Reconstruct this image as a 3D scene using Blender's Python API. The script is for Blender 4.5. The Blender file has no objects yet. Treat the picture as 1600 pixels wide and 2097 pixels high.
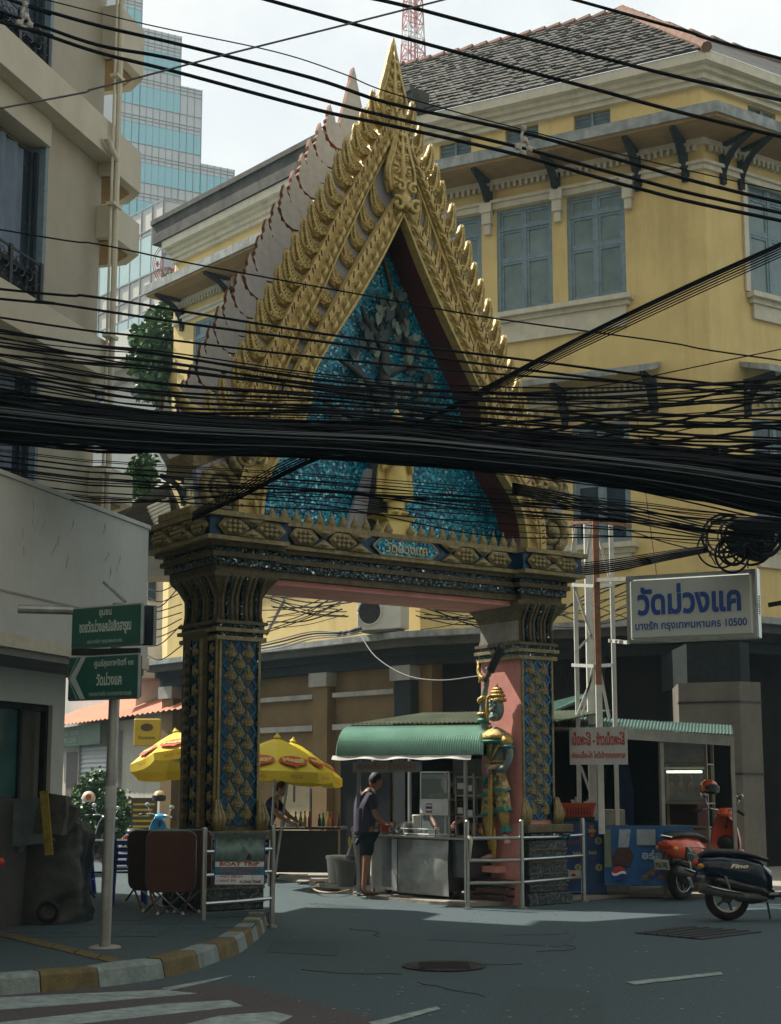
import bpy, math, random
from mathutils import Vector as V, Matrix as M
SC = bpy.context.scene
COL = SC.collection
R = random.Random(11)
rad = math.radians

# ------------------------------------------------------------ camera
FPX, TH, EYE = 3000.0, rad(8.5), 1.6
PY0 = 1605 - FPX * math.tan(TH)
cd = bpy.data.cameras.new('camera')
cam = bpy.data.objects.new('camera', cd)
COL.objects.link(cam)
cam.location = (0, 0, EYE)
cam.rotation_euler = (rad(90) + TH, 0, 0)
cd.sensor_fit = 'VERTICAL'
cd.sensor_height = 36
cd.lens = FPX * 36 / 2097
cd.shift_y = (PY0 - 1048.5) / 2097
cd.clip_end = 2000
SC.camera = cam

# ------------------------------------------------------------ sky, sun, exposure
SUN_EL, SUN_H = rad(49), V((-.84, .54))          # direction towards the sun
wd = bpy.data.worlds.new('World')
SC.world = wd
wd.use_nodes = True
nt = wd.node_tree
bg = nt.nodes['Background']
sky = nt.nodes.new('ShaderNodeTexSky')
sky.sky_type = 'NISHITA'
sky.sun_disc = False
sky.sun_elevation = SUN_EL
sky.sun_rotation = math.atan2(SUN_H.x, SUN_H.y)
sky.dust_density = 2.0
tc = nt.nodes.new('ShaderNodeTexCoord')
nz = nt.nodes.new('ShaderNodeTexNoise')
nz.inputs['Scale'].default_value = 2.2
nz.inputs['Detail'].default_value = 6
nz.inputs['Roughness'].default_value = .6
rp = nt.nodes.new('ShaderNodeValToRGB')
rp.color_ramp.elements[0].position = .28
rp.color_ramp.elements[0].color = (.35, .35, .35, 1)
rp.color_ramp.elements[1].position = .55
rp.color_ramp.elements[1].color = (.9, .9, .9, 1)
mx = nt.nodes.new('ShaderNodeMix')
mx.data_type = 'RGBA'
mx.inputs[7].default_value = (7.0, 6.95, 6.6, 1)
nt.links.new(tc.outputs['Generated'], nz.inputs['Vector'])
nt.links.new(nz.outputs['Fac'], rp.inputs['Fac'])
nt.links.new(rp.outputs['Color'], mx.inputs[0])
nt.links.new(sky.outputs[0], mx.inputs[6])
nt.links.new(mx.outputs[2], bg.inputs['Color'])
bg.inputs['Strength'].default_value = .1
sl = bpy.data.lights.new('sun', 'SUN')
sl.energy = 5.0
sl.angle = rad(.6)
sl.color = (1, .93, .8)
so = bpy.data.objects.new('sun', sl)
COL.objects.link(so)
sdir = V((SUN_H.x * math.cos(SUN_EL), SUN_H.y * math.cos(SUN_EL), math.sin(SUN_EL)))
so.rotation_euler = sdir.to_track_quat('Z', 'Y').to_euler()
so.location = (-20, 15, 30)
SC.view_settings.view_transform = 'Standard'
SC.view_settings.look = 'None'
SC.view_settings.exposure = .68
SC.view_settings.gamma = 1
SC.view_settings.use_curve_mapping = False

# ------------------------------------------------------------ helpers
def ray(px, py):
    cx = (px - 800) / FPX
    cy = (PY0 - py) / FPX
    c, s = math.cos(TH), math.sin(TH)
    return V((cx, c - s * cy, s + c * cy))
def at(px, py, Y):
    r = ray(px, py)
    return V((0, 0, EYE)) + r * (Y / r.y)
def gnd(px, py, z=0):
    r = ray(px, py)
    return V((0, 0, EYE)) + r * ((z - EYE) / r.z)

MAT = {}
def mat(name, c, rough=.7, metal=0, var=.18, scale=6, bump=.15, bs=40, c2=None, stain=0, sscale=1.2, coat=0, emit=None, alpha=1, trans=0, spec=None):
    if name in MAT: return MAT[name]
    m = bpy.data.materials.new(name)
    m.use_nodes = True
    n = m.node_tree.nodes; l = m.node_tree.links
    b = n['Principled BSDF']
    b.inputs['Roughness'].default_value = rough
    b.inputs['Metallic'].default_value = metal
    if spec is not None: b.inputs['Specular IOR Level'].default_value = spec
    if coat: b.inputs['Coat Weight'].default_value = coat
    if trans: b.inputs['Transmission Weight'].default_value = trans
    if alpha < 1: b.inputs['Alpha'].default_value = alpha
    if emit:
        b.inputs['Emission Color'].default_value = (*emit[0], 1)
        b.inputs['Emission Strength'].default_value = emit[1]
    t = n.new('ShaderNodeTexCoord')
    no = n.new('ShaderNodeTexNoise')
    no.inputs['Scale'].default_value = scale
    no.inputs['Detail'].default_value = 5
    no.inputs['Roughness'].default_value = .65
    l.new(t.outputs['Object'], no.inputs['Vector'])
    x = n.new('ShaderNodeMix'); x.data_type = 'RGBA'
    lo = [v * (1 - var) for v in c]; hi = [min(1, v * (1 + var)) for v in c]
    if c2: lo, hi = c, c2
    x.inputs[6].default_value = (*lo, 1); x.inputs[7].default_value = (*hi, 1)
    cr = n.new('ShaderNodeMapRange')
    cr.inputs[1].default_value = .3; cr.inputs[2].default_value = .7
    l.new(no.outputs['Fac'], cr.inputs[0]); l.new(cr.outputs[0], x.inputs[0])
    out = x.outputs[2]
    if stain:
        mp = n.new('ShaderNodeMapping'); mp.inputs['Scale'].default_value = (1, 1, .14)
        l.new(t.outputs['Object'], mp.inputs[0])
        s2 = n.new('ShaderNodeTexNoise'); s2.inputs['Scale'].default_value = sscale; s2.inputs['Detail'].default_value = 8
        s2.inputs['Roughness'].default_value = .7
        l.new(mp.outputs[0], s2.inputs['Vector'])
        r2 = n.new('ShaderNodeMapRange'); r2.inputs[1].default_value = .5; r2.inputs[2].default_value = .75
        r2.inputs[4].default_value = stain
        l.new(s2.outputs['Fac'], r2.inputs[0])
        y = n.new('ShaderNodeMix'); y.data_type = 'RGBA'
        l.new(r2.outputs[0], y.inputs[0]); l.new(out, y.inputs[6])
        y.inputs[7].default_value = (*[v * .3 + .01 for v in c], 1)
        out = y.outputs[2]
    l.new(out, b.inputs['Base Color'])
    if bump:
        nb = n.new('ShaderNodeTexNoise'); nb.inputs['Scale'].default_value = bs; nb.inputs['Detail'].default_value = 3
        l.new(t.outputs['Object'], nb.inputs['Vector'])
        bu = n.new('ShaderNodeBump'); bu.inputs['Strength'].default_value = bump; bu.inputs['Distance'].default_value = .02
        l.new(nb.outputs['Fac'], bu.inputs['Height']); l.new(bu.outputs[0], b.inputs['Normal'])
    MAT[name] = m
    return m
def mosaic(name, cols, scale, rough=.2, metal=.5, tilt=.5):
    """small glass tiles: each cell its own colour and a slightly tilted normal"""
    m = bpy.data.materials.new(name); m.use_nodes = True
    n = m.node_tree.nodes; l = m.node_tree.links; b = n['Principled BSDF']
    t = n.new('ShaderNodeTexCoord'); v = n.new('ShaderNodeTexVoronoi'); v.inputs['Scale'].default_value = scale
    l.new(t.outputs['Object'], v.inputs['Vector'])
    sp = n.new('ShaderNodeSeparateColor'); l.new(v.outputs['Color'], sp.inputs[0])
    r = n.new('ShaderNodeValToRGB'); r.color_ramp.interpolation = 'CONSTANT'
    el = r.color_ramp.elements
    for i, (p, c) in enumerate(cols):
        e = el[i] if i < 2 else el.new(p)
        e.position = p; e.color = (*c, 1)
    l.new(sp.outputs[0], r.inputs[0]); l.new(r.outputs[0], b.inputs['Base Color'])
    b.inputs['Roughness'].default_value = rough; b.inputs['Metallic'].default_value = metal
    g = n.new('ShaderNodeNewGeometry')
    vm = n.new('ShaderNodeVectorMath'); vm.operation = 'MULTIPLY_ADD'
    vm.inputs[1].default_value = (tilt,) * 3
    l.new(v.outputs['Color'], vm.inputs[0])
    va = n.new('ShaderNodeVectorMath'); va.operation = 'SUBTRACT'; va.inputs[1].default_value = (tilt * .5,) * 3
    l.new(g.outputs['Normal'], va.inputs[0]); l.new(va.outputs[0], vm.inputs[2])
    vn = n.new('ShaderNodeVectorMath'); vn.operation = 'NORMALIZE'
    l.new(vm.outputs[0], vn.inputs[0]); l.new(vn.outputs[0], b.inputs['Normal'])
    MAT[name] = m
    return m

WM = {}
def wmat(o):
    return WM[o.name] if o is not None else M()
def props(o, label=None, cat=None, group=None, kind=None):
    if label: o['label'] = label
    if cat: o['category'] = cat
    if group: o['group'] = group
    if kind: o['kind'] = kind
    return o
def thing(name, label, cat, loc=(0, 0, 0), rz=0, group=None, parent=None):
    o = bpy.data.objects.new(name, None)
    o.empty_display_size = .1
    COL.objects.link(o)
    o.location = loc; o.rotation_euler = (0, 0, rz)
    WM[o.name] = M.Translation(V(loc)) @ M.Rotation(rz, 4, 'Z')
    return props(o, label, cat, group)
def place(o, mtx):
    o.matrix_basis = mtx
    WM[o.name] = mtx
def inst(name, mesh, parent, mtx, label=None):
    o = bpy.data.objects.new(name, mesh)
    COL.objects.link(o)
    o.parent = parent
    o.matrix_basis = mtx
    WM[o.name] = wmat(parent) @ mtx
    if label: o['label'] = label
    return o
def frame(o, ax, up):
    """matrix: x along ax, z along up, y = up x ax"""
    ax = V(ax).normalized(); up = V(up); up = (up - ax * up.dot(ax)).normalized()
    y = up.cross(ax)
    m = M(((ax.x, y.x, up.x, o[0]), (ax.y, y.y, up.y, o[1]), (ax.z, y.z, up.z, o[2]), (0, 0, 0, 1)))
    return m
def smooth_path(pts, per=6):
    pts = [V(p) for p in pts]
    if len(pts) < 3: return pts
    out = []
    P = [pts[0] * 2 - pts[1]] + pts + [pts[-1] * 2 - pts[-2]]
    for i in range(1, len(P) - 2):
        for k in range(per):
            t = k / per
            a, b, c, d = P[i - 1], P[i], P[i + 1], P[i + 2]
            out.append(.5 * ((2 * b) + (c - a) * t + (2 * a - 5 * b + 4 * c - d) * t * t + (3 * b - a - 3 * c + d) * t ** 3))
    out.append(pts[-1])
    return out
class MB:
    def __init__(s, T=None):
        s.v = []; s.f = []; s.m = []; s.T = T; s.cur = 0
    def add(s, vs, fs):
        k = len(s.v)
        s.v += [(s.T @ V(p)) if s.T else V(p) for p in vs]
        s.f += [tuple(i + k for i in f) for f in fs]
        s.m += [s.cur] * len(fs)
        return s
    def box(s, x0, x1, y0, y1, z0, z1):
        return s.add([(x0, y0, z0), (x1, y0, z0), (x1, y1, z0), (x0, y1, z0), (x0, y0, z1), (x1, y0, z1), (x1, y1, z1), (x0, y1, z1)],
                     [(0, 3, 2, 1), (4, 5, 6, 7), (0, 1, 5, 4), (1, 2, 6, 5), (2, 3, 7, 6), (3, 0, 4, 7)])
    def bev(s, x0, x1, y0, y1, z0, z1, b=.01):
        """box with chamfered vertical and top edges"""
        ring = lambda i, z: [(x0 + i + b, y0 + i, z), (x1 - i - b, y0 + i, z), (x1 - i, y0 + i + b, z), (x1 - i, y1 - i - b, z),
                             (x1 - i - b, y1 - i, z), (x0 + i + b, y1 - i, z), (x0 + i, y1 - i - b, z), (x0 + i, y0 + i + b, z)]
        return s.loft([ring(b, z0), ring(0, z0 + b), ring(0, z1 - b), ring(b, z1)], True)
    def loft(s, rings, caps=False, closed=True):
        n = len(rings[0]); vs = [p for r in rings for p in r]; fs = []
        for i in range(len(rings) - 1):
            for j in range(n if closed else n - 1):
                a = i * n + j; b = i * n + (j + 1) % n
                fs.append((a, b, b + n, a + n))
        if caps:
            fs.append(tuple(reversed(range(n)))); fs.append(tuple(range((len(rings) - 1) * n, len(rings) * n)))
        return s.add(vs, fs)
    def beam(s, p0, p1, w, h=None, up=(0, 0, 1)):
        p0 = V(p0); p1 = V(p1); h = h or w
        d = (p1 - p0).normalized(); up = V(up)
        if abs(d.dot(up)) > .98: up = V((0, 1, 0))
        a = d.cross(up).normalized() * w / 2; b = a.cross(d).normalized() * h / 2
        q = []
        for p in (p0, p1): q += [p - a - b, p + a - b, p + a + b, p - a + b]
        return s.add(q, [(0, 3, 2, 1), (4, 5, 6, 7), (0, 1, 5, 4), (1, 2, 6, 5), (2, 3, 7, 6), (3, 0, 4, 7)])
    def tube(s, pts, r, n=6, caps=True, flat=1):
        pts = [V(p) for p in pts]; rings = []; ref = None
        rr = r if isinstance(r, (list, tuple)) else [r] * len(pts)
        for i, p in enumerate(pts):
            d = (pts[min(i + 1, len(pts) - 1)] - pts[max(i - 1, 0)])
            d = d.normalized() if d.length > 1e-9 else V((0, 0, 1))
            if ref is None:
                ref = V((0, 0, 1)) if abs(d.z) < .9 else V((0, 1, 0))
            a = d.cross(ref)
            if a.length < 1e-4: a = d.cross(V((1, 0, 0)))
            a.normalize(); b = a.cross(d).normalized()
            if abs(d.z) < .9 or True: ref = b
            rings.append([p + (a * math.cos(t) + b * math.sin(t) * flat) * rr[i] for t in [2 * math.pi * k / n for k in range(n)]])
        return s.loft(rings, caps)
    def cyl(s, p0, p1, r0, r1=None, n=10):
        return s.tube([p0, p1], [r0, r0 if r1 is None else r1], n)
    def prism(s, poly, y0, y1):
        """polygon in x,z extruded along y"""
        n = len(poly)
        ar = sum(poly[i][0] * poly[(i + 1) % n][1] - poly[(i + 1) % n][0] * poly[i][1] for i in range(n))
        if ar < 0: poly = list(reversed(poly))
        vs = [(x, y0, z) for x, z in poly] + [(x, y1, z) for x, z in poly]
        return s.add(vs, [tuple(range(n)), tuple(reversed(range(n, 2 * n)))] + [(j, j + n, (j + 1) % n + n, (j + 1) % n) for j in range(n)])
    def slab(s, poly, z0, z1):
        """polygon in x,y extruded along z"""
        n = len(poly)
        ar = sum(poly[i][0] * poly[(i + 1) % n][1] - poly[(i + 1) % n][0] * poly[i][1] for i in range(n))
        if ar < 0: poly = list(reversed(poly))
        vs = [(x, y, z0) for x, y in poly] + [(x, y, z1) for x, y in poly]
        return s.add(vs, [tuple(reversed(range(n))), tuple(range(n, 2 * n))] + [(j, (j + 1) % n, (j + 1) % n + n, j + n) for j in range(n)])
    def lathe(s, prof, n=16, c=(0, 0, 0), ax='z'):
        rings = []
        for r, z in prof:
            ring = []
            for k in range(n):
                t = 2 * math.pi * k / n
                p = (r * math.cos(t), r * math.sin(t), z)
                if ax == 'y': p = (p[0], p[2], -p[1])
                if ax == 'x': p = (p[2], p[0], p[1])
                ring.append((p[0] + c[0], p[1] + c[1], p[2] + c[2]))
            rings.append(ring)
        return s.loft(rings, True)
    def ell(s, c, r, n=10, m=7, cut=None):
        if not isinstance(r, (tuple, list)): r = (r, r, r)
        rings = []
        for i in range(m + 1):
            t = math.pi * (i / m - .5)
            if cut is not None: t = max(t, cut)
            rr = max(math.cos(t), .02)
            rings.append([(c[0] + r[0] * rr * math.cos(q), c[1] + r[1] * rr * math.sin(q), c[2] + r[2] * math.sin(t)) for q in [2 * math.pi * k / n for k in range(n)]])
        return s.loft(rings, True)
    def torus(s, c, R0, r, n=24, m=8, ax='y', arc=(0, 360), flat=1):
        a0, a1 = rad(arc[0]), rad(arc[1]); full = abs(arc[1] - arc[0]) >= 360
        pts = []
        for k in range(n + 1):
            t = a0 + (a1 - a0) * k / n
            q = (R0 * math.cos(t), 0, R0 * math.sin(t))
            if ax == 'x': q = (0, q[0], q[2])
            if ax == 'z': q = (q[0], q[2], 0)
            pts.append((c[0] + q[0], c[1] + q[1], c[2] + q[2]))
        return s.tube(pts, r, m, True, flat)
    def grid(s, fn, nu, nv):
        vs = [fn(i / nu, j / nv) for i in range(nu + 1) for j in range(nv + 1)]
        fs = [(i * (nv + 1) + j, (i + 1) * (nv + 1) + j, (i + 1) * (nv + 1) + j + 1, i * (nv + 1) + j + 1) for i in range(nu) for j in range(nv)]
        return s.add(vs, fs)
    def mesh(s, name, mats, smooth=False):
        me = bpy.data.meshes.new(name)
        me.from_pydata([tuple(p) for p in s.v], [], s.f)
        for m in (mats if isinstance(mats, (list, tuple)) else [mats]): me.materials.append(m)
        for p, k in zip(me.polygons, s.m): p.material_index = k
        if smooth:
            for p in me.polygons: p.use_smooth = True
        me.update()
        return me
    def build(s, name, mats, parent=None, world=False, smooth=False, label=None, cat=None, group=None, kind=None, at_=None):
        if world and parent is not None:
            iv = wmat(parent).inverted(); s.v = [iv @ p for p in s.v]
        org = None
        if parent is None and s.v and at_ is None and kind != 'structure':
            xs = [p.x for p in s.v]; ys = [p.y for p in s.v]; zs = [p.z for p in s.v]
            org = V(((min(xs) + max(xs)) / 2, (min(ys) + max(ys)) / 2, min(zs)))
            s.v = [p - org for p in s.v]
        o = bpy.data.objects.new(name, s.mesh(name, mats, smooth))
        COL.objects.link(o)
        o.parent = parent
        if org: o.location = org; WM[o.name] = M.Translation(org)
        else: WM[o.name] = wmat(parent).copy()
        props(o, label, cat, group, kind)
        if smooth == 'edge':
            md = o.modifiers.new('e', 'EDGE_SPLIT'); md.split_angle = rad(35)
        return o
_T = {}
def text(body, name, parent, mtx, width, m, height=None, bold=.012, depth=.004, label=None, space=1, shear=0):
    """flat lettering, centred; mtx frame: x = reading direction, z = up, y = away from reader"""
    c = bpy.data.curves.new(name, 'FONT')
    c.body = body; c.size = 1; c.resolution_u = 3; c.offset = bold; c.align_x = 'CENTER'; c.space_character = space; c.shear = shear
    t = bpy.data.objects.new(name, c)
    COL.objects.link(t)
    dg = bpy.context.evaluated_depsgraph_get()
    me = bpy.data.meshes.new_from_object(t.evaluated_get(dg))
    bpy.data.objects.remove(t); bpy.data.curves.remove(c)
    xs = [v.co.x for v in me.vertices]; ys = [v.co.y for v in me.vertices]
    w = max(xs) - min(xs); h = max(ys) - min(ys); cx = (max(xs) + min(xs)) / 2; cy = (max(ys) + min(ys)) / 2
    k = width / w; kz = (height / h) if height else k
    for v in me.vertices:
        x, y, z = v.co
        v.co = ((x - cx) * k, -depth, (y - cy) * kz)
    me.materials.clear(); me.materials.append(m)
    return inst(name, me, parent, mtx, label)
def skinfig(verts, edges, radii, root=0, sub=1):
    """one continuous limb surface grown from a skeleton; returns a mesh"""
    me = bpy.data.meshes.new('body')
    me.from_pydata(verts, edges, [])
    o = bpy.data.objects.new('body_tmp', me)
    COL.objects.link(o)
    o.modifiers.new('s', 'SKIN')
    sv = me.skin_vertices[0].data
    for i, r in enumerate(radii):
        sv[i].radius = r if isinstance(r, tuple) else (r, r)
        sv[i].use_root = (i == root)
    sb = o.modifiers.new('u', 'SUBSURF'); sb.levels = sub; sb.render_levels = sub
    dg = bpy.context.evaluated_depsgraph_get()
    r = bpy.data.meshes.new_from_object(o.evaluated_get(dg))
    bpy.data.objects.remove(o)
    for p in r.polygons: p.use_smooth = True
    return r
# ------------------------------------------------------------ materials
asphalt = mat('asphalt', (.052, .084, .096), .85, 0, .4, 38, .5, 120, stain=.25, sscale=.6)
paint = mat('road_paint', (.26, .32, .32), .8, 0, .35, 9, .3, 80, stain=.8, sscale=5)
bluepaint = mat('faded_blue_road_paint', (.02, .04, .09), .8, 0, .3, 9, .3)
pave = mat('paving', (.042, .07, .08), .85, 0, .35, 30, .4, 60, stain=.4)
tactile = mat('tactile_paving', (.12, .09, .035), .85, 0, .3, 6, .5, 30, stain=.6)
kwhite = mat('kerb_white', (.2, .25, .25), .8, 0, .25, 8, .4, 40, stain=.7, sscale=5)
kyel = mat('kerb_yellow', (.13, .1, .04), .8, 0, .3, 8, .4, 40, stain=.7, sscale=5)
concrete = mat('concrete', (.3, .29, .26), .85, 0, .2, 3, .3, 40, stain=.5)
grey_wall = mat('grey_plaster', (.5, .52, .49), .85, 0, .08, 1.2, .25, 20, stain=.35)
beige_wall = mat('beige_plaster', (.36, .33, .26), .85, 0, .06, 3, .25, 70)
beige_light = mat('beige_slab_plaster', (.5, .46, .37), .85, 0, .06, 3, .2, 60, stain=.2)
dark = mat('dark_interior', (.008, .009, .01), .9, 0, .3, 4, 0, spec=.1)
yellow_wall = mat('ochre_plaster', (.63, .48, .2), .85, 0, .1, 1.1, .25, 45, stain=.42, sscale=1.5)
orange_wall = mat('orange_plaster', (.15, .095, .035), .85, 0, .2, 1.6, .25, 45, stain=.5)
cream = mat('cream_trim', (.55, .51, .4), .8, 0, .12, 4, .2, 30, stain=.4, sscale=3)
eave_grey = mat('weathered_eave', (.27, .29, .28), .85, 0, .35, 5, .4, 30, stain=.9, sscale=3)
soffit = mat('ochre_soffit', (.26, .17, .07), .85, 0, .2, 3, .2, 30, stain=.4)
bracket_m = mat('dark_timber_and_shade', (.02, .026, .028), .85, 0, .3, 10, .2, spec=.15)  # timber brackets; on ledges, pilasters and pier top it paints deep shade
winframe = mat('grey_blue_frame', (.17, .24, .28), .65, 0, .22, 9, .2, 40, stain=.4, sscale=6)
winpane = mat('curtained_glass', (.14, .2, .2), .35, 0, .3, 1.4, 0)
winpane_d = mat('dark_glass', (.02, .035, .05), .15, 0, .4, 1.5, 0)
tile_m = mat('grey_roof_tile', (.06, .058, .05), .85, 0, .6, 3, .4, 40, stain=.4, sscale=3)
redtile = mat('clay_ridge_tile', (.2, .105, .07), .85, 0, .4, 6, .4, 40, stain=.7, sscale=5)
redroof = mat('orange_clay_roof', (.5, .19, .11), .8, 0, .15, 5, .3, 40, stain=.2)
gold = mat('gold_paint', (.52, .4, .15), .5, .15, .3, 14, .5, 60, stain=.35, sscale=9)
gold_d = mat('dulled_gold', (.27, .22, .1), .6, .12, .45, 16, .6, 70, stain=.6, sscale=10)
gold_dk = mat('dark_carved_gold', (.12, .1, .055), .6, .2, .5, 18, .6, 60, stain=.6, sscale=10)
lilac = mat('lilac_grey_plaster', (.37, .38, .43), .85, 0, .1, 3, .15, 60)
kback = mat('pale_grey_plaster_back', (.5, .49, .47), .85, 0, .12, 6, .25, 60, stain=.25, sscale=4)
krust = mat('rust_red_edge', (.25, .085, .035), .8, 0, .4, 14, .3)
pink = mat('pink_plaster', (.68, .3, .26), .85, 0, .14, 4, .2, 50, stain=.3, sscale=4)
maroon = mat('maroon_plaster', (.1, .025, .03), .8, 0, .2, 4, .1)
mauve = mat('mauve_plaster', (.3, .17, .22), .85, 0, .25, 4, .1, stain=.3)
blue_tile = mat('blue_glass_tile', (.006, .045, .1), .2, .3, .5, 40, .3, 60)
turq = mosaic('turquoise_mosaic', [(0, (.0, .07, .15)), (.3, (.0, .17, .29)), (.6, (.01, .3, .46)), (.82, (.04, .48, .66)), (.96, (.4, .8, .9))], 34, .25, .1, .5)
mirror = mosaic('mirror_mosaic', [(0, (.012, .016, .018)), (.5, (.015, .035, .045)), (.8, (.03, .08, .08)), (.94, (.14, .17, .18)), (.985, (.7, .75, .8))], 48, .22, .5, .5)  # rare pale cells paint sparkle into the tile colour
slate = mosaic('base_mosaic', [(0, (.02, .03, .035)), (.5, (.035, .05, .055)), (.8, (.06, .08, .085)), (.96, (.09, .11, .12))], 46, .4, .2, .35)
steel = mat('stainless_steel', (.42, .43, .42), .3, .9, .12, 5, .15, 12)
steel_dull = mat('dull_galvanised_steel', (.34, .35, .34), .45, .6, .2, 5, .3, 8, stain=.4, sscale=4)
white_steel = mat('white_painted_steel', (.55, .57, .54), .6, 0, .12, 8, .1, stain=.35, sscale=9)
rusty = mat('rusty_steel', (.26, .13, .08), .8, .1, .4, 12, .3)
black = mat('black_plastic', (.015, .016, .018), .45, 0, .3, 10, .1)
cable_m = mat('cable_rubber', (.006, .008, .011), .7, 0, .4, 4, 0, spec=.12)
cable_g = mat('grey_cable', (.09, .1, .1), .6, 0, .2, 4, 0)
white = mat('white_paint', (.75, .76, .74), .5, 0, .05, 5, 0)
offwhite = mat('off_white_plastic', (.55, .55, .5), .5, 0, .08, 5, 0, stain=.2)
skin_m = mat('skin', (.3, .15, .09), .55, 0, .1, 12, .1)
hair_m = mat('black_hair', (.01, .009, .009), .6, 0, .3, 40, .5, 80)
leafm = mat('leaf', (.03, .1, .035), .5, 0, .6, 5, 0)
leafm2 = mat('bright_leaf', (.09, .17, .035), .5, 0, .5, 5, 0)
barkm = mat('bark', (.08, .06, .045), .9, 0, .3, 12, .6)

# ------------------------------------------------------------ ground
mb = MB(); mb.grid(lambda a, b: (-300 + 600 * a, -60 + 700 * b, 0), 4, 4)
road = mb.build('road', asphalt, kind='structure')
def flat_poly(name, pts, z, m, parent=road):
    return MB().slab([(p[0], p[1]) for p in pts], z - .003, z).build(name, m, parent)
P2 = lambda *a: [gnd(x, y) for x, y in a]
for q in ([(-200, 2062), (300, 2038), (395, 2028), (300, 2043), (-200, 2082)],):
    pass
for q in ([(-120, 2050), (330, 2029), (403, 2036), (160, 2058), (-120, 2078)],
          [(-120, 2110), (330, 2058), (470, 2050), (497, 2062), (60, 2110)],
          [(60, 2180), (450, 2082), (560, 2074), (600, 2083), (420, 2180)],
          [(330, 2026), (475, 1999), (440, 2010), (345, 2030)],
          [(755, 2096), (895, 2063), (903, 2068), (775, 2104)],
          [(1280, 2013), (1475, 1992), (1482, 1997), (1300, 2018)]):
    flat_poly('road_marking', P2(*q), .008, paint)
def manhole(px, py, rx, name='manhole_cover'):
    c = gnd(px, py)
    mb = MB().lathe([(rx, .004), (rx, .014), (rx * .93, .014), (rx * .9, .009), (rx * .82, .009), (rx * .8, .014), (.01, .014)], 28, (c.x, c.y, 0))
    for k in range(-3, 4): mb.box(c.x - rx * .6, c.x + rx * .6, c.y + k * rx * .19 - .012, c.y + k * rx * .19 + .012, .0145, .02)
    mb.build(name, mat('cast_iron', (.025, .027, .028), .6, .3, .3, 20, .4), road)
manhole(910, 1980, .37)
g0 = [gnd(x, y) for x, y in ((1300, 1912), (1400, 1898), (1560, 1910), (1440, 1925))]
mb = MB(); mb.slab([(p.x, p.y) for p in g0], .003, .012)
for k in range(1, 6):
    a = g0[0].lerp(g0[3], k / 6); b = g0[1].lerp(g0[2], k / 6)
    mb.beam((a.x, a.y, .016), (b.x, b.y, .016), .025, .012)
mb.build('drain_cover', mat('drain_iron', (.022, .03, .035), .6, .2, .3, 9, .5), road)
flat_poly('red_road_surface', P2((-200, 2040), (385, 2016), (480, 2014), (860, 2110), (860, 2200), (-200, 2200)), .0045, mat('red_brown_asphalt', (.068, .062, .068), .85, 0, .4, 38, .3, 80, stain=.4))
patch_m = mat('tar_patch', (.04, .066, .077), .8, 0, .4, 30, .4, 90, stain=.3)
for q in ([(900, 1905), (1180, 1918), (1150, 1940), (880, 1925)], [(1050, 2020), (1230, 2030), (1240, 2110), (1000, 2110)], [(560, 1925), (700, 1930), (690, 1958), (545, 1950)]):
    flat_poly('tar_patch', P2(*q), .0042, patch_m)
mb = MB(); RC = random.Random(4)
for k in range(6):
    p = gnd(RC.uniform(520, 1600), RC.uniform(1900, 2080)); a = RC.uniform(0, 6.28); pts = [V((p.x, p.y, .005))]
    for j in range(7): a += RC.uniform(-.7, .7); pts.append(pts[-1] + V((math.cos(a) * .14, math.sin(a) * .14, 0)))
    mb.tube(pts, .0028, 4)
mb.build('asphalt_crack', mat('crack_black', (.02, .024, .027), .9), road, kind='stuff')
mb = MB()
for k in range(150):
    p = gnd(RC.uniform(380, 1600), RC.uniform(1850, 2095)); r_ = RC.uniform(.006, .02); mb.ell((p.x, p.y, .006), (r_, r_ * RC.uniform(.5, 1), .005), 5, 3)
mb.build('road_grit', concrete, road, kind='stuff')
# left pavement with painted kerb blocks
kb = [gnd(x, y) for x, y in ((-260, 2052), (-60, 2044), (52, 2036), (188, 2024), (300, 2009), (375, 1995), (431, 1975), (484, 1956), (516, 1934), (540, 1912), (549, 1895))]
kb = [V((p.x, p.y, 0)) for p in kb]
far = [V((-1.5, 17.9, 0)), V((-2.2, 19.6, 0)), V((-3.6, 21.6, 0)), V((-5.2, 24, 0)), V((-12, 26, 0)), V((-14, 11.4, 0))]
inner = [p + V((-.05, .2, 0)) for p in kb]
mb = MB(); mb.slab([(p.x, p.y) for p in inner + far], 0, .14)
pv = mb.build('pavement', pave, kind='structure')
kr = props(bpy.data.objects.new('kerb', None), kind='structure'); COL.objects.link(kr); WM['kerb'] = M()
kpts = smooth_path([tuple(p) for p in kb], 5)
acc = 0; seg = []; start = 0; lens = [0]
for i in range(1, len(kpts)): lens.append(lens[-1] + (kpts[i] - kpts[i - 1]).length)
def kat(s):
    for i in range(1, len(kpts)):
        if lens[i] >= s: 
            t = (s - lens[i - 1]) / max(1e-6, lens[i] - lens[i - 1]); return kpts[i - 1].lerp(kpts[i], t)
    return kpts[-1].copy()
s = 0; k = 0
LK = [.62, .62, .5, .72, .68, .55, .62, .5, .46, .42, .38, .36, .34]
while s < lens[-1] - .1:
    e = min(s + LK[k % len(LK)], lens[-1]); rings = []
    for j in range(4):
        u_ = s + .006 + (e - s - .012) * j / 3; p = kat(u_); d = (kat(min(u_ + .03, lens[-1])) - kat(max(u_ - .03, 0))).normalized()
        n = V((-d.y, d.x, 0)); hz = .152 + R.uniform(-.004, .006)
        rings.append([p + n * .0, p + n * .03 + V((0, 0, hz - .03)), p + n * .055 + V((0, 0, hz)), p + n * .21 + V((0, 0, hz)), p + n * .21])
    MB().loft(rings, True).build('kerb_block', kwhite if k % 2 else kyel, kr)
    s = e; k += 1
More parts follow.
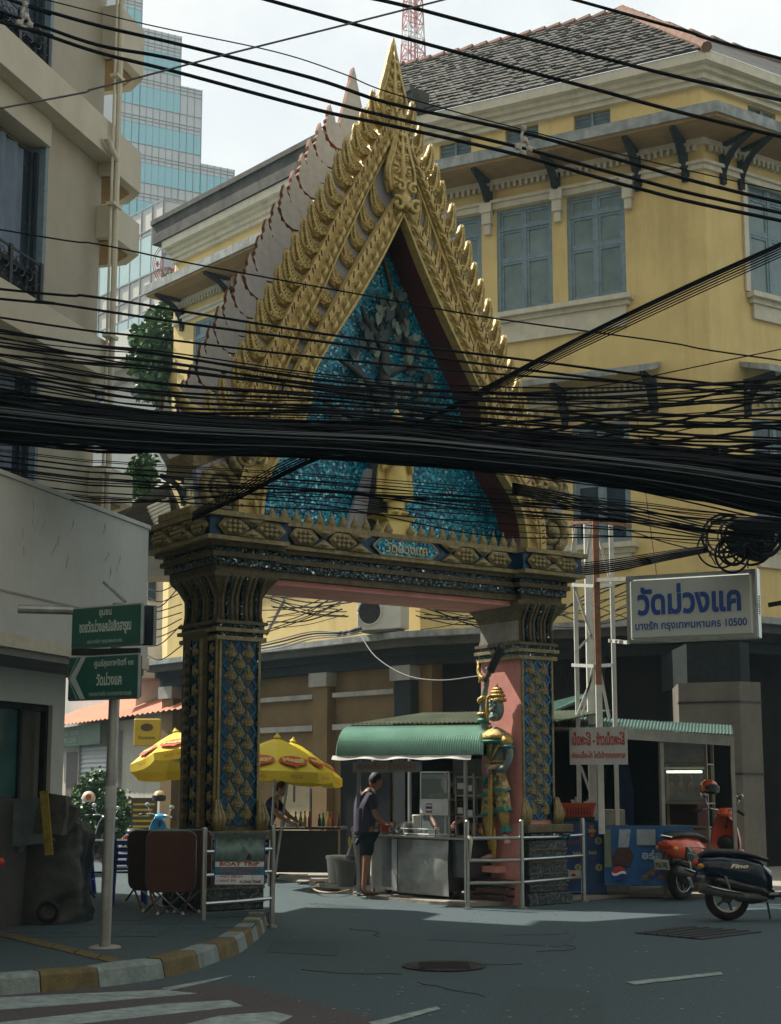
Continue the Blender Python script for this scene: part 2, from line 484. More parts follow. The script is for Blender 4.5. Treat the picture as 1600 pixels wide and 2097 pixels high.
# tactile strip and paving slabs with open joints
for k in range(9):
    a = gnd(-40 + k * 48, 1908 + k * 11.5, .14); b = gnd(8 + k * 48, 1919.5 + k * 11.5, .14)
    if k > 5: break
    n = V((-.02, .33, 0))
    MB().slab([(a.x, a.y), (b.x - .012, b.y), (b.x - .012 + n.x, b.y + n.y), (a.x + n.x, a.y + n.y)], .14, .149).build('tactile_slab', tactile, pv)
for i in range(12):
    for j in range(8):
        x = -5.6 + i * .42; y = 14.35 + j * .42 + i * .02
        if x > -1.75 - (0 if y > 15.3 else .5): continue
        z = .145 + R.uniform(-.001, .003)
        MB().bev(x, x + .408, y, y + .408, .13, z, .004).build('paving_slab', pave, pv)
c = gnd(215, 1938, .15)
MB().lathe([(.16, .13), (.13, .155), (.08, .165), (.01, .165)], 14, (c.x, c.y, 0)).build('pole_footing', concrete, pv)
# worn pavement round the food cart, in the alley mouth
q = [gnd(x, y) for x, y in ((380, 1786), (560, 1798), (640, 1813), (760, 1840), (880, 1852), (960, 1857), (1140, 1848))]
cp = MB(); cp.slab([(p.x, p.y) for p in q] + [(3.4, 21.4), (8, 21.2), (11, 24), (8, 32), (-3, 36)], 0, .045)
apron = cp.build('alley_pavement', mat('alley_concrete', (.3, .28, .24), .9, 0, .3, 2, .5, 30, stain=.7, sscale=2), kind='structure')
for i, (x, y, w_, r_) in enumerate(((640, 1822, .5, .2), (700, 1836, .55, .1), (770, 1846, .6, .15), (840, 1853, .5, 0.05), (600, 1808, .5, .3))):
    c = gnd(x, y - 12)
    T = M.Translation((c.x, c.y, 0)) @ M.Rotation(-.25 + r_, 4, 'Z')
    MB(T).bev(-w_ / 2, w_ / 2, -.17, .17, .03, .053 + .002 * i, .006).build('loose_slab', concrete, apron)
# ------------------------------------------------------------ temple gate
GA = rad(35.5)
gate = thing('temple_gate', 'ornate gilded temple gateway with pointed tiered gable spanning the alley mouth', 'gateway', (.105, 18.72, 0), GA)
def halves(fn):
    for s_ in (-1, 1): fn(s_)
L1i = [(0, 9.08), (.36, 8.38), (.75, 7.72), (1.1, 7.18), (1.38, 6.7), (1.43, 6.3), (1.62, 5.86), (1.93, 5.45), (2.06, 5.1), (2.1, 4.76)]
L1o = [(0, 9.5), (.4, 8.84), (.72, 8.3), (1.1, 7.63), (1.46, 7.02), (1.74, 6.5), (1.95, 6.0), (2.25, 5.62), (2.42, 5.2), (2.44, 4.76)]
L2i = [(0, 10.25), (.34, 9.62), (.61, 9.05), (.97, 8.29), (1.2, 7.77), (1.53, 7.12), (1.78, 6.57), (1.98, 6.15), (2.4, 5.72), (2.7, 5.5)]
L2o = [(0, 10.75), (.33, 10.12), (.64, 9.52), (.95, 8.95), (1.31, 8.2), (1.58, 7.7), (1.88, 7.1), (2.12, 6.57), (2.42, 6.05), (2.95, 5.85)]
def strip(mb, a, b, s_, y0, y1, f0=0, f1=1, per=5):
    a = [p for p in smooth_path([(x, 0, z) for x, z in a], per)]; b = [p for p in smooth_path([(x, 0, z) for x, z in b], per)]
    rings = []
    for p, q in zip(a, b):
        i = p.lerp(q, f0); o = p.lerp(q, f1)
        r = [(s_ * i.x, y0, i.z), (s_ * o.x, y0, o.z), (s_ * o.x, y1, o.z), (s_ * i.x, y1, i.z)]
        rings.append(r if s_ < 0 else list(reversed(r)))
    mb.loft(rings, True)
def dents(mb, a, b, s_, y, f0, f1, n):
    a = smooth_path([(x, 0, z) for x, z in a], 10); b = smooth_path([(x, 0, z) for x, z in b], 10)
    for k in range(1, n):
        i = int(k * (len(a) - 1) / n)
        p = a[i].lerp(b[i], f0); q = a[i].lerp(b[i], f1)
        mb.beam((s_ * p.x, y, p.z), (s_ * (q.x), y, q.z + .02), .016, .012, up=(0, 1, 0))
# leaf scroll boss, kranok flame, finial, lotus boss: one mesh each, shared by every copy
def scrollpts(cx, cz, r0, turns, y, a0=0, sg=1, n=12):
    return [(cx + sg * r0 * (1 - .75 * k / n) * math.cos(a0 + turns * 6.283 * k / n), y, cz + r0 * (1 - .75 * k / n) * math.sin(a0 + turns * 6.283 * k / n)) for k in range(n + 1)]
def kranok_mesh(m0, detail=True):
    out = [(-.03, .0), (.05, -.07), (.14, -.07), (.23, 0), (.27, .09), (.28, .17), (.3, .2), (.275, .25), (.285, .3), (.255, .36), (.262, .42), (.235, .54),
           (.2, .42), (.17, .36), (.165, .3), (.12, .29), (.1, .23), (.05, .22), (.02, .17), (-.03, .16)]
    mb = MB(); mb.prism(out, -.03, .035)
    if not detail:
        mb.m = [0, 0] + [1] * (len(mb.f) - 2)
        return mb.mesh('kranok_back', m0)
    mb.ell((.14, -.04, .04), (.1, .035, .08), 8, 5)
    cl = smooth_path([(.1, 0, -.02), (.18, 0, .1), (.215, 0, .24), (.235, 0, .38), (.232, 0, .53)], 3); n = len(cl)
    mb.tube([p + V((0, -.06, 0)) for p in cl], [.04 * (1 - .85 * i / (n - 1)) for i in range(n)], 5)
    for i in range(0, n - 1, 1):
        t = i / (n - 1); p = cl[i]; w_ = .11 * (1 - t) ** .8 + .012
        for sg in (-1, 1):
            q = p + V((sg * w_ * .7, -.045, -.01)); e = p + V((sg * w_ * 1.15, -.05, .07 - .02 * t)); mb.tube([p + V((0, -.05, -.02)), q, e], [.012, .026 * (1 - .5 * t), .006], 4)
    mb.tube(scrollpts(.09, .02, .055, 1, -.09, 1, 1, 7), [.017] * 8, 4); mb.tube(scrollpts(.2, .04, .045, 1, -.09, 2, -1, 7), [.015] * 8, 4)
    mb.tube(scrollpts(.03, .12, .035, 1, -.05, 1, 1, 6), [.013] * 7, 4)
    return mb.mesh('kranok', m0, True)
KR = kranok_mesh(gold); KRB = kranok_mesh([kback, krust], False)
def leaf_mesh():
    mb = MB(); pts = smooth_path([(-.1, -.01, -.03), (-.03, -.045, .02), (.05, -.05, .015), (.12, -.01, .05)], 3); n = len(pts)
    mb.tube(pts, [.012 + .03 * math.sin(math.pi * i / (n - 1)) for i in range(n)], 5)
    mb.tube(scrollpts(-.02, -.045, .035, 1, -.02, n=6), [.016] * 7, 4)
    return mb.mesh('leaf_scroll', gold, True)
LEAF = leaf_mesh()
def finial_mesh(h, m0, plain=False):
    w = [(.03, .1), (.1, .19), (.2, .24), (.3, .235), (.42, .2), (.55, .15), (.7, .1), (.85, .05), (1, .004)]
    ol = []
    for k, (t, ww) in enumerate(w):
        ol.append((ww, t * h))
        if k < len(w) - 1: ol.append((ww * .9 + w[k + 1][1] * .02, (t + .045) * h))
    poly = ol + [(-x, z) for x, z in reversed(ol)]
    mb = MB(); mb.prism(poly, -.04, .04)
    if plain:
        mb.m = [0, 0] + [1] * (len(mb.f) - 2)
        return mb.mesh('finial_plain', m0)
    for sy in (-.05, .05):
        for sg in (-1, 1):
            for (cx, cz, r) in ((.1, .14, .085), (.1, .3, .08), (.07, .45, .06), (.05, .58, .045), (.03, .7, .03)):
                mb.tube(scrollpts(sg * cx, cz * h, r, .95, sy, 1.2, sg, 8), [.024 * (1 - .5 * i / 8) for i in range(9)], 5)
                mb.ell((sg * cx, sy * 1.2, cz * h), .028, 6, 4)
            p = smooth_path([(sg * .16, sy * .7, .05 * h), (sg * .2, sy, .28 * h), (sg * .1, sy, .55 * h), (sg * .01, sy * .6, .98 * h)], 4); n = len(p)
            mb.tube(p, [.026 * (1 - .7 * i / (n - 1)) for i in range(n)], 5)
        mb.tube([(0, sy, .02 * h), (0, sy * 1.3, .35 * h), (0, sy, .95 * h)], [.05, .035, .008], 6)
    return mb.mesh('finial', m0, True)
def side_build(s_):
    # front gable bargeboard (lower tier)
    mb = MB(); strip(mb, L1i, L1o, s_, -.1, .02); strip(mb, L1i, L1o, s_, -.13, -.1, 0, .12); strip(mb, L1i, L1o, s_, -.12, -.1, .72, 1)
    mb.cur = 1; dents(mb, L1i, L1o, s_, -.121, .8, .93, 44)
    mb.build('lower_bargeboard', [gold, maroon], gate)
    mb = MB(); strip(mb, L2i, L2o, s_, .05, .25); strip(mb, L2i, L2o, s_, .02, .05, 0, .1); strip(mb, L2i, L2o, s_, .03, .05, .74, 1); strip(mb, L2i, L2o, s_, .01, .05, .25, .55)
    mb.cur = 1; dents(mb, L2i, L2o, s_, .029, .8, .92, 58)
    mb.build('upper_bargeboard', [gold, maroon], gate)
    mb = MB(); strip(mb, L2i, L2o, s_, 1.04, 1.2)
    mb.build('rear_bargeboard', kback, gate)
    mb = MB(); strip(mb, L2i, L2o, s_, .25, 1.04, .15, .35); mb.build('gable_roof', lilac, gate)
    mb = MB(); strip(mb, L1o[:5] + L1o[5:9], (L2i[:8] + [(2.44, 5.6)])[:len(L1o[:9])], s_, .1, .14, -.15, 1.15); mb.build('gable_face', lilac, gate)
    # flames
    def along(a, b, f, n, t0, t1):
        a = smooth_path([(x, 0, z) for x, z in a], 12); b = smooth_path([(x, 0, z) for x, z in b], 12)
        c = [p.lerp(q, f) for p, q in zip(a, b)]; ln = [0]
        for i in range(1, len(c)): ln.append(ln[-1] + (c[i] - c[i - 1]).length)
        res = []
        for k in range(n):
            s = ln[-1] * (t0 + (t1 - t0) * k / (n - 1))
            i = max(j for j in range(len(ln)) if ln[j] <= s + 1e-6); i = min(i, len(c) - 2)
            res.append((c[i], (c[i + 1] - c[i]).normalized()))
        return res
    for (p, d) in along(L2i, L2o, .97, 19, .06, .93):
        T = M.Translation((s_ * p.x, .16, p.z - .05)) @ M.Diagonal((s_ * R.uniform(.82, .95), R.uniform(.9, 1.1), R.uniform(.76, .9), 1)) @ M.Rotation(R.uniform(-.06, .06), 4, 'Y')
        inst('kranok', KR, gate, T)
    for (p, d) in along(L2i, L2o, .97, 18, .05, .93):
        T = M.Translation((s_ * (p.x + .0), 1.1, p.z - .05)) @ M.Diagonal((s_ * 1.3, 1.2, 1.0, 1)) @ M.Rotation(R.uniform(-.04, .04), 4, 'Y')
        inst('plain_kranok', KRB, gate, T)
    for (p, d) in along(L1i, L1o, .98, 13, .08, .8):
        T = M.Translation((s_ * p.x, .07, p.z - .02)) @ M.Diagonal((s_ * .72, .7, .78 * R.uniform(.95, 1.05), 1)) @ M.Rotation(R.uniform(-.06, .06), 4, 'Y')
        inst('kranok', KR, gate, T)
    for L, y, n in ((( L1i, L1o), -.11, 27), ((L2i, L2o), .01, 34)):
        for (p, d) in along(L[0], L[1], .42, n, .05, .97):
            a = math.atan2(d.z, s_ * d.x)
            T = M.Translation((s_ * p.x, y, p.z)) @ M.Rotation(-a, 4, 'Y') @ M.Diagonal((.85, .75, .75, 1))
            inst('leaf_scroll', LEAF, gate, T)
halves(side_build)
FIN = finial_mesh(1.25, gold)
inst('lower_finial', FIN, gate, M.Translation((0, -.04, 9.35)) @ M.Diagonal((1.05, 1, 1, 1)))
inst('upper_finial', FIN, gate, M.Translation((0, .14, 10.47)))
inst('rear_finial', finial_mesh(1.3, [kback, krust], True), gate, M.Translation((0, 1.12, 10.4)))
mb = MB(); mb.ell((0, -.14, 9.3), (.1, .07, .16), 9, 6); mb.ell((0, -.2, 9.2), (.05, .05, .05), 7, 5)
for sg in (-1, 1): mb.tube(scrollpts(sg * .14, 9.2, .1, 1, -.2, 1, sg), .03, 6); mb.tube(scrollpts(sg * .1, 9.45, .08, 1, -.2, 1, sg), .026, 6)
mb.build('apex_mask', gold, gate, smooth=True)
# tympanum with mosaic, niche reveals
def inpoly(off=0):
    p = smooth_path([(x, 0, z) for x, z in L1i], 4)
    h = [(q.x + off, q.z) for q in p]
    return [(-x, z) for x, z in reversed(h)] + h[1:]
mb = MB(); mb.prism(inpoly(.06), .46, .52); mb.build('mosaic_panel', turq, gate)
mb = MB()
ip = inpoly(.02)
rings = [[(x, .02, z), (x * 1.06, .02, z + .08), (x * 1.06, .46, z + .08), (x, .46, z)] for x, z in ip]
mb.loft(rings, True); mb.build('niche_reveal', maroon, gate)
# ridge ribs inside the niche
mb = MB(); mb.beam((-.05, .43, 9.0), (.5, .4, 7.3), .04); mb.build('niche_rib', gold_dk, gate)
# entablature: stacked mouldings on the beam and returned round both pillar heads
def ent(z0, z1, off, m, name, bevel=0):
    """off: how far the course stands proud of the pillar faces"""
    mb = MB()
    fo = off
    poly = [(-2.72 - off, -.1 - fo), (-1.98 + min(off, .12), -.1 - fo), (-1.98 + min(off, .12), -.02 - fo * .6), (1.98 - min(off, .12), -.02 - fo * .6), (1.98 - min(off, .12), -.1 - fo), (2.72 + off, -.1 - fo),
            (2.72 + off, 1.1 + off), (-2.72 - off, 1.1 + off)]
    mb.slab(poly, z0, z1)
    return mb.build(name, m, gate)
ent(4.07, 4.16, .0, gold_dk, 'architrave_course'); ent(4.16, 4.25, .05, mirror, 'mirror_course'); ent(4.25, 4.31, .09, gold_dk, 'architrave_course')
ent(4.31, 4.37, .06, mirror, 'mirror_course'); ent(4.37, 4.42, .14, gold_dk, 'architrave_course'); ent(4.42, 4.47, .24, gold_d, 'frieze_edge')
ent(4.47, 4.7, .2, blue_tile, 'frieze'); ent(4.7, 4.76, .27, gold_d, 'frieze_edge')
mb = MB(); mb.box(-2.0, 2.0, .03, .95, 4.0, 4.065); mb.build('soffit', pink, gate)
def rhomb(w, h=.2, t=.05):
    mb = MB(); p = [(-w / 2, 0), (-w / 2 + h * .45, h / 2), (w / 2 - h * .45, h / 2), (w / 2, 0), (w / 2 - h * .45, -h / 2), (-w / 2 + h * .45, -h / 2)]
    mb.prism(p, 0, -t * .5) if False else mb.prism(p, -t * .5, 0)
    for i in range(-2, 3):
        for j in (-1, 0, 1):
            if abs(i) == 2 and j: continue
            mb.ell((i * w * .16, -t * .6, j * h * .27), (w * .09, t * .5, h * .16), 6, 4)
    return mb.mesh('rhomb_boss', gold_d, True)
def tri(w, h, t=.04, flip=1):
    mb = MB(); mb.prism([(-w / 2, 0), (w / 2, 0), (0, h * flip)], -t, 0)
    mb.ell((0, -t, h * .35 * flip), (w * .2, t * .7, h * .22), 6, 4)
    return mb.mesh('half_boss', gold_d, True)
RH = rhomb(.42); TU = tri(.34, .1); TD = tri(.34, .1, flip=-1)
def frieze_row(T, xs, half=True):
    for k, x in enumerate(xs):
        inst('rhomb_boss', RH, gate, T @ M.Translation((x, -.012, 4.585)))
        if half and k < len(xs) - 1:
            mx_ = (x + xs[k + 1]) / 2
            inst('half_boss', TU, gate, T @ M.Translation((mx_, -.012, 4.475))); inst('half_boss', TD, gate, T @ M.Translation((mx_, -.012, 4.695)))
Tf = M.Translation((0, -.14, 0))
frieze_row(Tf, [-1.55, -.98]); frieze_row(Tf, [.98, 1.55]); 
Tp = M.Translation((0, -.3, 0))
frieze_row(Tp, [-2.62, -2.12]); frieze_row(Tp, [2.12, 2.62])
Tl = M.Translation((-2.92, 0, 0)) @ M.Rotation(rad(-90), 4, 'Z')
frieze_row(Tl, [-.95, -.45, .08])
for x in (-.72, .72): inst('half_boss', TU, gate, Tf @ M.Translation((x, -.012, 4.475))); inst('half_boss', TD, gate, Tf @ M.Translation((x, -.012, 4.695)))
mb = MB(); mb.prism([(-.52, 4.585), (-.4, 4.685), (.4, 4.685), (.52, 4.585), (.4, 4.485), (-.4, 4.485)], -.17, -.142)
cart = mb.build('name_cartouche', turq, gate)
mb = MB(); 
for a_, b_ in (((-.52, 4.585), (-.4, 4.69)), ((-.4, 4.69), (.4, 4.69)), ((.4, 4.69), (.52, 4.585)), ((.52, 4.585), (.4, 4.48)), ((.4, 4.48), (-.4, 4.48)), ((-.4, 4.48), (-.52, 4.585))):
    mb.beam((a_[0], -.165, a_[1]), (b_[0], -.165, b_[1]), .02, .02, up=(0, 1, 0))
mb.build('cartouche_frame', gold_d, gate)
text('วัดม่วงแค', 'gilded_lettering', gate, M.Translation((0, -.172, 4.59)), .66, gold, .15, .02, .012)
# small lotus-bud finials along the beam
mb = MB(); mb.lathe([(.045, 0), (.07, .03), (.06, .06), (.075, .1), (.05, .16), (.02, .22), (.012, .27), (.004, .3)], 7)
for a_ in (-1, 1): mb.ell((a_ * .06, 0, .04), (.03, .02, .05), 5, 4)
BUD = mb.mesh('lotus_finial', gold_d, True)
for k in range(23):
    x = -1.92 + k * .1745
    if abs(x) < .1: continue
    inst('lotus_finial', BUD, gate, M.Translation((x, -.02, 4.755)) @ M.Rotation(R.uniform(0, .3), 4, 'Z') @ M.Diagonal((.8, .8, R.uniform(.66, .8), 1)))
# capitals, shafts, panels, bases
def lotus_mesh():
    mb = MB(); w, h = .08, .116
    mb.add([(0, 0, -h), (w, 0, -.02), (0, 0, h), (-w, 0, -.02), (0, -.045, -.02)], [(0, 1, 4), (1, 2, 4), (2, 3, 4), (3, 0, 4), (0, 3, 2, 1)])
    mb.ell((0, -.02, .035), (.03, .03, .05), 5, 4)
    for sg in (-1, 1): mb.ell((sg * .035, -.015, 0), (.018, .022, .035), 5, 3)
    mb.ell((0, -.03, -.045), (.045, .018, .02), 6, 3)
    return mb.mesh('lotus_boss', gold_d)
LOT = lotus_mesh()
def lattice(T, x0, x1, z0, z1, cols, name='lattice_panel'):
    """blue glass ground with gold lotus bosses set in a diamond lattice; T frame: x along, y into the wall"""
    mb = MB(T); mb.box(x0, x1, -.012, .0, z0, z1); mb.build('glass_panel', blue_tile, gate)
    w = (x1 - x0) / cols; h = w * 1.12
    n = int((z1 - z0) / h); h = (z1 - z0) / n
    mb = MB(T)
    for j in range(n * 2 + 1):
        z = z0 + j * h / 2
        for i in range(cols + 1):
            x = x0 + (i + (.5 if j % 2 else 0)) * w
            if x > x1 + .01: continue
            for sg in (-1, 1):
                xa = x + sg * w / 2
                if x0 - .01 <= xa <= x1 + .01 and z + h / 2 <= z1 + .01:
                    mb.beam((x, -.018, z), (xa, -.018, z + h / 2), .028, .012, up=(0, 1, 0))
    mb.build('lattice_strip', mat('light_blue_glass', (.008, .1, .19), .25, .3, .5, 30, .2), gate)
    for j in range(n * 2):
        for i in range(cols + 1):
            x = x0 + (i + (.5 if j % 2 == 0 else 0)) * w; z = z0 + (j + .5) * h / 2 + (h / 4 if True else 0)
            if x > x1 - .03 or x < x0 + .03 or z > z1 - .08: continue
            k = w / .215
            inst('lotus_boss', LOT, gate, T @ M.Translation((x, -.012, z)) @ M.Diagonal((k, 1, k, 1)))
def strips(T, xs, z0, z1):
    for x, m_, w_ in xs:
        mb = MB(T); mb.box(x - w_ / 2, x + w_ / 2, -.03, 0, z0, z1); mb.build('edge_strip', m_, gate)
def pillar(s_):
    x0, x1 = (-2.62, -2.04) if s_ < 0 else (2.04, 2.62)
    mid = (x0 + x1) / 2
    mb = MB(); mb.box(x0, x1, 0, .85, 1.06, 4.07); mb.box(x0 - .1 if s_ < 0 else x0 + .1, x1 if s_ < 0 else x1 + .08, .2, .7, 1.06, 3.4)
    mb.build('pillar_shaft', pink if s_ > 0 else gold_dk, gate)
    F = M.Translation((0, 0, 0))
    lattice(F, x0 + .05, x1 - .06, 1.12, 3.28, 2)
    strips(F, [(x0 + .02, gold_d, .03), (x1 - .03, gold_d, .03), (x1 - .055, mirror, .016)], 1.1, 3.3)
    if s_ < 0:
        Ls = M.Translation((x0, 0, 0)) @ M.Rotation(rad(-90), 4, 'Z')      # left side face, x = -y
        lattice(Ls, -.2 + .0, -.02, 1.12, 3.28, 1)
        strips(Ls, [(-.01, gold_d, .03), (-.03, mirror, .018), (-.19, mirror, .016)], 1.1, 3.3)
        Lq = M.Translation((x0 - .1, 0, 0)) @ M.Rotation(rad(-90), 4, 'Z')
        lattice(Lq, -.44, -.24, 1.12, 3.28, 1)
        strips(Lq, [(-.215, gold_d, .03), (-.235, mirror, .016), (-.45, mirror, .016)], 1.1, 3.3)
        for k in range(18):
            MB(M.Translation((x0 - .1, .58, 1.2 + k * .115))).ell((0, 0, 0), (.035, .07, .055), 6, 4).build('carved_boss', gold_dk, gate, smooth=True)
    # acanthus corner flames at the foot of each shaft
    for x in (x0, x1):
        mb = MB()
        for q in range(3): mb.tube([(x + (q - 1) * .03, -.05, 1.06), (x + (q - 1) * .055, -.09, 1.2), (x + (q - 1) * .02, -.05, 1.42)], [.05, .04, .008], 5)
        mb.build('foot_flame', gold_d, gate, smooth=True)
    # mouldings under the capital
    for z, h_, o_, m_ in ((3.28, .05, .05, gold_d), (3.33, .05, .02, mirror), (3.38, .045, .07, gold_d), (3.425, .05, .03, mirror), (3.475, .04, .06, gold_dk)):
        MB().box(x0 - o_, x1 + o_, -o_, .85 + o_, z, z + h_).build('capital_moulding', m_, gate)
    # fluted lotus capital flaring to the entablature
    def cap(nx, fy, flute=True):
        pass
    mb = MB(); lo = [(x0 - .02, -.02), (x1 + .02, -.02), (x1 + .02, .87), (x0 - .02, .87)]
    rings = []
    for z, o_ in ((3.515, 0), (3.6, -.015), (3.8, -.01), (3.93, .05), (4.02, .12), (4.07, .13)):
        rings.append([(x0 - .02 - o_, -.02 - o_, z), (x1 + .02 + o_, -.02 - o_, z), (x1 + .02 + o_, .87 + o_, z), (x0 - .02 - o_, .87 + o_, z)])
    mb.loft(rings, True); mb.build('capital', gold_dk, gate)
    n = 9
    for k in range(n):
        x = x0 + (x1 - x0) * (k + .5) / n
        mb = MB(); mb.tube([(x, -.03, 3.5), (x, -.02, 3.62), (x, -.02, 3.8), (x, -.08, 3.94), (x, -.15, 4.03)], [.03, .024, .024, .03, .02], 6)
        mb.build('capital_petal', mirror if k % 3 == 1 else gold_dk, gate, smooth=True)
    xo = x0 - .03 if s_ < 0 else x0 - .02
    for k in range(9 if s_ < 0 else 0):
        y = .05 + k * .092
        mb = MB(); mb.tube([(x0 - .03, y, 3.5), (x0 - .02, y, 3.62), (x0 - .02, y, 3.8), (x0 - .08, y, 3.94), (x0 - .15, y, 4.03)], [.03, .024, .024, .03, .02], 6)
        mb.build('capital_petal', mirror if k % 3 == 1 else gold_dk, gate, smooth=True)
    # base block
    bx0, bx1 = (-2.78, -1.98) if s_ < 0 else (2.06, 2.78)
    for z0_, z1_, o_, m_ in ((0, .16, .03, slate), (.16, .86, -.02, slate), (.86, .95, .02, mirror), (.95, 1.06, .05, gold_dk)):
        MB().bev(bx0 - o_, bx1 + o_, -.1 - o_, 1.05 + o_, z0_, z1_, .012).build('pillar_base', m_, gate)
    if s_ < 0:
        for k in range(10): MB().box(-2.7 + k * .07, -2.665 + k * .07, -.135, -.118, .87, .94).build('base_tile', white, gate)
    for k in range(4):
        MB().box(bx0 + .02, bx1 - .02, -.1, -.085, .24 + k * .16, .26 + k * .16).build('base_joint', gold_dk, gate)
halves(pillar)
# pink inner face of the right pillar: plinth, torn plaster edge and the beam's shadow painted as a grey patch
X = 2.04
mb = MB(); mb.prism([(0, 0), (-1.2, 0), (-1.1, .25), (-.98, .3), (-1.0, .62), (-.92, .66), (-1.05, .78), (-.98, 1.05), (-.86, 1.07), (0, 1.07)], -.03, .0)
T = M.Translation((X - .035, 0, 0)) @ M.Rotation(rad(-90), 4, 'Z')
mb.v = [T @ p for p in mb.v]; mb.build('pink_plinth_face', pink, gate)
mb = MB(M.Translation((X - .003, 0, 0)) @ M.Rotation(rad(-90), 4, 'Z')); mb.box(-.83, -.015, -.012, 0, 3.42, 4.0); mb.build('beam_shadow_patch', mat('beam_shadow_grey', (.3, .3, .27), .9, 0, .2, 5, .3, 20), gate)  # grey sheet painting the shadow the beam casts on the pink face
mb = MB(M.Translation((X - .04, 0, 0)) @ M.Rotation(rad(-90), 4, 'Z')); mb.box(-.9, -.28, -.2, 0, .42, .5); mb.build('statue_ledge', pink, gate)
for k in range(3):
    mb = MB(); mb.box(X - .22, X - .04, .1 + .0, .8, .1 + k * .1, .13 + k * .1); mb.build('plinth_step', slate, gate)
# pier of mauve plaster and scroll ornaments over both pillars
def upper(s_):
    MB().box(*sorted((s_ * 2.1, s_ * 2.3)), .0, .95, 4.76, 6.0).build('gable_pier', mauve if s_ > 0 else lilac, gate)
    mb = MB(); mb.bev(*sorted((s_ * 2.32, s_ * 3.0)), .05, .9, 4.76, 4.86, .01); mb.bev(*sorted((s_ * 2.4, s_ * 2.95)), .1, .8, 5.35, 5.55, .01); mb.build('scroll_plinth', gold_d if s_ < 0 else lilac, gate)
    def big(cx, cz, r, y, flip=1):
        mb = MB(); mb.tube(scrollpts(cx, cz, r, 1.6, y, -1.2, s_ * flip, 26), [.075 * r / .3 * (1 - .55 * i / 26) for i in range(27)], 7)
        mb.ell((cx, y - .02, cz), (r * .32, .09, r * .32), 8, 6)
        for q in range(9):
            a = -1.2 + q * .55; p = V((cx + s_ * flip * r * 1.05 * math.cos(a), y, cz + r * 1.05 * math.sin(a))); o_ = V((s_ * flip * math.cos(a - .9), 0, math.sin(a - .9))) * -r * .5
            mb.tube([p, p + o_ * .5 + V((0, -.03, 0)), p + o_ + V((0, 0, r * .3))], [.06 * r / .3, .045 * r / .3, .008], 5)
        mb.build('scroll_ornament', gold_d, gate, smooth=True)
    big(s_ * 2.62, 5.1, .27, -.02); big(s_ * 2.66, 5.72, .24, .0, -1); big(s_ * 3.02, 5.75, .2, .3); big(s_ * 2.35, 5.5, .2, -.1)
    MB().prism([(s_ * 2.45, 4.86), (s_ * 2.9, 4.86), (s_ * 2.95, 5.3), (s_ * 2.55, 5.5)], .02, .12).build('scroll_backing', lilac, gate)
    mb = MB(); mb.tube([(s_ * 2.75, .1, 5.95), (s_ * 3.05, .1, 6.05), (s_ * 3.25, .1, 6.3), (s_ * 3.2, .1, 6.6)], [.09, .08, .06, .01], 6); mb.build('tail_flame', gold, gate, smooth=True)
halves(upper)
# bodhi tree relief behind the statue
mb = MB()
mb.tube([(-.1, .66, 4.8), (-.05, .66, 5.6), (.0, .64, 6.4), (.05, .62, 7.2), (-.05, .62, 7.9)], [.22, .15, .11, .08, .03], 8)
for b in (((0, 6.0), (-.5, 6.35), (-.95, 6.5)), ((0, 6.3), (.5, 6.6), (.95, 6.7)), ((.02, 6.7), (-.45, 7.0), (-.7, 7.1)), ((.04, 7.0), (.4, 7.2), (.7, 7.15)), ((0, 7.4), (-.25, 7.7), (-.35, 7.9)), ((0, 6.9), (.5, 6.9), (.85, 7.1))):
    mb.tube(smooth_path([(x, .6, z) for x, z in b], 3), [.06, .055, .05, .045, .04, .03, .02], 6)
mb.v = [p - V((0, .24, 0)) for p in mb.v]
mb.build('relief_tree_trunk', mat('dark_relief', (.05, .06, .065), .7, 0, .3, 10, .4), gate, smooth=True)
hp = [(0, -.11), (.05, -.05), (.085, .02), (.07, .075), (.035, .085), (0, .05), (-.035, .085), (-.07, .075), (-.085, .02), (-.05, -.05)]
mb = MB(); mb.prism(hp, -.01, .01); HL = mb.mesh('relief_leaf', mat('pale_green_leaf', (.17, .23, .2), .6, 0, .3, 5, .2))
mb = MB(); mb.prism(hp, -.01, .01); HD = mb.mesh('relief_leaf_dark', mat('dark_green_leaf', (.04, .07, .075), .6, 0, .3, 5, .2))
for k in range(120):
    z = R.uniform(5.9, 8.15); hw = max(.12, (8.6 - z) * .46); x = R.uniform(-hw, hw) * .95 + .12
    if abs(x) > (9.1 - z) * .62: continue
    inst('relief_leaf', HL if R.random() < .42 else HD, gate, M.Translation((x, R.uniform(.26, .4), z)) @ M.Rotation(R.uniform(-.5, .5), 4, 'Y') @ M.Rotation(R.uniform(-.5, .5), 4, 'Z') @ M.Scale(R.uniform(.6, 1.0), 4))
# ------------------------------------------------------------ statues on the gate
GM = wmat(gate)
bud = thing('standing_statue', 'golden standing robed statue in the blue mosaic niche of the gable', 'statue')
place(bud, GM @ M.Translation((.02, .08, 4.55)))
MB().prism([(-.62, 4.78), (.5, 4.78), (.2, 5.7), (-.25, 5.7)], .36, .43).build('pedestal_drape', lilac, gate)
mb = MB(); mb.loft([[(.45 * a, .22 * b + .1, 0) for a, b in ((-1, -1), (1, -1), (1, 1), (-1, 1))], [(.4 * a, .2 * b + .1, .12) for a, b in ((-1, -1), (1, -1), (1, 1), (-1, 1))],
    [(.17 * a, .16 * b + .1, .42) for a, b in ((-1, -1), (1, -1), (1, 1), (-1, 1))], [(.3 * a, .2 * b + .1, .5) for a, b in ((-1, -1), (1, -1), (1, 1), (-1, 1))]], True)
bg_ = mat('yellow_gold_leaf', (.66, .52, .17), .5, .1, .12, 6, .1)
mb.build('pedestal', bg_, bud)
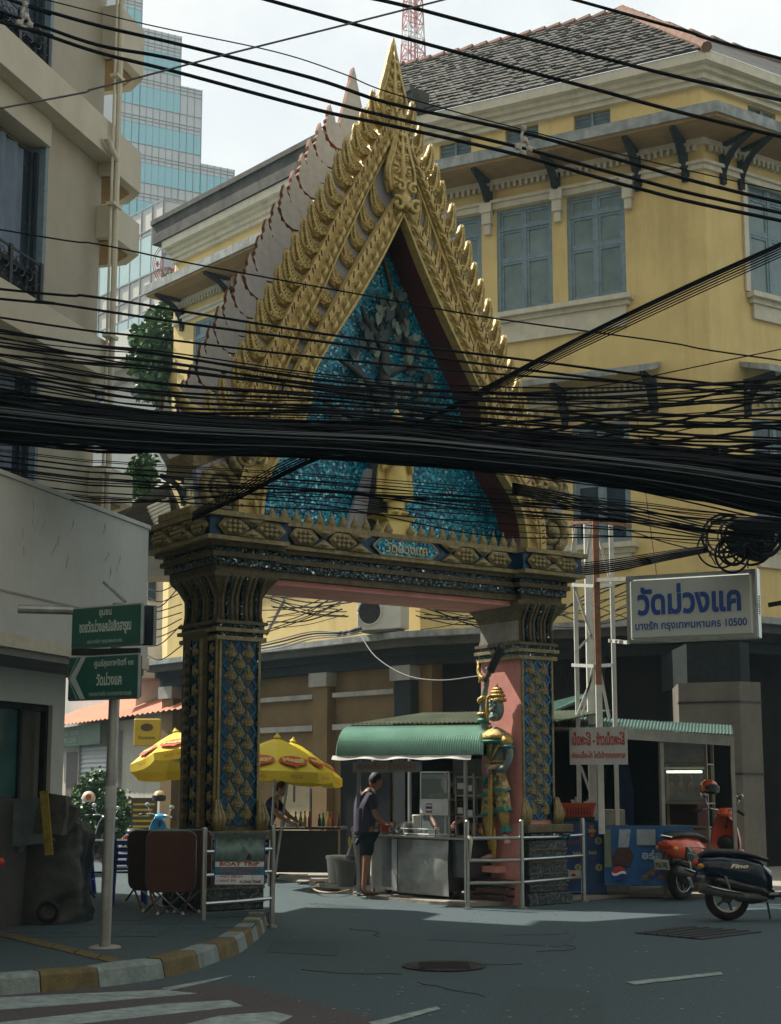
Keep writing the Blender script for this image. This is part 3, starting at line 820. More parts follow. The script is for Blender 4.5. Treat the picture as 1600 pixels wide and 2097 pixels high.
mb = MB(); mb.loft([[(w_ * math.cos(t), d_ * math.sin(t), z) for t in [k * .5236 for k in range(12)]] for w_, d_, z in
    ((.13, .08, .5), (.13, .08, .68), (.2, .1, .69), (.2, .1, .8), (.16, .11, 1.0), (.15, .11, 1.2), (.18, .12, 1.42), (.17, .1, 1.55), (.06, .06, 1.6), (.05, .05, 1.66))], True)
for sg in (-1, 1): mb.tube([(sg * .17, 0, 1.5), (sg * .22, 0, 1.3), (sg * .21, -.03, 1.1), (sg * .12, -.14, 1.2)], [.05, .045, .04, .03], 7)
for sg in (-1, 1): mb.prism([(sg * .12, .72), (sg * .3, .72), (sg * .27, 1.1), (sg * .2, 1.35), (sg * .12, 1.4)], .02, .05)
mb.build('robe', bg_, bud, smooth='edge')
mb = MB(); mb.ell((0, -.02, 1.76), (.085, .095, .115), 10, 8); mb.ell((0, -.0, 1.88), (.045, .045, .05), 8, 5); mb.lathe([(.02, 1.9), (.015, 1.96), (.004, 2.04)], 6)
mb.ell((0, -.115, 1.75), (.014, .02, .03), 5, 4)
for sg in (-1, 1): mb.ell((sg * .09, 0, 1.73), (.015, .03, .05), 5, 4)
mb.build('head', bg_, bud, smooth=True)
mb = MB()
for sg in (-1, 1): mb.tube([(sg * .06, 0, .52), (sg * .06, 0, .7)], [.045, .05], 7); mb.ell((sg * .07, -.07, .53), (.045, .1, .03), 7, 4)
mb.build('feet', bg_, bud, smooth=True)
# guardian statue against the pink face of the right pillar. frame: x = picture right, z up, -y = out of the wall
FT = GM @ M.Translation((X - .04, .42, 0)) @ M.Rotation(rad(-90), 4, 'Z')
gd = thing('guardian_statue', 'painted temple guardian statue raising a studded club on the pink pillar face', 'statue')
place(gd, FT @ M.Translation((.1, 0, .55)) @ M.Diagonal((.88, .72, .99, 1)))
gs = mat('grey_green_statue_paint', (.15, .21, .2), .55, 0, .2, 8, .15)
gsf = mat('pale_flesh_statue_paint', (.5, .33, .3), .6, 0, .15, 8, .1)
gg = mat('statue_gold', (.5, .34, .09), .38, .3, .35, 30, .7, 50)
gt = mat('statue_teal_trim', (.01, .2, .17), .5, 0, .3, 14, .2)
V_ = [(0, -.16, 1.1), (0, -.18, 1.3), (.0, -.2, 1.52), (.0, -.2, 1.72), (.02, -.2, 1.86),          # pelvis..neck
      (-.12, -.18, 1.05), (-.17, -.24, .7), (-.1, -.2, .3), (-.1, -.2, .13),                          # left leg (far)
      (.12, -.16, 1.05), (.2, -.26, .82), (.22, -.2, .46), (.2, -.18, .4),                            # raised leg
      (-.2, -.2, 1.72), (-.3, -.22, 1.98), (-.27, -.2, 2.3), (-.17, -.2, 2.52),                       # raised arm
      (.22, -.2, 1.7), (.36, -.2, 1.45), (.3, -.3, 1.25), (.16, -.36, 1.27)]
E_ = [(0, 1), (1, 2), (2, 3), (3, 4), (0, 5), (5, 6), (6, 7), (7, 8), (0, 9), (9, 10), (10, 11), (11, 12), (3, 13), (13, 14), (14, 15), (15, 16), (3, 17), (17, 18), (18, 19), (19, 20)]
r_ = [.15, .13, .16, .13, .075, .11, .085, .06, .05, .11, .085, .06, .05, .075, .065, .06, .04, .075, .07, .06, .045]
me = skinfig(V_, E_, r_); me.materials.append(gs); inst('body', me, gd, M())
mb = MB()   # head with face
mb.ell((.06, -.22, 2.08), (.125, .13, .17), 12, 9); mb.ell((.06, -.31, 1.97), (.09, .07, .07), 9, 6)
mb.ell((.085, -.365, 2.06), (.03, .05, .035), 7, 5)
for sg in (-1, 1):
    mb.ell((.075 + sg * .055, -.34, 2.12), (.03, .025, .022), 7, 5); mb.tube([(.075 + sg * .015, -.36, 2.14), (.075 + sg * .06, -.36, 2.19), (.075 + sg * .1, -.32, 2.16)], [.012, .016, .006], 5)
mb.tube([(0, -.35, 1.965), (.08, -.385, 1.96), (.15, -.35, 1.98)], [.014, .02, .014], 6)
hd = mb.build('head', gs, gd, smooth=True)
mb = MB(); mb.ell((.05, -.2, 2.16), (.145, .14, .15), 12, 7, cut=.1)
for k, (z, r2) in enumerate(((2.2, .15), (2.26, .13), (2.31, .1), (2.35, .07))): mb.torus((.04, -.19, z), r2, .022, 14, 5, 'z')
mb.lathe([(.05, 2.34), (.03, 2.38), (.004, 2.43)], 7, (.04, -.19, 0))
mb.tube([(-.08, -.28, 1.92), (-.1, -.3, 2.08), (-.04, -.34, 2.24), (.05, -.36, 2.27)], [.03, .035, .03, .01], 6); mb.ell((-.1, -.22, 2.02), (.03, .05, .08), 6, 5)
mb.build('crown_helmet', gg, gd, smooth=True)
mb = MB(); mb.lathe([(.13, 1.8), (.24, 1.74), (.28, 1.68), (.25, 1.66), (.13, 1.74)], 18, (0, -.19, 0))
mb.ell((.24, -.2, 1.63), (.13, .13, .09), 9, 6); mb.ell((-.22, -.2, 1.66), (.1, .11, .08), 9, 6)
mb.prism([(-.1, 1.7), (.1, 1.7), (.05, 1.5), (0, 1.38), (-.05, 1.5)], -.38, -.33)
mb.torus((0, -.18, 1.3), .17, .03, 16, 6, 'z'); mb.torus((0, -.18, 1.36), .16, .018, 16, 6, 'z')
mb.tube([(-.2, -.32, 1.6), (0, -.36, 1.33), (.2, -.32, 1.6)], .02, 5)
MB().torus((-.3, -.22, 2.02), .085, .022, 12, 5, 'z').build('armlet', gg, gd, smooth=True); MB().tube([(-.28, -.24, 2.2), (-.3, -.24, 2.24)], .085, 8).build('armlet', gg, gd, smooth=True); mb.build('gold_collar', gg, gd, smooth=True)
mb = MB()
mb.lathe([(.27, 1.655), (.3, 1.64), (.27, 1.61)], 18, (0, -.19, 0)); mb.torus((.26, -.2, 1.56), .12, .022, 12, 5, 'z'); mb.torus((-.28, -.22, 1.93), .085, .03, 12, 5, 'z')
mb.prism([(-.03, 1.52), (.03, 1.52), (.0, 1.4)], -.4, -.38)
mb.tube([(-.05, -.33, 1.22), (-.12, -.36, 1.12), (-.16, -.34, 1.0)], [.02, .04, .01], 5)
mb.build('teal_trim', gt, gd, smooth=True)
def skirt(c0, c1, r0, r1, m_, nm, wave=.012):
    c0, c1 = V(c0), V(c1); rings = []
    for t in (0, .5, 1):
        c = c0.lerp(c1, t); r = r0 + (r1 - r0) * t
        rings.append([c + V(((r + wave * t * math.sin(6 * a)) * math.cos(a), (r * .8 + wave * t * math.sin(6 * a)) * math.sin(a), .012 * t * math.cos(6 * a))) for a in [k * math.pi / 12 for k in range(24)]])
    MB().loft(rings, True).build(nm, m_, gd, smooth='edge')
gsc = mosaic('gold_scale_armour', [(0, (.36, .26, .08)), (.4, (.5, .38, .13)), (.6, (.2, .14, .04)), (.75, (.03, .14, .12)), (.88, (.5, .42, .3))], 24, .5, .15, .4)
skirt((0, -.18, 1.22), (-.12, -.21, .92), .15, .165, gsc, 'scaled_tunic'); skirt((0, -.18, 1.22), (.17, -.22, .98), .15, .16, gsc, 'scaled_tunic')
skirt((-.14, -.22, .93), (-.16, -.23, .9), .165, .19, gt, 'ruffled_hem', .03); skirt((.17, -.23, 1.0), (.18, -.24, .965), .155, .18, gt, 'ruffled_hem', .03)
skirt((-.15, -.22, .92), (-.17, -.23, .66), .135, .14, gsc, 'scaled_breeches'); skirt((.17, -.23, .98), (.21, -.24, .74), .135, .14, gsc, 'scaled_breeches')
skirt((-.17, -.23, .67), (-.175, -.23, .63), .14, .165, gt, 'ruffled_hem', .025); skirt((.21, -.24, .75), (.21, -.24, .7), .14, .165, gt, 'ruffled_hem', .025)
skirt((.22, -.2, .52), (.22, -.2, .42), .07, .1, gt, 'ankle_ruffle', .02)
mb = MB()
for a, b in (((-.16, -.23, .66), (-.1, -.2, .18)), ((.21, -.25, .72), (.22, -.2, .5))): mb.tube([a, V(a).lerp(V(b), .5), b], [.1, .095, .07], 10)
mb.build('gold_leggings', gg, gd, smooth=True)
mb = MB(); mb.tube([(.02, -.36, 1.2), (.03, -.38, .8), (-.02, -.34, .35), (.03, -.3, .1)], [.05, .06, .05, .02], 8, flat=.4)
mb.tube([(.02, -.28, .45), (.06, -.3, .25), (.03, -.28, -.05)], [.03, .03, .008], 6); mb.tube([(-.25, -.3, .35), (-.3, -.3, .5), (-.22, -.3, .3)], [.05, .06, .01], 6)
mb.build('sash', gg, gd, smooth=True)
mb = MB(); mb.torus((.0, -.38, 1.19), .045, .018, 12, 5); mb.ell((0, -.4, 1.19), .025, 6, 4); mb.torus((-.02, -.34, 1.35), .03, .014, 10, 5)
mb.build('jewelled_buckle', mat('jewel_pink', (.4, .2, .28), .3, .3, .3, 20, .2), gd, smooth=True)
def foot(p, d, nm):
    mb = MB(); p = V(p); d = V(d).normalized(); q = V((-d.y, d.x, 0)) if abs(d.z) < .9 else V((1, 0, 0))
    mb.tube([p - d * .05 + V((0, 0, .02)), p + d * .05 + V((0, 0, .02)), p + d * .17 - V((0, 0, .005))], [.05, .055, .045], 8, flat=.7)
    for k in range(5): mb.ell(tuple(p + d * (.19 - .012 * abs(k - 1)) + q * (k - 2) * .022 - V((0, 0, .012))), (.016, .02, .014), 6, 4)
    mb.build(nm, gsf, gd, smooth=True)
foot((-.12, -.22, .06), (-.75, -.6, -.1), 'foot'); foot((.22, -.22, .34), (.75, -.45, -.25), 'foot')
def hand(c, d, m_, parent, s=1.0, fist=True, flip=1, name='hand'):
    """palm, four bent fingers of unequal length and a thumb closing on the side"""
    c = V(c); d = V(d).normalized(); a = d.cross(V((0, 0, 1)));
    if a.length < .1: a = d.cross(V((0, 1, 0)))
    a.normalize(); b = a.cross(d).normalized()
    mb = MB(); mb.tube([c - d * .03 * s, c + d * .01 * s, c + d * .045 * s], [.026 * s, .036 * s, .032 * s], 8, flat=.6)
    for k, ln in enumerate((.062, .072, .066, .05)):
        o_ = c + d * .04 * s + a * (k - 1.5) * .018 * s
        m1 = o_ + d * ln * .45 * s + b * -.012 * s * flip; m2 = o_ + d * ln * (.5 if fist else .95) * s + b * -.04 * s * flip; m3 = o_ + d * ln * (.15 if fist else 1.2) * s + b * -.05 * s * flip
        mb.tube([o_, m1, m2, m3], [.0095 * s, .009 * s, .008 * s, .006 * s], 6)
    t0 = c - a * .03 * s; mb.tube([t0, t0 - a * .012 * s + d * .025 * s - b * .015 * s * flip, t0 + a * .01 * s + d * .045 * s - b * .04 * s * flip], [.012 * s, .011 * s, .008 * s], 6)
    return mb.build(name, m_, parent, smooth=True)
hand((-.16, -.22, 2.54), (.5, -.1, .6), gs, gd, 1.5, flip=-1); hand((.12, -.38, 1.28), (-1, -.1, 0), gsf, gd, 1.5)
clubm = mat('club_black_paint', (.015, .03, .035), .5, 0, .3, 10, .2)
ct = [V((-.22, -.24, 2.48)), V((.0, -.3, 2.62)), V((.34, -.36, 2.92))]
mb = MB(); mb.tube(ct, [.03, .045, .055], 8)
for k in range(15):
    p = ct[1].lerp(ct[2], k / 14); d = (ct[2] - ct[1]).normalized(); mb.tube([p - d * .008, p + d * .008], [.075, .06], 8)
mb.build('studded_club', clubm, gd, smooth='edge')
mb = MB(); mb.tube([(-.2, -.25, 2.5), (-.3, -.25, 2.52), (-.36, -.25, 2.62), (-.36, -.25, 2.76)], [.045, .045, .035, .012], 7); mb.tube([(-.3, -.25, 2.5), (-.36, -.25, 2.46)], [.03, .01], 6)
mb.build('club_pommel', gg, gd, smooth=True)

# ------------------------------------------------------------ ochre corner building
C0 = V((6.07, 27, 0)); RB = math.atan2(.46, -.888)
yb = thing('ochre_building', 'three storey ochre corner building with cream mouldings, bracketed eave and grey blue shutters', 'building', C0, RB)
def facemat(o, d, flip=False):
    """world frame of a facade: x along d (seen from the street either way), y = into the wall, z up"""
    d = V((d[0], d[1], 0)).normalized()
    n = V((-d.y, d.x, 0))
    if n.y < 0: n = -n
    return M(((d.x, n.x, 0, o[0]), (d.y, n.y, 0, o[1]), (0, 0, 1, 0), (0, 0, 0, 1)))
WI = wmat(yb).inverted()
FA = facemat(C0, (-.888, .46)); B0 = V((.63, 29.82, 0)); FB = facemat(B0, (-.66, .75)); FC = facemat(C0, (.84, .54))
# FB normal must point away from the viewer
def wallpanels(F, parent, nm, m_, x0, x1, z0, z1, ops, depth=.22, y=0):
    xs = sorted({x0, x1, *[o[0] for o in ops], *[o[1] for o in ops]}); zs = sorted({z0, z1, *[o[2] for o in ops], *[o[3] for o in ops]})
    mb = MB(F)
    for i in range(len(xs) - 1):
        for j in range(len(zs) - 1):
            cx, cz = (xs[i] + xs[i + 1]) / 2, (zs[j] + zs[j + 1]) / 2
            if any(o[0] < cx < o[1] and o[2] < cz < o[3] for o in ops): continue
            mb.add([(xs[i], y, zs[j]), (xs[i + 1], y, zs[j]), (xs[i + 1], y, zs[j + 1]), (xs[i], y, zs[j + 1])], [(0, 1, 2, 3)])
    for a, b, c, d in ops:
        q = [(a, c), (b, c), (b, d), (a, d)]
        for k in range(4):
            p, r = q[k], q[(k + 1) % 4]
            mb.add([(p[0], y, p[1]), (r[0], y, r[1]), (r[0], y + depth, r[1]), (p[0], y + depth, p[1])], [(0, 1, 2, 3)])
    mb.add([(x0, y + .5, z0), (x1, y + .5, z0), (x1, y + .5, z1), (x0, y + .5, z1)], [(0, 1, 2, 3)])
    return mb.build(nm, m_, parent, world=True)
def window(F, parent, x0, x1, z0, z1, pane=winpane, y=.08, transom=.42):
    mb = MB(F); f = .075
    mb.box(x0, x0 + f, y - .05, y + .04, z0, z1); mb.box(x1 - f, x1, y - .05, y + .04, z0, z1)
    mb.box(x0 + f, x1 - f, y - .05, y + .04, z0, z0 + f); mb.box(x0 + f, x1 - f, y - .05, y + .04, z1 - f, z1)
    zt = z1 - transom; xm = (x0 + x1) / 2; zm = z0 + (zt - z0) * .62
    mb.box(x0 + f, x1 - f, y - .045, y + .04, zt - .04, zt + .04); mb.box(xm - .035, xm + .035, y - .04, y + .04, z0 + f, z1 - f)
    w = mb.build('window', winframe, parent, world=True)
    for sg in (0, 1):
        a = (x0 + f) if sg == 0 else xm + .035; b = (xm - .035) if sg == 0 else x1 - f
        mb = MB(F)     # leaf: stiles and rails
        g = .05
        for c, d in ((zt + .04, z1 - f), (z0 + f, zm - .03), (zm + .03, zt - .04)):
            mb.box(a, a + g, y - .02, y + .02, c, d); mb.box(b - g, b, y - .02, y + .02, c, d); mb.box(a + g, b - g, y - .02, y + .02, c, c + g); mb.box(a + g, b - g, y - .02, y + .02, d - g, d)
            mb.cur = 0
        mb.box(a, b, y - .03, y + .02, zm - .03, zm + .03)
        mb.build('shutter_leaf', winframe, w, world=True)
        for c, d in ((zt + .04, z1 - f), (z0 + f, zm - .03), (zm + .03, zt - .04)):
            MB(F).box(a + g, b - g, y + .005, y + .015, c + g, d - g).build('pane', pane, w, world=True)
    return w
opsA = [(1.6, 2.82, 11.13, 13.36), (3.14, 4.36, 11.13, 13.36), (4.7, 5.9, 11.13, 13.36), (1.62, 2.8, 6.2, 8.6), (3.2, 4.35, 6.2, 8.6)]
ventA = [(1.85, 2.63, 14.55, 15.08), (3.4, 4.14, 14.55, 15.08), (4.92, 5.66, 14.55, 15.08)]
wallpanels(FA, yb, 'wall', yellow_wall, -.02, 6.15, 4.6, 15.4, opsA + ventA)
opsC = [(1.2, 2.45, 11.13, 13.6), (1.1, 2.35, 6.2, 8.6), (3.6, 4.85, 11.13, 13.6)]; ventC = [(1.3, 2.1, 14.6, 15.08)]
wallpanels(FC, yb, 'wall', yellow_wall, 0, 7, 4.6, 15.4, opsC + ventC)
opsB = [(a, a + 1.2, c, d) for a in (1.0, 3.0, 5.2, 7.4) for c, d in ((11.1, 13.3), (6.3, 8.6))]
wallpanels(FB, yb, 'wall', yellow_wall, 0, 9.5, 4.6, 15.4, opsB)
for F, ops in ((FA, opsA), (FC, opsC), (FB, opsB)):
    for a, b, c, d in ops: window(F, yb, a, b, c, d, winpane if c > 10 else winpane_d)
for F, ops in ((FA, ventA), (FC, ventC)):
    for a, b, c, d in ops:
        mb = MB(F); mb.box(a, b, .14, .2, c, d)
        vf = mb.build('vent', winpane_d, yb, world=True)
        for k in range(6): MB(F).beam((a, .1, c + .05 + k * .085), (b, .1, c + .05 + k * .085), .07, .015, up=(0, 1, 1)).build('louvre', winframe, vf, world=True)
        MB(F).box((a + b) / 2 - .02, (a + b) / 2 + .02, .02, .09, c, d).build('louvre_post', winframe, vf, world=True)
# end wall of the long wing, in the sun
Bend = FB @ V((9.5, 0, 0)); 
FE = facemat(Bend, (-.2, .98))
wallpanels(FE, yb, 'wall', yellow_wall, 0, 3, 4.6, 15.2, [])
def run(F, x0, x1, boxes, nm, m_):
    for (y0, y1, z0, z1) in boxes: MB(F).box(x0, x1, y0, y1, z0, z1).build(nm, m_, yb, world=True)
def mitre(poly_off, z0, z1, nm, m_, x_end=(7, 9.5)):
    """a moulding that follows all three facades, standing poly_off proud of the walls"""
    def side(o):
        a = FC @ V((x_end[0], -o, 0)); 
        def inter(F1, F2):
            p = F1 @ V((0, -o, 0)); d = (F1 @ V((1, 0, 0))) - (F1 @ V((0, 0, 0))); q = F2 @ V((0, -o, 0)); e = (F2 @ V((1, 0, 0))) - (F2 @ V((0, 0, 0)))
            t = ((q.x - p.x) * e.y - (q.y - p.y) * e.x) / (d.x * e.y - d.y * e.x); return p + d * t
        return [a, inter(FC, FA), inter(FA, FB), FB @ V((x_end[1], -o, 0))]
    o_ = side(poly_off); i_ = side(-.12)
    poly = [(p.x, p.y) for p in o_] + [(p.x, p.y) for p in reversed(i_)]
    return MB().slab(poly, z0, z1).build(nm, m_, yb, world=True)
mitre(.12, 15.1, 15.2, 'cornice_moulding', cream); mitre(.2, 15.2, 15.32, 'cornice_moulding', cream); mitre(.3, 15.32, 15.42, 'cornice_moulding', cream); mitre(.45, 15.42, 15.62, 'roof_fascia', eave_grey if False else cream)
# bracketed canopy
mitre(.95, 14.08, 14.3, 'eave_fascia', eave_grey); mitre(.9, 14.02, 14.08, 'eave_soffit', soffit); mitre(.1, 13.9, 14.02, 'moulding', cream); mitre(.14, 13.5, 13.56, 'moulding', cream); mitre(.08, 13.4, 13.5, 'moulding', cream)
def dentils(F, x0, x1, z, step=.13, y=-.09, h=.12):
    me = MB().box(-.03, .03, -.06, .02, -h, 0).mesh('dentil', cream)
    n = int((x1 - x0) / step); ob = MB(F)
    for k in range(n): ob.box(x0 + k * step, x0 + k * step + .06, y - .04, y + .05, z - h, z)
    ob.build('dentil_row', cream, yb, world=True, kind='stuff')
dentils(FA, .1, 6.1, 13.9); dentils(FC, .1, 5, 13.9); dentils(FB, .1, 9.4, 13.9)
def bracket(F, x, z, s_=1.0, m_=bracket_m):
    mb = MB(F); p = smooth_path([(x, -.0, z - .75 * s_), (x, -.12 * s_, z - .45 * s_), (x, -.4 * s_, z - .2 * s_), (x, -.85 * s_, z - .05)], 3)
    mb.tube(p, [.08, .09, .1, .1, .09, .09, .08, .08, .07, .06][:len(p)], 4)
    mb.box(x - .06, x + .06, -.08, .0, z - .85 * s_, z); mb.box(x - .05, x + .05, -.85 * s_, -.08, z - .09, z)
    mb.build('eave_bracket', m_, yb, world=True)
for x in (.35, 1.3, 3.0, 4.5, 6.0): bracket(FA, x, 14.05)
for x in (.5, 1.0, 3.0): bracket(FC, x, 14.05)
for x in (1.0, 2.7, 4.8, 6.9, 9.1): bracket(FB, x, 14.05)
# window heads and sills
def sill(F, x0, x1, z, h=.5):
    MB(F).box(x0 - .15, x1 + .15, -.22, -.01, z - .1, z).build('sill', cream, yb, world=True)
    MB(F).box(x0 - .08, x1 + .08, -.12, -.01, z - .2, z - .103).build('sill', cream, yb, world=True)
    if h: MB(F).box(x0, x1, -.07, -.01, z - h, z - .203).build('apron', cream, yb, world=True)
sill(FA, 1.6, 5.9, 11.1, .62); sill(FC, 1.2, 2.45, 11.1, .5); sill(FC, 3.6, 4.85, 11.1, .5); sill(FA, 1.62, 2.8, 6.18, .5); sill(FC, 1.1, 2.35, 6.18, .5); sill(FB, .9, 9, 11.05, .3); sill(FA, 3.2, 4.35, 6.18, .5)
for x in (2.98, 4.53, 1.5, 6.0):
    mb = MB(F := FA); mb.box(x - .1, x + .1, -.16, -.01, 13.06, 13.5); mb.box(x - .13, x + .13, -.2, -.161, 13.3, 13.5); mb.box(x - .07, x + .07, -.12, -.008, 12.85, 13.058)
    mb.build('pilaster_cap', cream, yb, world=True)
for (F, a, b) in ((FA, 1.5, 6.1), (FC, 1.1, 2.55)):
    MB(F).box(a, b, -.1, -.012, 13.37, 13.395).build('lintel', cream, yb, world=True)
for F, x in ((FC, 1.08), (FC, 2.57)): MB(F).box(x - .06, x + .06, -.06, -.01, 11.13, 13.5).build('architrave', cream, yb, world=True)
# lower window awnings with carved valance
def awning(F, x0, x1, z, d=.85):
    mb = MB(F); mb.loft([[(x0, -.02, z + .32), (x1, -.02, z + .32), (x1 + .1, -d, z + .06), (x0 - .1, -d, z + .06)], [(x0, -.02, z + .22), (x1, -.02, z + .22), (x1 + .1, -d, z - .06), (x0 - .1, -d, z - .06)]], True)
    mb.build('window_awning', eave_grey, yb, world=True)
    for x in (x0 + .15, x1 - .15, (x0 + x1) / 2) if x1 - x0 > 2.5 else (x0 + .15, x1 - .15): bracket(F, x, z - .02, .85)
    MB(F).box(x0 + .1, x1 - .1, -.09, -.01, z - .3, z - .2).build('moulding', cream, yb, world=True)
    MB(F).box(x0 + .1, x1 - .1, -.07, -.01, z - .62, z - .56).build('moulding', cream, yb, world=True)
    mb = MB(F)
    for k in range(int((x1 - x0 - .3) / .13)): mb.box(x0 + .15 + k * .13, x0 + .21 + k * .13, -.11, -.012, z - .2, z - .06)
    for k in range(int((x1 - x0 - .3) / .22)): mb.prism([(x0 + .15 + k * .22, z - .34), (x0 + .35 + k * .22, z - .34), (x0 + .25 + k * .22, z - .52)], -.06, -.01)
    mb.build('carved_valance', cream, yb, world=True, kind='stuff')
awning(FA, .95, 4.9, 9.35); awning(FC, .8, 2.9, 9.35); awning(FB, .8, 4.6, 9.3); awning(FB, 5, 9, 9.3)
# first floor ledge and recessed ground floor, overhang shade put into their colours
mitre(.75, 4.5, 4.62, 'ledge', eave_grey); mitre(.6, 4.35, 4.5, 'ledge', mat('shade_dark_ledge', (.07, .07, .065), .9, 0, .3, 4, .3)); mitre(.35, 4.2, 4.35, 'ledge', bracket_m); mitre(.2, 4.0, 4.2, 'ledge', bracket_m)
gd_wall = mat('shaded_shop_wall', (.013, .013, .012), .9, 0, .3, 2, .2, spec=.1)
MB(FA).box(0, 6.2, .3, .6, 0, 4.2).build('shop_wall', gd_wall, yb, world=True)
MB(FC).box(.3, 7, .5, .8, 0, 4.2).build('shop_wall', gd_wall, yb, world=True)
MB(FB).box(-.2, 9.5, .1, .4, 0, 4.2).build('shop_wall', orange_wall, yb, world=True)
for x in (.2, 2.9, 5.9, 9.0):
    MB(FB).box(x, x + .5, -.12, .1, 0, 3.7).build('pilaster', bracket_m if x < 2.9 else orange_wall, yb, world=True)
    MB(FB).box(x - .06, x + .56, -.2, .1, 3.7, 4.0).build('capital', concrete, yb, world=True)
for x0_, x1_ in ((3.5, 5.8), (.8, 2.8), (6.5, 8.9)):
    MB(FB).box(x0_, x1_, -.06, .1, 2.75, 2.87).build('lintel', concrete, yb, world=True); MB(FB).box(x0_, x1_, -.06, .1, 3.45, 3.55).build('lintel', concrete, yb, world=True)
for x in (.6, 2.2, 3.8): MB(FA).box(x, x + .35, -.05, .3, 0, 4.0).build('pilaster', bracket_m, yb, world=True)
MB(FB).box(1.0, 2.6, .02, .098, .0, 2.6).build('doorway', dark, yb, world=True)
# corner pier of the ground floor
pr = mat('pier_render', (.13, .12, .1), .85, 0, .15, 3, .3, 40, stain=.35)
c1 = at(1525, 1700, 24.6); FP = facemat((c1.x, c1.y, 0), (-.888, .46)); FQ = facemat((c1.x, c1.y, 0), (.84, .54))
a_ = FP @ V((1.05, 0, 0)); b_ = FQ @ V((.5, 0, 0)); dd = V((.2, 1.6, 0))
MB().slab([(c1.x, c1.y), (a_.x, a_.y), (a_.x + dd.x, a_.y + dd.y), (b_.x + dd.x, b_.y + dd.y), (b_.x, b_.y)], 0, 3.3).build('corner_pier', pr, yb, world=True)
for z in (1.75, 2.95):
    e = .012; MB().slab([(c1.x, c1.y - e), (a_.x - e, a_.y - e), (a_.x, a_.y + .1), (b_.x, b_.y + .1), (b_.x + e, b_.y - e)], z, z + .03).build('pier_groove', black, yb, world=True)
MB().slab([(c1.x + .1, c1.y + .3), (a_.x + .2, a_.y + .2), (a_.x + dd.x, a_.y + dd.y + 1), (b_.x + dd.x, b_.y + dd.y + 1), (b_.x - .1, b_.y + .3)], 3.3, 4.0).build('pier_shade_block', bracket_m, yb, world=True)  # dark block painting the deep shade above the pier
# hipped roof
def fpt(F, x, y, z): return F @ V((x, y, z))
ap = fpt(FA, 2.9, 4.2, 19.5); rb = fpt(FA, 9.0, 4.2, 19.5)
eaA = [fpt(FA, -.26, -.47, 15.62), fpt(FA, 6.3, -.47, 15.62)]
mb = MB(); mb.add([eaA[0], eaA[1], rb, ap], [(0, 1, 2, 3)]); mb.add([fpt(FC, 8, -.47, 15.62), eaA[0], ap, fpt(FC, 9, 4.2, 19.5)], [(0, 1, 2, 3)])
mb.add([eaA[1], fpt(FB, 9.9, -.47, 15.62), fpt(FB, 8.5, 4, 17.6), rb], [(0, 1, 2, 3)])
roof = mb.build('roof', tile_m, yb, world=True)
def tiles(p0, p1, q1, q0, rows, cols):
    mb = MB()
    n = (p1 - p0).cross(q0 - p0).normalized()
    if n.z < 0: n = -n
    for i in range(rows):
        a0, a1 = p0.lerp(q0, i / rows), p1.lerp(q1, i / rows); b0, b1 = p0.lerp(q0, (i + 1.15) / rows), p1.lerp(q1, (i + 1.15) / rows)
        for k in range(cols):
            t0, t1 = (k + .03) / cols, (k + .97) / cols; h = .045 + R.uniform(-.015, .02)
            A, B, C, D = a0.lerp(a1, t0), a0.lerp(a1, t1), b0.lerp(b1, t1), b0.lerp(b1, t0)
            mb.add([A, B, A + n * h, B + n * h, C + n * .012, D + n * .012], [(0, 1, 3, 2), (2, 3, 4, 5)])
    return mb
tm = tiles(*[p + V((0, 0, .01)) for p in (eaA[0], eaA[1], rb, ap)], 20, 50)
tm.build('roof_tile', tile_m, roof, world=True, kind='stuff')
def caps(p, q, n, r, m_=redtile):
    for k in range(n):
        a = p.lerp(q, k / n); b = p.lerp(q, (k + 1.1) / n)
        a = a + V((0, 0, R.uniform(.0, .03)))
        MB().tube([a, b + V((0, 0, -.02))], [r * 1.15, r * .85], 8).build('ridge_tile', m_, roof, world=True)
caps(ap, rb, 16, .11); caps(ap, eaA[0] + V((0, 0, .06)), 16, .13); 
# balustrade-like ridge seen beside the apex, right hip
caps(ap, fpt(FC, 9, 4.2, 19.5), 10, .1)
MB(FB).box(-.3, 9.9, -.5, .0, 15.63, 16.25).build('parapet_band', tile_m, yb, world=True)
MB(FB).box(-.3, 9.9, -.56, -.5, 16.15, 16.28).build('parapet_coping', tile_m, yb, world=True)
# mural on the orange wall: plain pale figure shapes
mur = mat('faded_mural_cream', (.3, .25, .16), .9, 0, .15, 4, .2)
mb = MB(FB); mb.prism([(4.75, .5), (3.75, .5), (3.7, 1.5), (3.95, 2.3), (4.5, 2.35), (4.8, 1.6)], .085, .098); mb.prism([(3.95, 2.3), (3.3, 2.3), (3.05, 1.9), (3.25, 1.5), (3.7, 1.45)], .082, .098)
m1 = mb.build('mural', mur, yb, world=True)
mb = MB(FB)
for a, b in (((4.75, .5), (4.8, 1.6)), ((4.3, 1.2), (4.3, 1.9)), ((3.7, .5), (3.7, 1.5)), ((3.7, 1.45), (3.25, 1.48)), ((3.25, 1.48), (3.03, 1.9)), ((3.03, 1.9), (3.1, 2.2)), ((3.5, 2.1), (3.42, 1.95))):
    mb.beam((a[0], .07, a[1]), (b[0], .07, b[1]), .05, .012, up=(0, 1, 0))
mb.build('mural_outline', black, m1, world=True, kind='stuff')
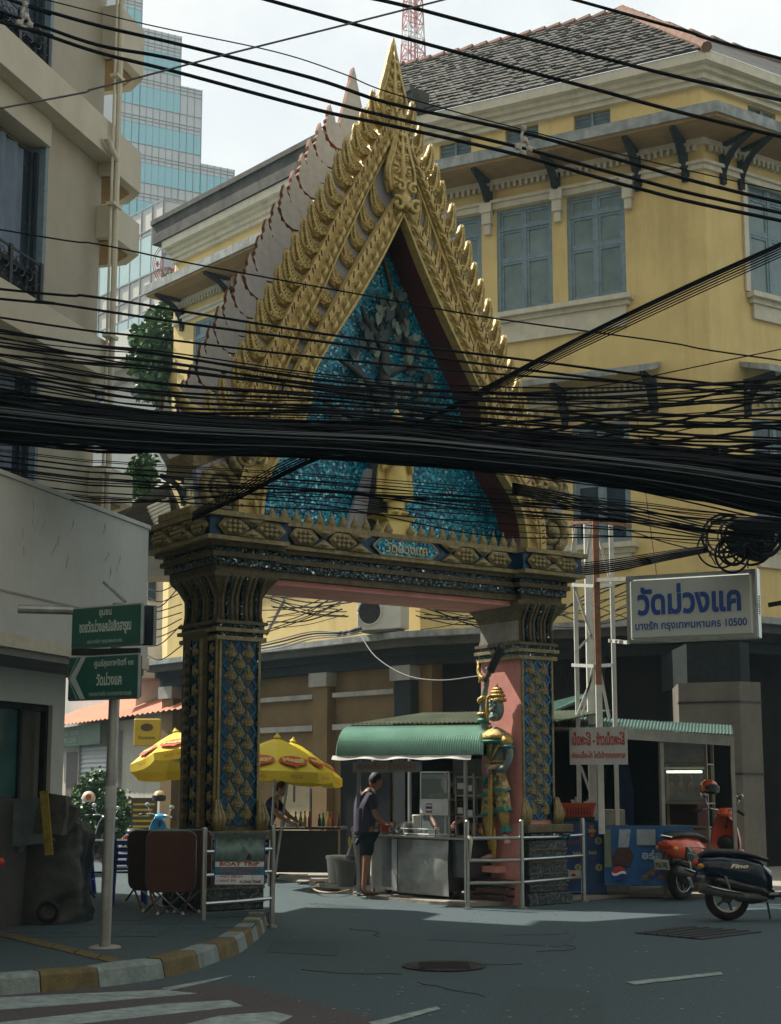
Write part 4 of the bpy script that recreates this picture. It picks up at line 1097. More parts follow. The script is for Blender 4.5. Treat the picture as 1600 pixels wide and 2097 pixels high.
# ------------------------------------------------------------ left street buildings
K0 = V((-4.376, 20.8, 0)); DL = V((-.287, -.958, 0)).normalized()
NL = V((.958, -.287, 0)).normalized()          # towards the street
bb = thing('beige_apartment_block', 'tall beige block at left edge with projecting slab bands and curtained windows', 'building', K0, 0)
FK = M(((DL.x, -NL.x, 0, K0.x), (DL.y, -NL.y, 0, K0.y), (0, 0, 1, 0), (0, 0, 0, 1)))       # x towards viewer, y into wall
H = 26
wallpanels(FK, bb, 'wall', beige_wall, 0, 1.42, 4.9, H, [])
MB(FK).box(.0, 14, .65, 8, 0, 5.0).build('ground_floor', beige_wall, bb, world=True)
MB(FK).box(-.1, 14, .3, .5, 4.9, H).build('inner_wall', beige_wall, bb, world=True)
MB(FK).box(1.42, 1.5, .0, .3, 4.9, H).build('window_jamb', winframe, bb, world=True)
zs = [4.3 + .08, 7.55, 10.9, 14.25, 17.6, 20.95, 24.3]
slabf = smooth_path
for z in zs:
    # projecting band, tapering: top edge set back, raised front face
    MB(FK).box(0.0, 14, -.28, .3, z - .12, z + .42).build('slab_band', beige_light, bb, world=True)
    MB(FK).box(1.45, 14, -.05, .28, z - .5, z - .125).build('window_head', beige_light, bb, world=True)
    for k in range(5):
        x0 = 1.5 + k * 2.4
        fr = MB(FK); fr.box(x0, x0 + .07, .1, .16, z + .42, z + 2.75); fr.box(x0 + 2.3, x0 + 2.37, .1, .16, z + .42, z + 2.75); fr.box(x0 + .07, x0 + 2.3, .1, .16, z + .95, z + 1.02)
        w = fr.build('window', winpane_d, bb, world=True)
        MB(FK).box(x0 + .07, x0 + 2.3, .2, .22, z + .42, z + 2.75).build('pane', winpane_d, w, world=True)
        mb = MB(FK); n = 30
        vs = [(x0 + .3 + 1.9 * i / n, .17 + .03 * math.sin(i * 1.3), zz) for i in range(n + 1) for zz in (z + 1.0, z + 2.7)]
        mb.add(vs, [(2 * i, 2 * i + 2, 2 * i + 3, 2 * i + 1) for i in range(n)])
        mb.build('curtain', mat('blue_grey_curtain', (.12, .16, .22), .8, 0, .25, 2, .2), w, world=True)
        # wrought iron guard
        mb = MB(FK)
        mb.box(x0, x0 + 2.35, -.02, .0, z + .43, z + .46); mb.box(x0, x0 + 2.35, -.02, 0, z + 1.08, z + 1.11)
        for q in range(3): mb.box(x0 + q * .78, x0 + q * .78 + .07, -.03, .01, z + .42, z + 1.13)
        if k < 2 and z < 15:
            for q in range(22):
                cx = x0 + .15 + (q % 11) * .2; cz = z + .6 + (q // 11) * .28
                mb.torus((cx, -.01, cz), .1, .009, 10, 3); mb.torus((cx + .07, -.01, cz + .1), .05, .007, 8, 3)
        mb.build('iron_guard', black, bb, world=True)
# downpipe at the corner
mb = MB(FK); mb.tube([(.08, -.36, 5.0), (.08, -.36, H)], .045, 8); mb.tube([(.2, -.34, 5.0), (.2, -.34, H)], .02, 6)
for z in range(6, 26, 2): mb.box(.0, .26, -.42, -.29, z, z + .05)
mb.tube([(.1, -.36, 10.75), (.45, -.36, 10.95)], .05, 8)
mb.build('downpipe', cream, bb, world=True)
# end wall turning the corner, with projecting sun shade boxes
FE2 = M(((-DL.x, -NL.x, 0, K0.x), (-DL.y, -NL.y, 0, K0.y), (0, 0, 1, 0), (0, 0, 0, 1)))
MB(FK).box(-.12, .0, .0, 6, 4.9, H).build('end_wall', beige_wall, bb, world=True)
for z0_, z1_ in ((12.5, 13.3), (10.62, 11.28), (9.62, 10.12), (5.7, 6.15)):
    T_ = FK @ M.Diagonal((1, 1, 1, 1)); pl_ = [(0, -.28), (-.85, -.28), (-1.18, .1), (-1.18, 1.3), (0, 1.3)]
    mb = MB(FK); mb.slab(pl_, z0_, z1_); mb.build('balcony_slab', beige_light, bb, world=True)
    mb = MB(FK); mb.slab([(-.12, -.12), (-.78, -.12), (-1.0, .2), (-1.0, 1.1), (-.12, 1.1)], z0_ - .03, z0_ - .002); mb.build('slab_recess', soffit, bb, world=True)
# low white-grey building with deep parapet
L0 = V((-2.763, 16.5, 0)); FL = M(((DL.x, -NL.x, 0, L0.x), (DL.y, -NL.y, 0, L0.y), (0, 0, 1, 0), (0, 0, 0, 1)))
wb = thing('low_grey_shop_building', 'low pale grey building with cracked plaster parapet overhanging a dark shopfront', 'building', L0, 0)
MB(FL).box(0, 13, 0, .25, 3.14, 4.47).build('parapet', grey_wall, wb, world=True)
MB(FL).box(-.0, .25, .25, 6, 2.9, 4.47).build('parapet_return', grey_wall, wb, world=True)
MB(FL).box(-.03, 13, -.03, .25, 2.87, 3.0).build('fascia_moulding', cream, wb, world=True); MB(FL).box(-.02, 13, -.015, .25, 3.0, 3.14).build('fascia_moulding', grey_wall, wb, world=True)
MB(FL).box(-.01, 13, -.01, .27, 3.38, 3.4).build('parapet_groove', concrete, wb, world=True)
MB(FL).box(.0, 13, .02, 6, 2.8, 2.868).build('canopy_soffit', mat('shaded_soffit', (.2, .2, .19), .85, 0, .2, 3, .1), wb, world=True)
MB(FL).box(-.02, 13, -.02, .27, 4.475, 4.52).build('coping', grey_wall, wb, world=True)
mb = MB(FL)        # cracks and blistered plaster standing proud
for k in range(22):
    x = R.uniform(.6, 4.5); z = R.uniform(3.75, 4.4); p = [(x, -.006, z)]
    for j in range(4): p.append((p[-1][0] + R.uniform(-.02, .05), -.006, p[-1][2] - R.uniform(.02, .06)))
    mb.tube(p, [.001, .004, .005, .003, .001], 4)
mb.build('plaster_crack', grey_wall, wb, world=True, kind='stuff')
mb = MB(FL); mb.box(.35, .62, .8, 1.0, 0, 2.8); mb.box(4.8, 13, .8, 1.0, 0, 2.8); mb.box(.62, 4.8, .8, 1.0, 2.45, 2.8); 
MB(FL).box(.62, 4.8, .8, 1.0, 0, 1.45).build('dado', mat('dark_panel', (.05, .05, .05), .8), wb, world=True)
mb.build('wall', grey_wall, wb, world=True); MB(FL).box(.35, .5, 1.0, 5, 0, 2.8).build('wall', grey_wall, wb, world=True)
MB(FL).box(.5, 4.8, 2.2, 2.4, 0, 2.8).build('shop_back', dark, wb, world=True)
mb = MB(FL); 
for x in (.62, 1.15, 2.0, 2.9, 3.8, 4.75): mb.box(x, x + .05, .85, .92, 1.45, 2.45)
mb.box(.62, 4.8, .85, .92, 2.38, 2.45); fr = mb.build('shop_window', bracket_m, wb, world=True)
for x in (1.2, 2.05, 2.95, 3.85): MB(FL).box(x, x + .8, .88, .9, 1.46, 2.37).build('pane', mat('teal_glass', (.03, .09, .09), .1, 0, .3, 2, 0), fr, world=True)
mat('dark_panel', (.05, .05, .05), .8)
# ------------------------------------------------------------ far towers
def plane_pt(F, px, py):
    r = ray(px, py); Fi = F.inverted(); o = Fi @ V((0, 0, EYE)); d = Fi.to_3x3() @ r; t = -o.y / d.y; return o + d * t
TD_ = V((.89, .45, 0)).normalized(); T0 = at(200, 1600, 118); FT_ = facemat((T0.x, T0.y, 0), TD_)
tw = thing('glass_tower', 'tall stepped office tower of grey panels with turquoise glass bands', 'tower', (T0.x, T0.y, 0), 0)
steps = []
pz = {y: plane_pt(FT_, 240, y) for y in (0,)}
edge = [plane_pt(FT_, x, y) for x, y in ((290, 0), (290, 75), (372, 75), (372, 185), (414, 185), (414, 332), (480, 348), (480, 430))]
grid_w = .62; fl = 3.5
tg = mat('tower_panel', (.46, .45, .44), .6, 0, .06, .3, 0); tglass = mat('turquoise_glass', (.22, .42, .46), .25, .2, .12, .15, 0); tmull = mat('tower_mullion', (.24, .26, .26), .6)  # distance haze put into the pale glass and mullion colours
bx = [0, edge[1].x, edge[2].x, edge[4].x, edge[6].x]; bz = [edge[0].z + 30, edge[2].z, edge[4].z, edge[6].z]
blocks = [(-14, bx[1], bz[0]), (bx[1], bx[2], bz[1]), (bx[2], bx[3], bz[2]), (bx[3], bx[4], bz[3])]
for a, b, z in blocks: MB(FT_).box(a + (.0 if a < 0 else .0), b, .0, 22, 0, z).build('tower_block', tg, tw, world=True)
band = MB().box(0, grid_w - .05, -.06, 0, 0, 1.75).mesh('glass_pane', tglass)
cnt = 0
pitch = 3.45; zoff = plane_pt(FT_, 300, 296).z % pitch
TI = wmat(tw).inverted()
for a, b, z in blocks:
    ztop = z - .9
    zz = zoff
    while zz < ztop - 1.75:
        nx = int(round((b - max(a, 0)) / grid_w)); xa = max(a, 0)
        for k in range(nx):
            w_ = (b - xa) / nx; p = FT_ @ V((xa + k * w_, 0, zz)); q = None
            if zz < 44 or zz > 74: continue
            if cnt < 300: inst('glass_pane', band, tw, TI @ M.Translation(FT_ @ V((xa + k * w_ + .02, 0, zz)) ) @ FT_.to_3x3().to_4x4()); cnt += 1
        zz += pitch
    mb = MB(FT_)
    n = int(round((b - max(a, 0)) / grid_w)); xa = max(a, 0); w_ = (b - xa) / n
    for k in range(n + 1): mb.box(xa + k * w_ - .02, xa + k * w_ + .02, -.08, 0, 30, z)
    zz = zoff
    while zz < z + 3:
        for h_ in (-.03, 1.78, 2.15, 2.45):
            if zz + h_ < z - .1: mb.box(xa, b, -.07, 0, zz + h_ - .02, zz + h_ + .02)
        zz += pitch
    mb.build('mullion_grid', tmull, tw, world=True, kind='stuff')
mb = MB(FT_)
zz = zoff
while zz < 80:
    for a, b, z in blocks:
        if zz < z - 2 and (zz < 44 or zz > 74): mb.box(max(a, -.2), b, -.05, 0, zz, zz + 1.75)
    zz += pitch
mb.build('glass_band', tglass, tw, world=True, kind='stuff')
# pale university block
U0 = at(308, 1600, 70); FU1 = facemat((U0.x, U0.y, 0), (-.67, .745)); FU2 = facemat((U0.x, U0.y, 0), (.92, .39))
ub = thing('pale_university_block', 'pale panelled block with corner to the street and a red round crest', 'building', (U0.x, U0.y, 0), 0)
zt = plane_pt(FU2, 309, 402).z
pu = mat('pale_panel', (.5, .47, .42), .7, 0, .05, .5, 0); pug = mat('grey_panel', (.4, .42, .42), .6, 0, .06, .4, 0); pgl = mat('pale_blue_glass', (.38, .5, .5), .25, 0, .1, .3, 0)
poly = [(U0.x, U0.y)] + [((FU1 @ V((14, 0, 0))).x, (FU1 @ V((14, 0, 0))).y), ((FU1 @ V((14, 14, 0))).x, (FU1 @ V((14, 14, 0))).y), ((FU2 @ V((14, 8, 0))).x, (FU2 @ V((14, 8, 0))).y), ((FU2 @ V((14, 0, 0))).x, (FU2 @ V((14, 0, 0))).y)]
MB().slab(poly, 0, zt - .15).build('tower_block', pu, ub, world=True)
for z0_, z1_ in ((1.6, 3.6), (5.6, 7.5), (9.4, 11.3)):
    for k in range(9):
        MB(FU1).box(k * 1.0 + .03, k * 1.0 + .97, -.06, 0, zt - z1_, zt - z0_).build('window', pgl, ub, world=True)
    for k in range(4):
        MB(FU2).box(k * 1.5 + .03, k * 1.5 + 1.47, -.06, 0, zt - z1_, zt - z0_).build('window', pug if k < 3 else pgl, ub, world=True)
mb = MB()
for F, n, w_ in ((FU1, 10, 1.0), (FU2, 6, 1.5)):
    mb.T = F
    for k in range(n): mb.box(k * w_ - .025, k * w_ + .025, -.08, .0, 2, zt)
    for z_ in (.05, 1.3, 1.55, 3.65, 4.6, 5.55, 7.55, 8.5, 9.35, 11.35): mb.box(0, n * w_, -.075, .0, zt - z_ - .03, zt - z_ + .03)
mb.build('panel_joint', tmull, ub, world=True, kind='stuff')
red_ink = mat('red_crest_ink', (.35, .07, .06), .7)
cc = plane_pt(FU2, 366, 548); rr = abs(plane_pt(FU2, 312, 540).x - cc.x)
mb = MB(FU2)
for k in (1, .93, .72, .66): mb.torus((cc.x, -.1, cc.z), rr * k, .025, 40, 3)
for q in range(5): mb.tube(scrollpts(cc.x + (q - 2) * rr * .18, cc.z - rr * (.2 + .08 * (q % 2)), rr * .16, 1.2, -.1, q, 1 if q % 2 else -1), .03, 3)
mb.tube(smooth_path([(cc.x - .3, -.1, cc.z + .1), (cc.x, -.1, cc.z + rr * .55), (cc.x + .3, -.1, cc.z + .1)], 4), .04, 3); mb.box(cc.x - rr * .86, cc.x - rr * .78, -.1, -.09, cc.z - .15, cc.z + .15); mb.box(cc.x - rr * .9, cc.x - rr * .74, -.1, -.09, cc.z - .03, cc.z + .03)
mb.build('round_crest', red_ink, ub, world=True)
for i, ch in enumerate('SILPAKORN UNIVERSITY'):
    a = rad(128 - i * 11.2)
    if ch == ' ': continue
    p = V((cc.x + rr * .83 * math.cos(a), -.11, cc.z + rr * .83 * math.sin(a)))
    text(ch, 'crest_letter', ub, wmat(ub).inverted() @ FU2 @ M.Translation(p) @ M.Rotation(-(a - math.pi / 2), 4, 'Y'), rr * .1 * (.5 if ch == 'I' else 1), red_ink, rr * .14, .02)
for i, ch in enumerate('INTERNATIONAL'):
    a = rad(195 + i * 9); p = V((cc.x + rr * .83 * math.cos(a), -.11, cc.z + rr * .83 * math.sin(a)))
    text(ch, 'crest_letter', ub, wmat(ub).inverted() @ FU2 @ M.Translation(p) @ M.Rotation(-(a + math.pi / 2), 4, 'Y'), rr * .1 * (.4 if ch == 'I' else 1), red_ink, rr * .13, .02)
# plain white walls behind the tree
W0 = at(392, 1600, 44); FW = facemat((W0.x, W0.y, 0), (-.66, .75))
wh = thing('white_annex', 'plain white building with a sloping roof edge behind the green tree', 'building', (W0.x, W0.y, 0), 0)
z1 = plane_pt(FW, 300, 690).z
MB(FW).box(-3, 16, 0, 5, 0, z1 - 1.0).build('wall', mat('white_wall', (.55, .54, .5), .85, 0, .06, 1, .1, stain=.15), wh, world=True)
MB(FW).box(-3, 16, -.9, 5, z1 - .95, z1).build('roof_edge', mat('white_wall', (.55, .54, .5)), wh, world=True)
MB(FW).box(-3, 16, -.3, 0, z1 - 1.3, z1 - .955).build('soffit', beige_wall, wh, world=True)
for px in (200, 205): 
    p = plane_pt(FW, px, 770)
for x0_, x1_, y0_, y1_ in ((186, 214, 745, 830), (182, 212, 975, 1040)):
    a = plane_pt(FW, x0_, y1_); b = plane_pt(FW, x1_, y0_)
    MB(FW).box(min(a.x, b.x), max(a.x, b.x), -.05, 0, min(a.z, b.z), max(a.z, b.z)).build('window', winpane_d, wh, world=True)
# radio mast
RT = at(846, 150, 150); 
ms = thing('radio_mast', 'red and white lattice radio mast beyond the gable tip', 'mast', (RT.x, RT.y, 0), .4)
mw = mat('mast_white', (.55, .52, .5), .6); mr = mat('mast_red', (.4, .09, .06), .6)
zt0, zt1 = at(846, 240, 150).z, at(846, -60, 150).z
nseg = 15
for k in range(nseg):
    z0_, z1_ = zt0 - 8 + (zt1 - zt0 + 8) * k / nseg, zt0 - 8 + (zt1 - zt0 + 8) * (k + 1) / nseg
    w0, w1 = 1.55 - .9 * k / nseg, 1.55 - .9 * (k + 1) / nseg; mb = MB()
    c_ = [(-1, -1), (1, -1), (1, 1), (-1, 1)]
    for i in range(4):
        a, b = c_[i], c_[(i + 1) % 4]
        mb.beam((a[0] * w0, a[1] * w0, z0_), (a[0] * w1, a[1] * w1, z1_), .13)
        mb.beam((a[0] * w0, a[1] * w0, z0_), (b[0] * w1, b[1] * w1, z1_), .07); mb.beam((b[0] * w0, b[1] * w0, z0_), (a[0] * w1, a[1] * w1, z1_), .07); mb.beam((a[0] * w0, a[1] * w0, z0_), (b[0] * w0, b[1] * w0, z0_), .08)
    mb.beam((0.25, 0, z0_), (.2, 0, z1_), .18); mb.beam((-.25, 0, z0_), (-.2, 0, z1_), .12)
    mb.build('mast_section', mr if (k // 2) % 2 == 0 or k > 10 else mw, ms)
mb = MB()
for i in ((-1, -1), (1, -1), (1, 1), (-1, 1)): mb.beam((i[0] * 2.5, i[1] * 2.5, 0), (i[0] * 1.55, i[1] * 1.55, zt0 - 8), .2)
mb.build('mast_leg', mr, ms)
# ------------------------------------------------------------ foliage
def foliage(mb, blobs, n, size):
    tot = sum(b[3] ** 2 for b in blobs)
    for (x, y, z, r) in blobs:
        for _ in range(int(n * r * r / tot)):
            d = V((R.gauss(0, 1), R.gauss(0, 1), R.gauss(0, 1))).normalized() * r * (R.uniform(.5, 1.08)); p = V((x, y, z)) + V((d.x, d.y, d.z * .85)) + V((R.gauss(0, .12), R.gauss(0, .12), R.gauss(0, .12))) * r
            s = size * R.uniform(.45, 1.7); a = V((R.uniform(-1, 1), R.uniform(-1, 1), R.uniform(-.6, .6))).normalized() * s; b = a.cross(V((R.uniform(-1, 1), R.uniform(-1, 1), R.uniform(-1, 1)))).normalized() * s * .6
            mb.cur = 1 if R.random() < .35 else 0
            mb.add([p - a, p - b, p + a, p + b], [(0, 1, 2, 3)])
    return mb
def tree(nm, label, cat, base, blobs, n, size, trunk):
    t = thing(nm, label, cat, base, 0)
    MB().tube(trunk, [size * q_ for q_ in (1.9, 1.4, .9, .6)][:len(trunk)], 7).build('trunk', barkm, t, world=True, smooth=True)
    for b in blobs[:5]: MB().tube([trunk[-2], V(trunk[-1]).lerp(V(b[:3]), .5), b[:3]], [size * .8, size * .45, size * .2], 5).build('branch', barkm, t, world=True)
    foliage(MB(), blobs, n, size).build('crown', [leafm, leafm2], t, world=True)
Yt = 38.5
bl = [(*at(x, y, Yt + R.uniform(-.5, .5)), r) for x, y, r in ((345, 650, .5), (300, 690, .45), (345, 700, .75), (300, 740, .5), (355, 760, .7), (330, 790, .55), (290, 700, .3), (365, 640, .4), (375, 700, .6), (300, 800, .35), (345, 820, .4), (320, 660, .3))]
tree('tree', 'dense green tree rising at the end of the ochre building', 'tree', (at(350, 1500, Yt).x, Yt, 0), bl, 6500, .085, [V((at(350, 1500, Yt).x, Yt, 0)), at(350, 1200, Yt), at(345, 900, Yt), at(345, 780, Yt)])
Yt = 27
bl = [(*at(x, y, Yt + R.uniform(-.3, .3)), r) for x, y, r in ((300, 940, .2), (285, 955, .2), (270, 975, .16), (298, 985, .24), (290, 1005, .22), (300, 965, .18), (262, 990, .1))]
tree('climbing_shrub', 'small light shrub growing over the old roof below the cables', 'shrub', tuple(at(308, 1085, Yt)), bl, 1500, .05, [at(308, 1085, Yt), at(306, 1060, Yt), at(303, 1040, Yt), at(300, 1010, Yt)])
tuft = [(*at(x, y, 37.4), .16) for x, y in ((335, 580), (345, 570), (327, 592))]
o = foliage(MB(), tuft, 200, .05); o.build('eave_weed', [leafm, leafm2], None, label='small green weed sprouting from the far eave of the ochre wing', cat='plant')
Yt = 31.5
bl = [(*at(x, y, Yt + R.uniform(-.3, .3)), r) for x, y, r in ((175, 1630, .3), (195, 1600, .28), (165, 1660, .25), (215, 1650, .3), (240, 1640, .28), (255, 1660, .25), (190, 1690, .35), (240, 1700, .35), (185, 1610, .12))]
tree('potted_shrub', 'bushy sunlit shrub in front of the rolling shutter', 'shrub', (at(215, 1760, Yt).x, Yt, 0), bl, 4200, .045, [V((at(215, 1760, Yt).x, Yt, 0)), V((at(213, 1745, Yt).x, Yt, .3)), at(210, 1700, Yt), at(205, 1660, Yt)])
MB().lathe([(.2, 0), (.26, .35), (.3, .37), (.3, .42), (.25, .42), (.2, .3)], 14, (at(215, 1760, Yt).x, Yt - .1, 0)).build('plant_pot', redroof, None, label='clay pot under the sunlit shrub', cat='pot')
# ------------------------------------------------------------ far shops beyond the left pillar
S0 = V((-5.6, 38.2, 0)); FS = facemat(S0, (-.45, .89))
sh = thing('shutter_shop', 'low shop with orange clay roof, green banner and rolling shutter beyond the left pillar', 'shop', S0, 0)
q = lambda x, y: plane_pt(FS, x, y)
zr = 3.3
xa, xb = q(355, 1500).x, q(125, 1500).x; xa, xb = min(xa, xb) - 3, max(xa, xb) + .5
MB(FS).box(xa, xb, .0, .3, 0, 3.4).build('wall', mat('shop_plaster', (.36, .33, .27), .85, 0, .1, 2, .2, stain=.3), sh, world=True)
s0, s1 = q(245, 1600).x, q(168, 1600).x
mb = MB(FS); nsl = 19
for k in range(nsl): mb.T = FS; MB(FS).loft([[(s0, -.02, .1 + k * .14), (s1, -.02, .1 + k * .14)], [(s0, -.06, .15 + k * .14), (s1, -.06, .15 + k * .14)], [(s0, -.02, .235 + k * .14), (s1, -.02, .235 + k * .14)]], closed=False).build('shutter_slat', mat('shutter_grey', (.42, .42, .4), .5, .2, .06, 2, .1), sh, world=True)
MB(FS).box(s0 - .2, s0, -.12, 0, 0, 3.1).build('post', concrete, sh, world=True); MB(FS).box(s1, s1 + .1, -.12, 0, 0, 3.1).build('post', concrete, sh, world=True)
d0, d1 = q(166, 1600).x, q(138, 1600).x
MB(FS).box(d0, d1, -.05, 0, 0, 2.6).build('door', mat('brown_door', (.06, .035, .03), .7), sh, world=True)
b0, b1 = q(240, 1500).x, q(122, 1500).x; gb = mat('green_banner', (.07, .11, .07), .7, 0, .3, 3, .1)
MB(FS).box(b0, b1, -.5, -.45, 2.75, 3.35).build('banner', gb, sh, world=True)
text('ซักรีด  สะอาด\n081 2345', 'banner_lettering', sh, WMs if False else wmat(sh).inverted() @ FS @ M.Translation(((b0 + b1) / 2 , -.52, 3.05)) @ M.Diagonal((-1, 1, 1, 1)), 2.2, mat('pale_green_ink', (.2, .3, .2), .7), .4)
mb = MB()
e0 = FS @ V((xa, -.9, 3.35)); e1 = FS @ V((xb, -.9, 3.35)); f0 = FS @ V((xa, 2.2, 4.7)); f1 = FS @ V((xb, 2.2, 4.7)); nn = 70; vs = []; 
for i in range(nn + 1):
    for (a, b) in ((e0, e1), (f0, f1)): vs.append(a.lerp(b, i / nn) + V((0, 0, .05 if i % 2 else 0)))
mb.add(vs, [(2 * i, 2 * i + 2, 2 * i + 3, 2 * i + 1) for i in range(nn)]); mb.build('tiled_roof', redroof, sh, world=True)
# yellow lamp sign, board and wall above
ys = thing('shop_sign', 'yellow rounded shop sign hanging beyond the left pillar', 'sign', tuple(at(302, 1500, 30)))
MB().bev(-.27, .27, -.06, .06, -.28, .28, .02).build('sign_box', mat('mustard_sign', (.5, .34, .03), .5, 0, .1, 3, 0), ys)
MB(M.Translation((0, 0, .1)) @ M.Diagonal((1, 1, .6, 1))).lathe([(.13, -.065), (.13, -.07), (.01, -.07)], 16, (0, 0, 0), 'y').build('emblem', mat('brown_ink', (.08, .05, .02), .6), ys)
text('ร้านอาหาร', 'sign_lettering', ys, M.Translation((0, -.064, -.1)), .34, mat('brown_ink', (.08, .05, .02)), .08)
lg = thing('menu_board', 'dark menu board with yellow rows standing by the shop post', 'board', tuple(at(295, 1680, 30)))
MB().box(-.26, .26, -.03, .03, -.55, .45).build('board', mat('menu_brown', (.06, .05, .03), .7), lg)
for k in range(7): MB().box(-.22, .22 - (k % 3) * .05, -.035, -.03, .3 - k * .11, .34 - k * .11).build('menu_row', mat('mustard_sign', (.5, .34, .03)), lg)
cw = thing('cream_house', 'cream house wall with balcony slab far down the alley', 'house', tuple(at(330, 1600, 41)), 0)
A_, B_ = at(285, 1170, 41), at(375, 1420, 41)
MB().box(A_.x, B_.x + 1, 41, 43, 3.3, A_.z).build('wall', mat('cream_house_wall', (.62, .56, .46), .85, 0, .06, 1.5, .2, 20, stain=.15), cw, world=True)
MB().box(A_.x - .5, B_.x + .5, 39.6, 41, at(300, 1390, 40).z, at(300, 1368, 40).z).build('balcony_slab', concrete, cw, world=True)
MB().box(at(305, 1200, 41).x, at(320, 1200, 41).x, 40.9, 41, at(300, 1230, 41).z, at(300, 1190, 41).z).build('window', winpane_d, cw, world=True)
o = MB(); c = at(325, 1345, 39.8); o.box(c.x - .45, c.x + .3, 39.7, 40.1, c.z - .32, c.z + .3)
o.build('outdoor_unit', offwhite, None, label='small white air conditioner on the balcony slab down the alley', cat='air conditioner')
# old roof fragments left of the gate
orf = thing('old_tiled_roof', 'old dark tiled roof corner behind the gate capital', 'roof', tuple(at(280, 1080, 24)), 0)
p = [at(238, 1050, 24), at(345, 985, 24), at(400, 1110, 26), at(300, 1140, 26)]
MB().add(p + [v - V((0, 0, .12)) for v in p], [(0, 1, 2, 3), (7, 6, 5, 4), (0, 4, 5, 1), (1, 5, 6, 2), (2, 6, 7, 3), (3, 7, 4, 0)]).build('roof_slab', tile_m, orf, world=True)
for k in range(9):
    a = at(303 + k * 3, 1040 + k * 7, 23.6); b = at(345 + k * 1, 1022 + k * 7, 23.9); MB().tube([a, b], .03, 5).build('roof_tile', cream, orf, world=True)
MB().slab([(at(270, 1050, 24).x, 24.3), (at(420, 1050, 24).x, 24.3), (at(420, 1050, 24).x, 25), (at(270, 1050, 24).x, 25)], at(300, 1175, 24).z, at(300, 1115, 24).z).build('wall', concrete, orf, world=True)
# ------------------------------------------------------------ street signs on the left pole
pb = gnd(215, 1935, .17); YS = pb.y
po = thing('sign_post', 'grey steel pole with a pale band standing on the pavement under the green signs', 'pole', (pb.x, pb.y, .16), 0)
MB().cyl((0, 0, 0), (.03, .02, 3.1), .052, .05, 14).build('pole', steel_dull, po, smooth='edge')
MB().cyl((.013, .01, 1.22), (.014, .012, 1.42), .0545, .0545, 14).build('painted_band', mat('pale_band', (.4, .42, .4), .6), po, smooth='edge')
sg_g = mat('sign_green', (.006, .075, .055), .5, 0, .15, 3, .05); rim = mat('sign_rim', (.25, .3, .3), .5, .3)
inkw = mat('sign_pale_ink', (.42, .5, .46), .6)
def signplate(nm, label, p0, p1, z0, z1, arrow=False):
    d = V((p1.x - p0.x, p1.y - p0.y, 0)); w = d.length; d.normalize(); F = M(((d.x, -d.y, 0, p0.x), (d.y, d.x, 0, p0.y), (0, 0, 1, z0), (0, 0, 0, 1)))
    t = thing(nm, label, 'street sign', (p0.x, p0.y, z0)); I = wmat(t).inverted() @ F; h = z1 - z0
    MB(I).bev(0, w, 0, .035, 0, h, .012).build('sign_rim', rim, t)
    MB(I).box(.018, w - .012, -.004, .0, .015, h - .015).build('sign_face', sg_g, t)
    MB(I).box(.02, w - .03, .04, .075, .02, h - .02).build('sign_back', mat('sign_back_dark', (.03, .04, .05), .5), t)
    return t, I, w, h
pa, pz = at(147, 1245, YS + .1), at(292, 1229, YS - .33)
t1, I1, w, h = signplate('street_sign', 'upper green street sign with three lines of Thai lettering on the pole', pa, pz, at(147, 1330, YS + .1).z, at(147, 1245, YS + .1).z)
TM = lambda x, z: M.Translation((x, -.008, z))
text('ชุมชน', 'sign_lettering', t1, I1 @ TM(w * .5, h * .8), .15, inkw, .075, .02); text('ซอยวัดม่วงแคมัสยิดฮารูณ', 'sign_lettering', t1, I1 @ TM(w * .5, h * .48), .62, inkw, .15, .03)
text('เขตบางรัก กรุงเทพมหานคร', 'sign_lettering', t1, I1 @ TM(w * .5, h * .14), .42, inkw, .05, .0)
pa, pz = at(140, 1345, YS + .1), at(286, 1338, YS - .33)
t2, I2, w, h = signplate('street_sign', 'lower green street sign with white chevron arrow pointing left', pa, pz, at(140, 1436, YS + .1).z, at(140, 1345, YS + .1).z)
MB(I2).prism([(.17, h * .97), (.03, h * .5), (.17, h * .03), (.225, h * .03), (.105, h * .5), (.225, h * .97)], -.01, -.005).build('chevron_arrow', mat('sign_grey_arrow', (.34, .38, .38), .6), t2)
MB(I2).beam((.015, -.006, h * .5), (.13, -.006, h * .98), .01, .003, up=(0, 1, 0)).beam((.015, -.006, h * .5), (.13, -.006, h * .02), .01, .003, up=(0, 1, 0)).build('arrow_outline', rim, t2)
text('ศูนย์สุขภาพจิตที่ ๑๓', 'sign_lettering', t2, I2 @ TM(w * .66, h * .8), .46, inkw, .09, .02); text('วัดม่วงแค', 'sign_lettering', t2, I2 @ TM(w * .6, h * .46), .3, inkw, .12, .03)
text('กรมสุขภาพจิต กระทรวงสาธารณสุข', 'sign_lettering', t2, I2 @ TM(w * .62, h * .12), .5, inkw, .05, .0)
q0 = at(255, 1231, 15.6); 
b2 = thing('backing_sign', 'dark blue backed sign panel just behind the upper green sign', 'street sign', tuple(at(292, 1325, YS + .1)))
a, b = at(280, 1322, YS + .02), at(314, 1238, YS - .05)
MB().bev(a.x, b.x, a.y - .02, a.y + .02, a.z, b.z, .01).build('panel', mat('navy_panel', (.01, .016, .03), .4), b2, world=True)
MB().box(b.x, b.x + .02, a.y - .03, a.y + .03, a.z, b.z).build('panel_rim', rim, b2, world=True)
MB().beam(at(150, 1336, YS + .1), at(285, 1334, YS - .25), .05, .06).build('cross_bar', bracket_m, po, world=True)
br = thing('wall_bracket', 'horizontal grey pipe bracket running from the pale parapet to the signs', 'bracket', tuple(at(40, 1248, 13.6)))
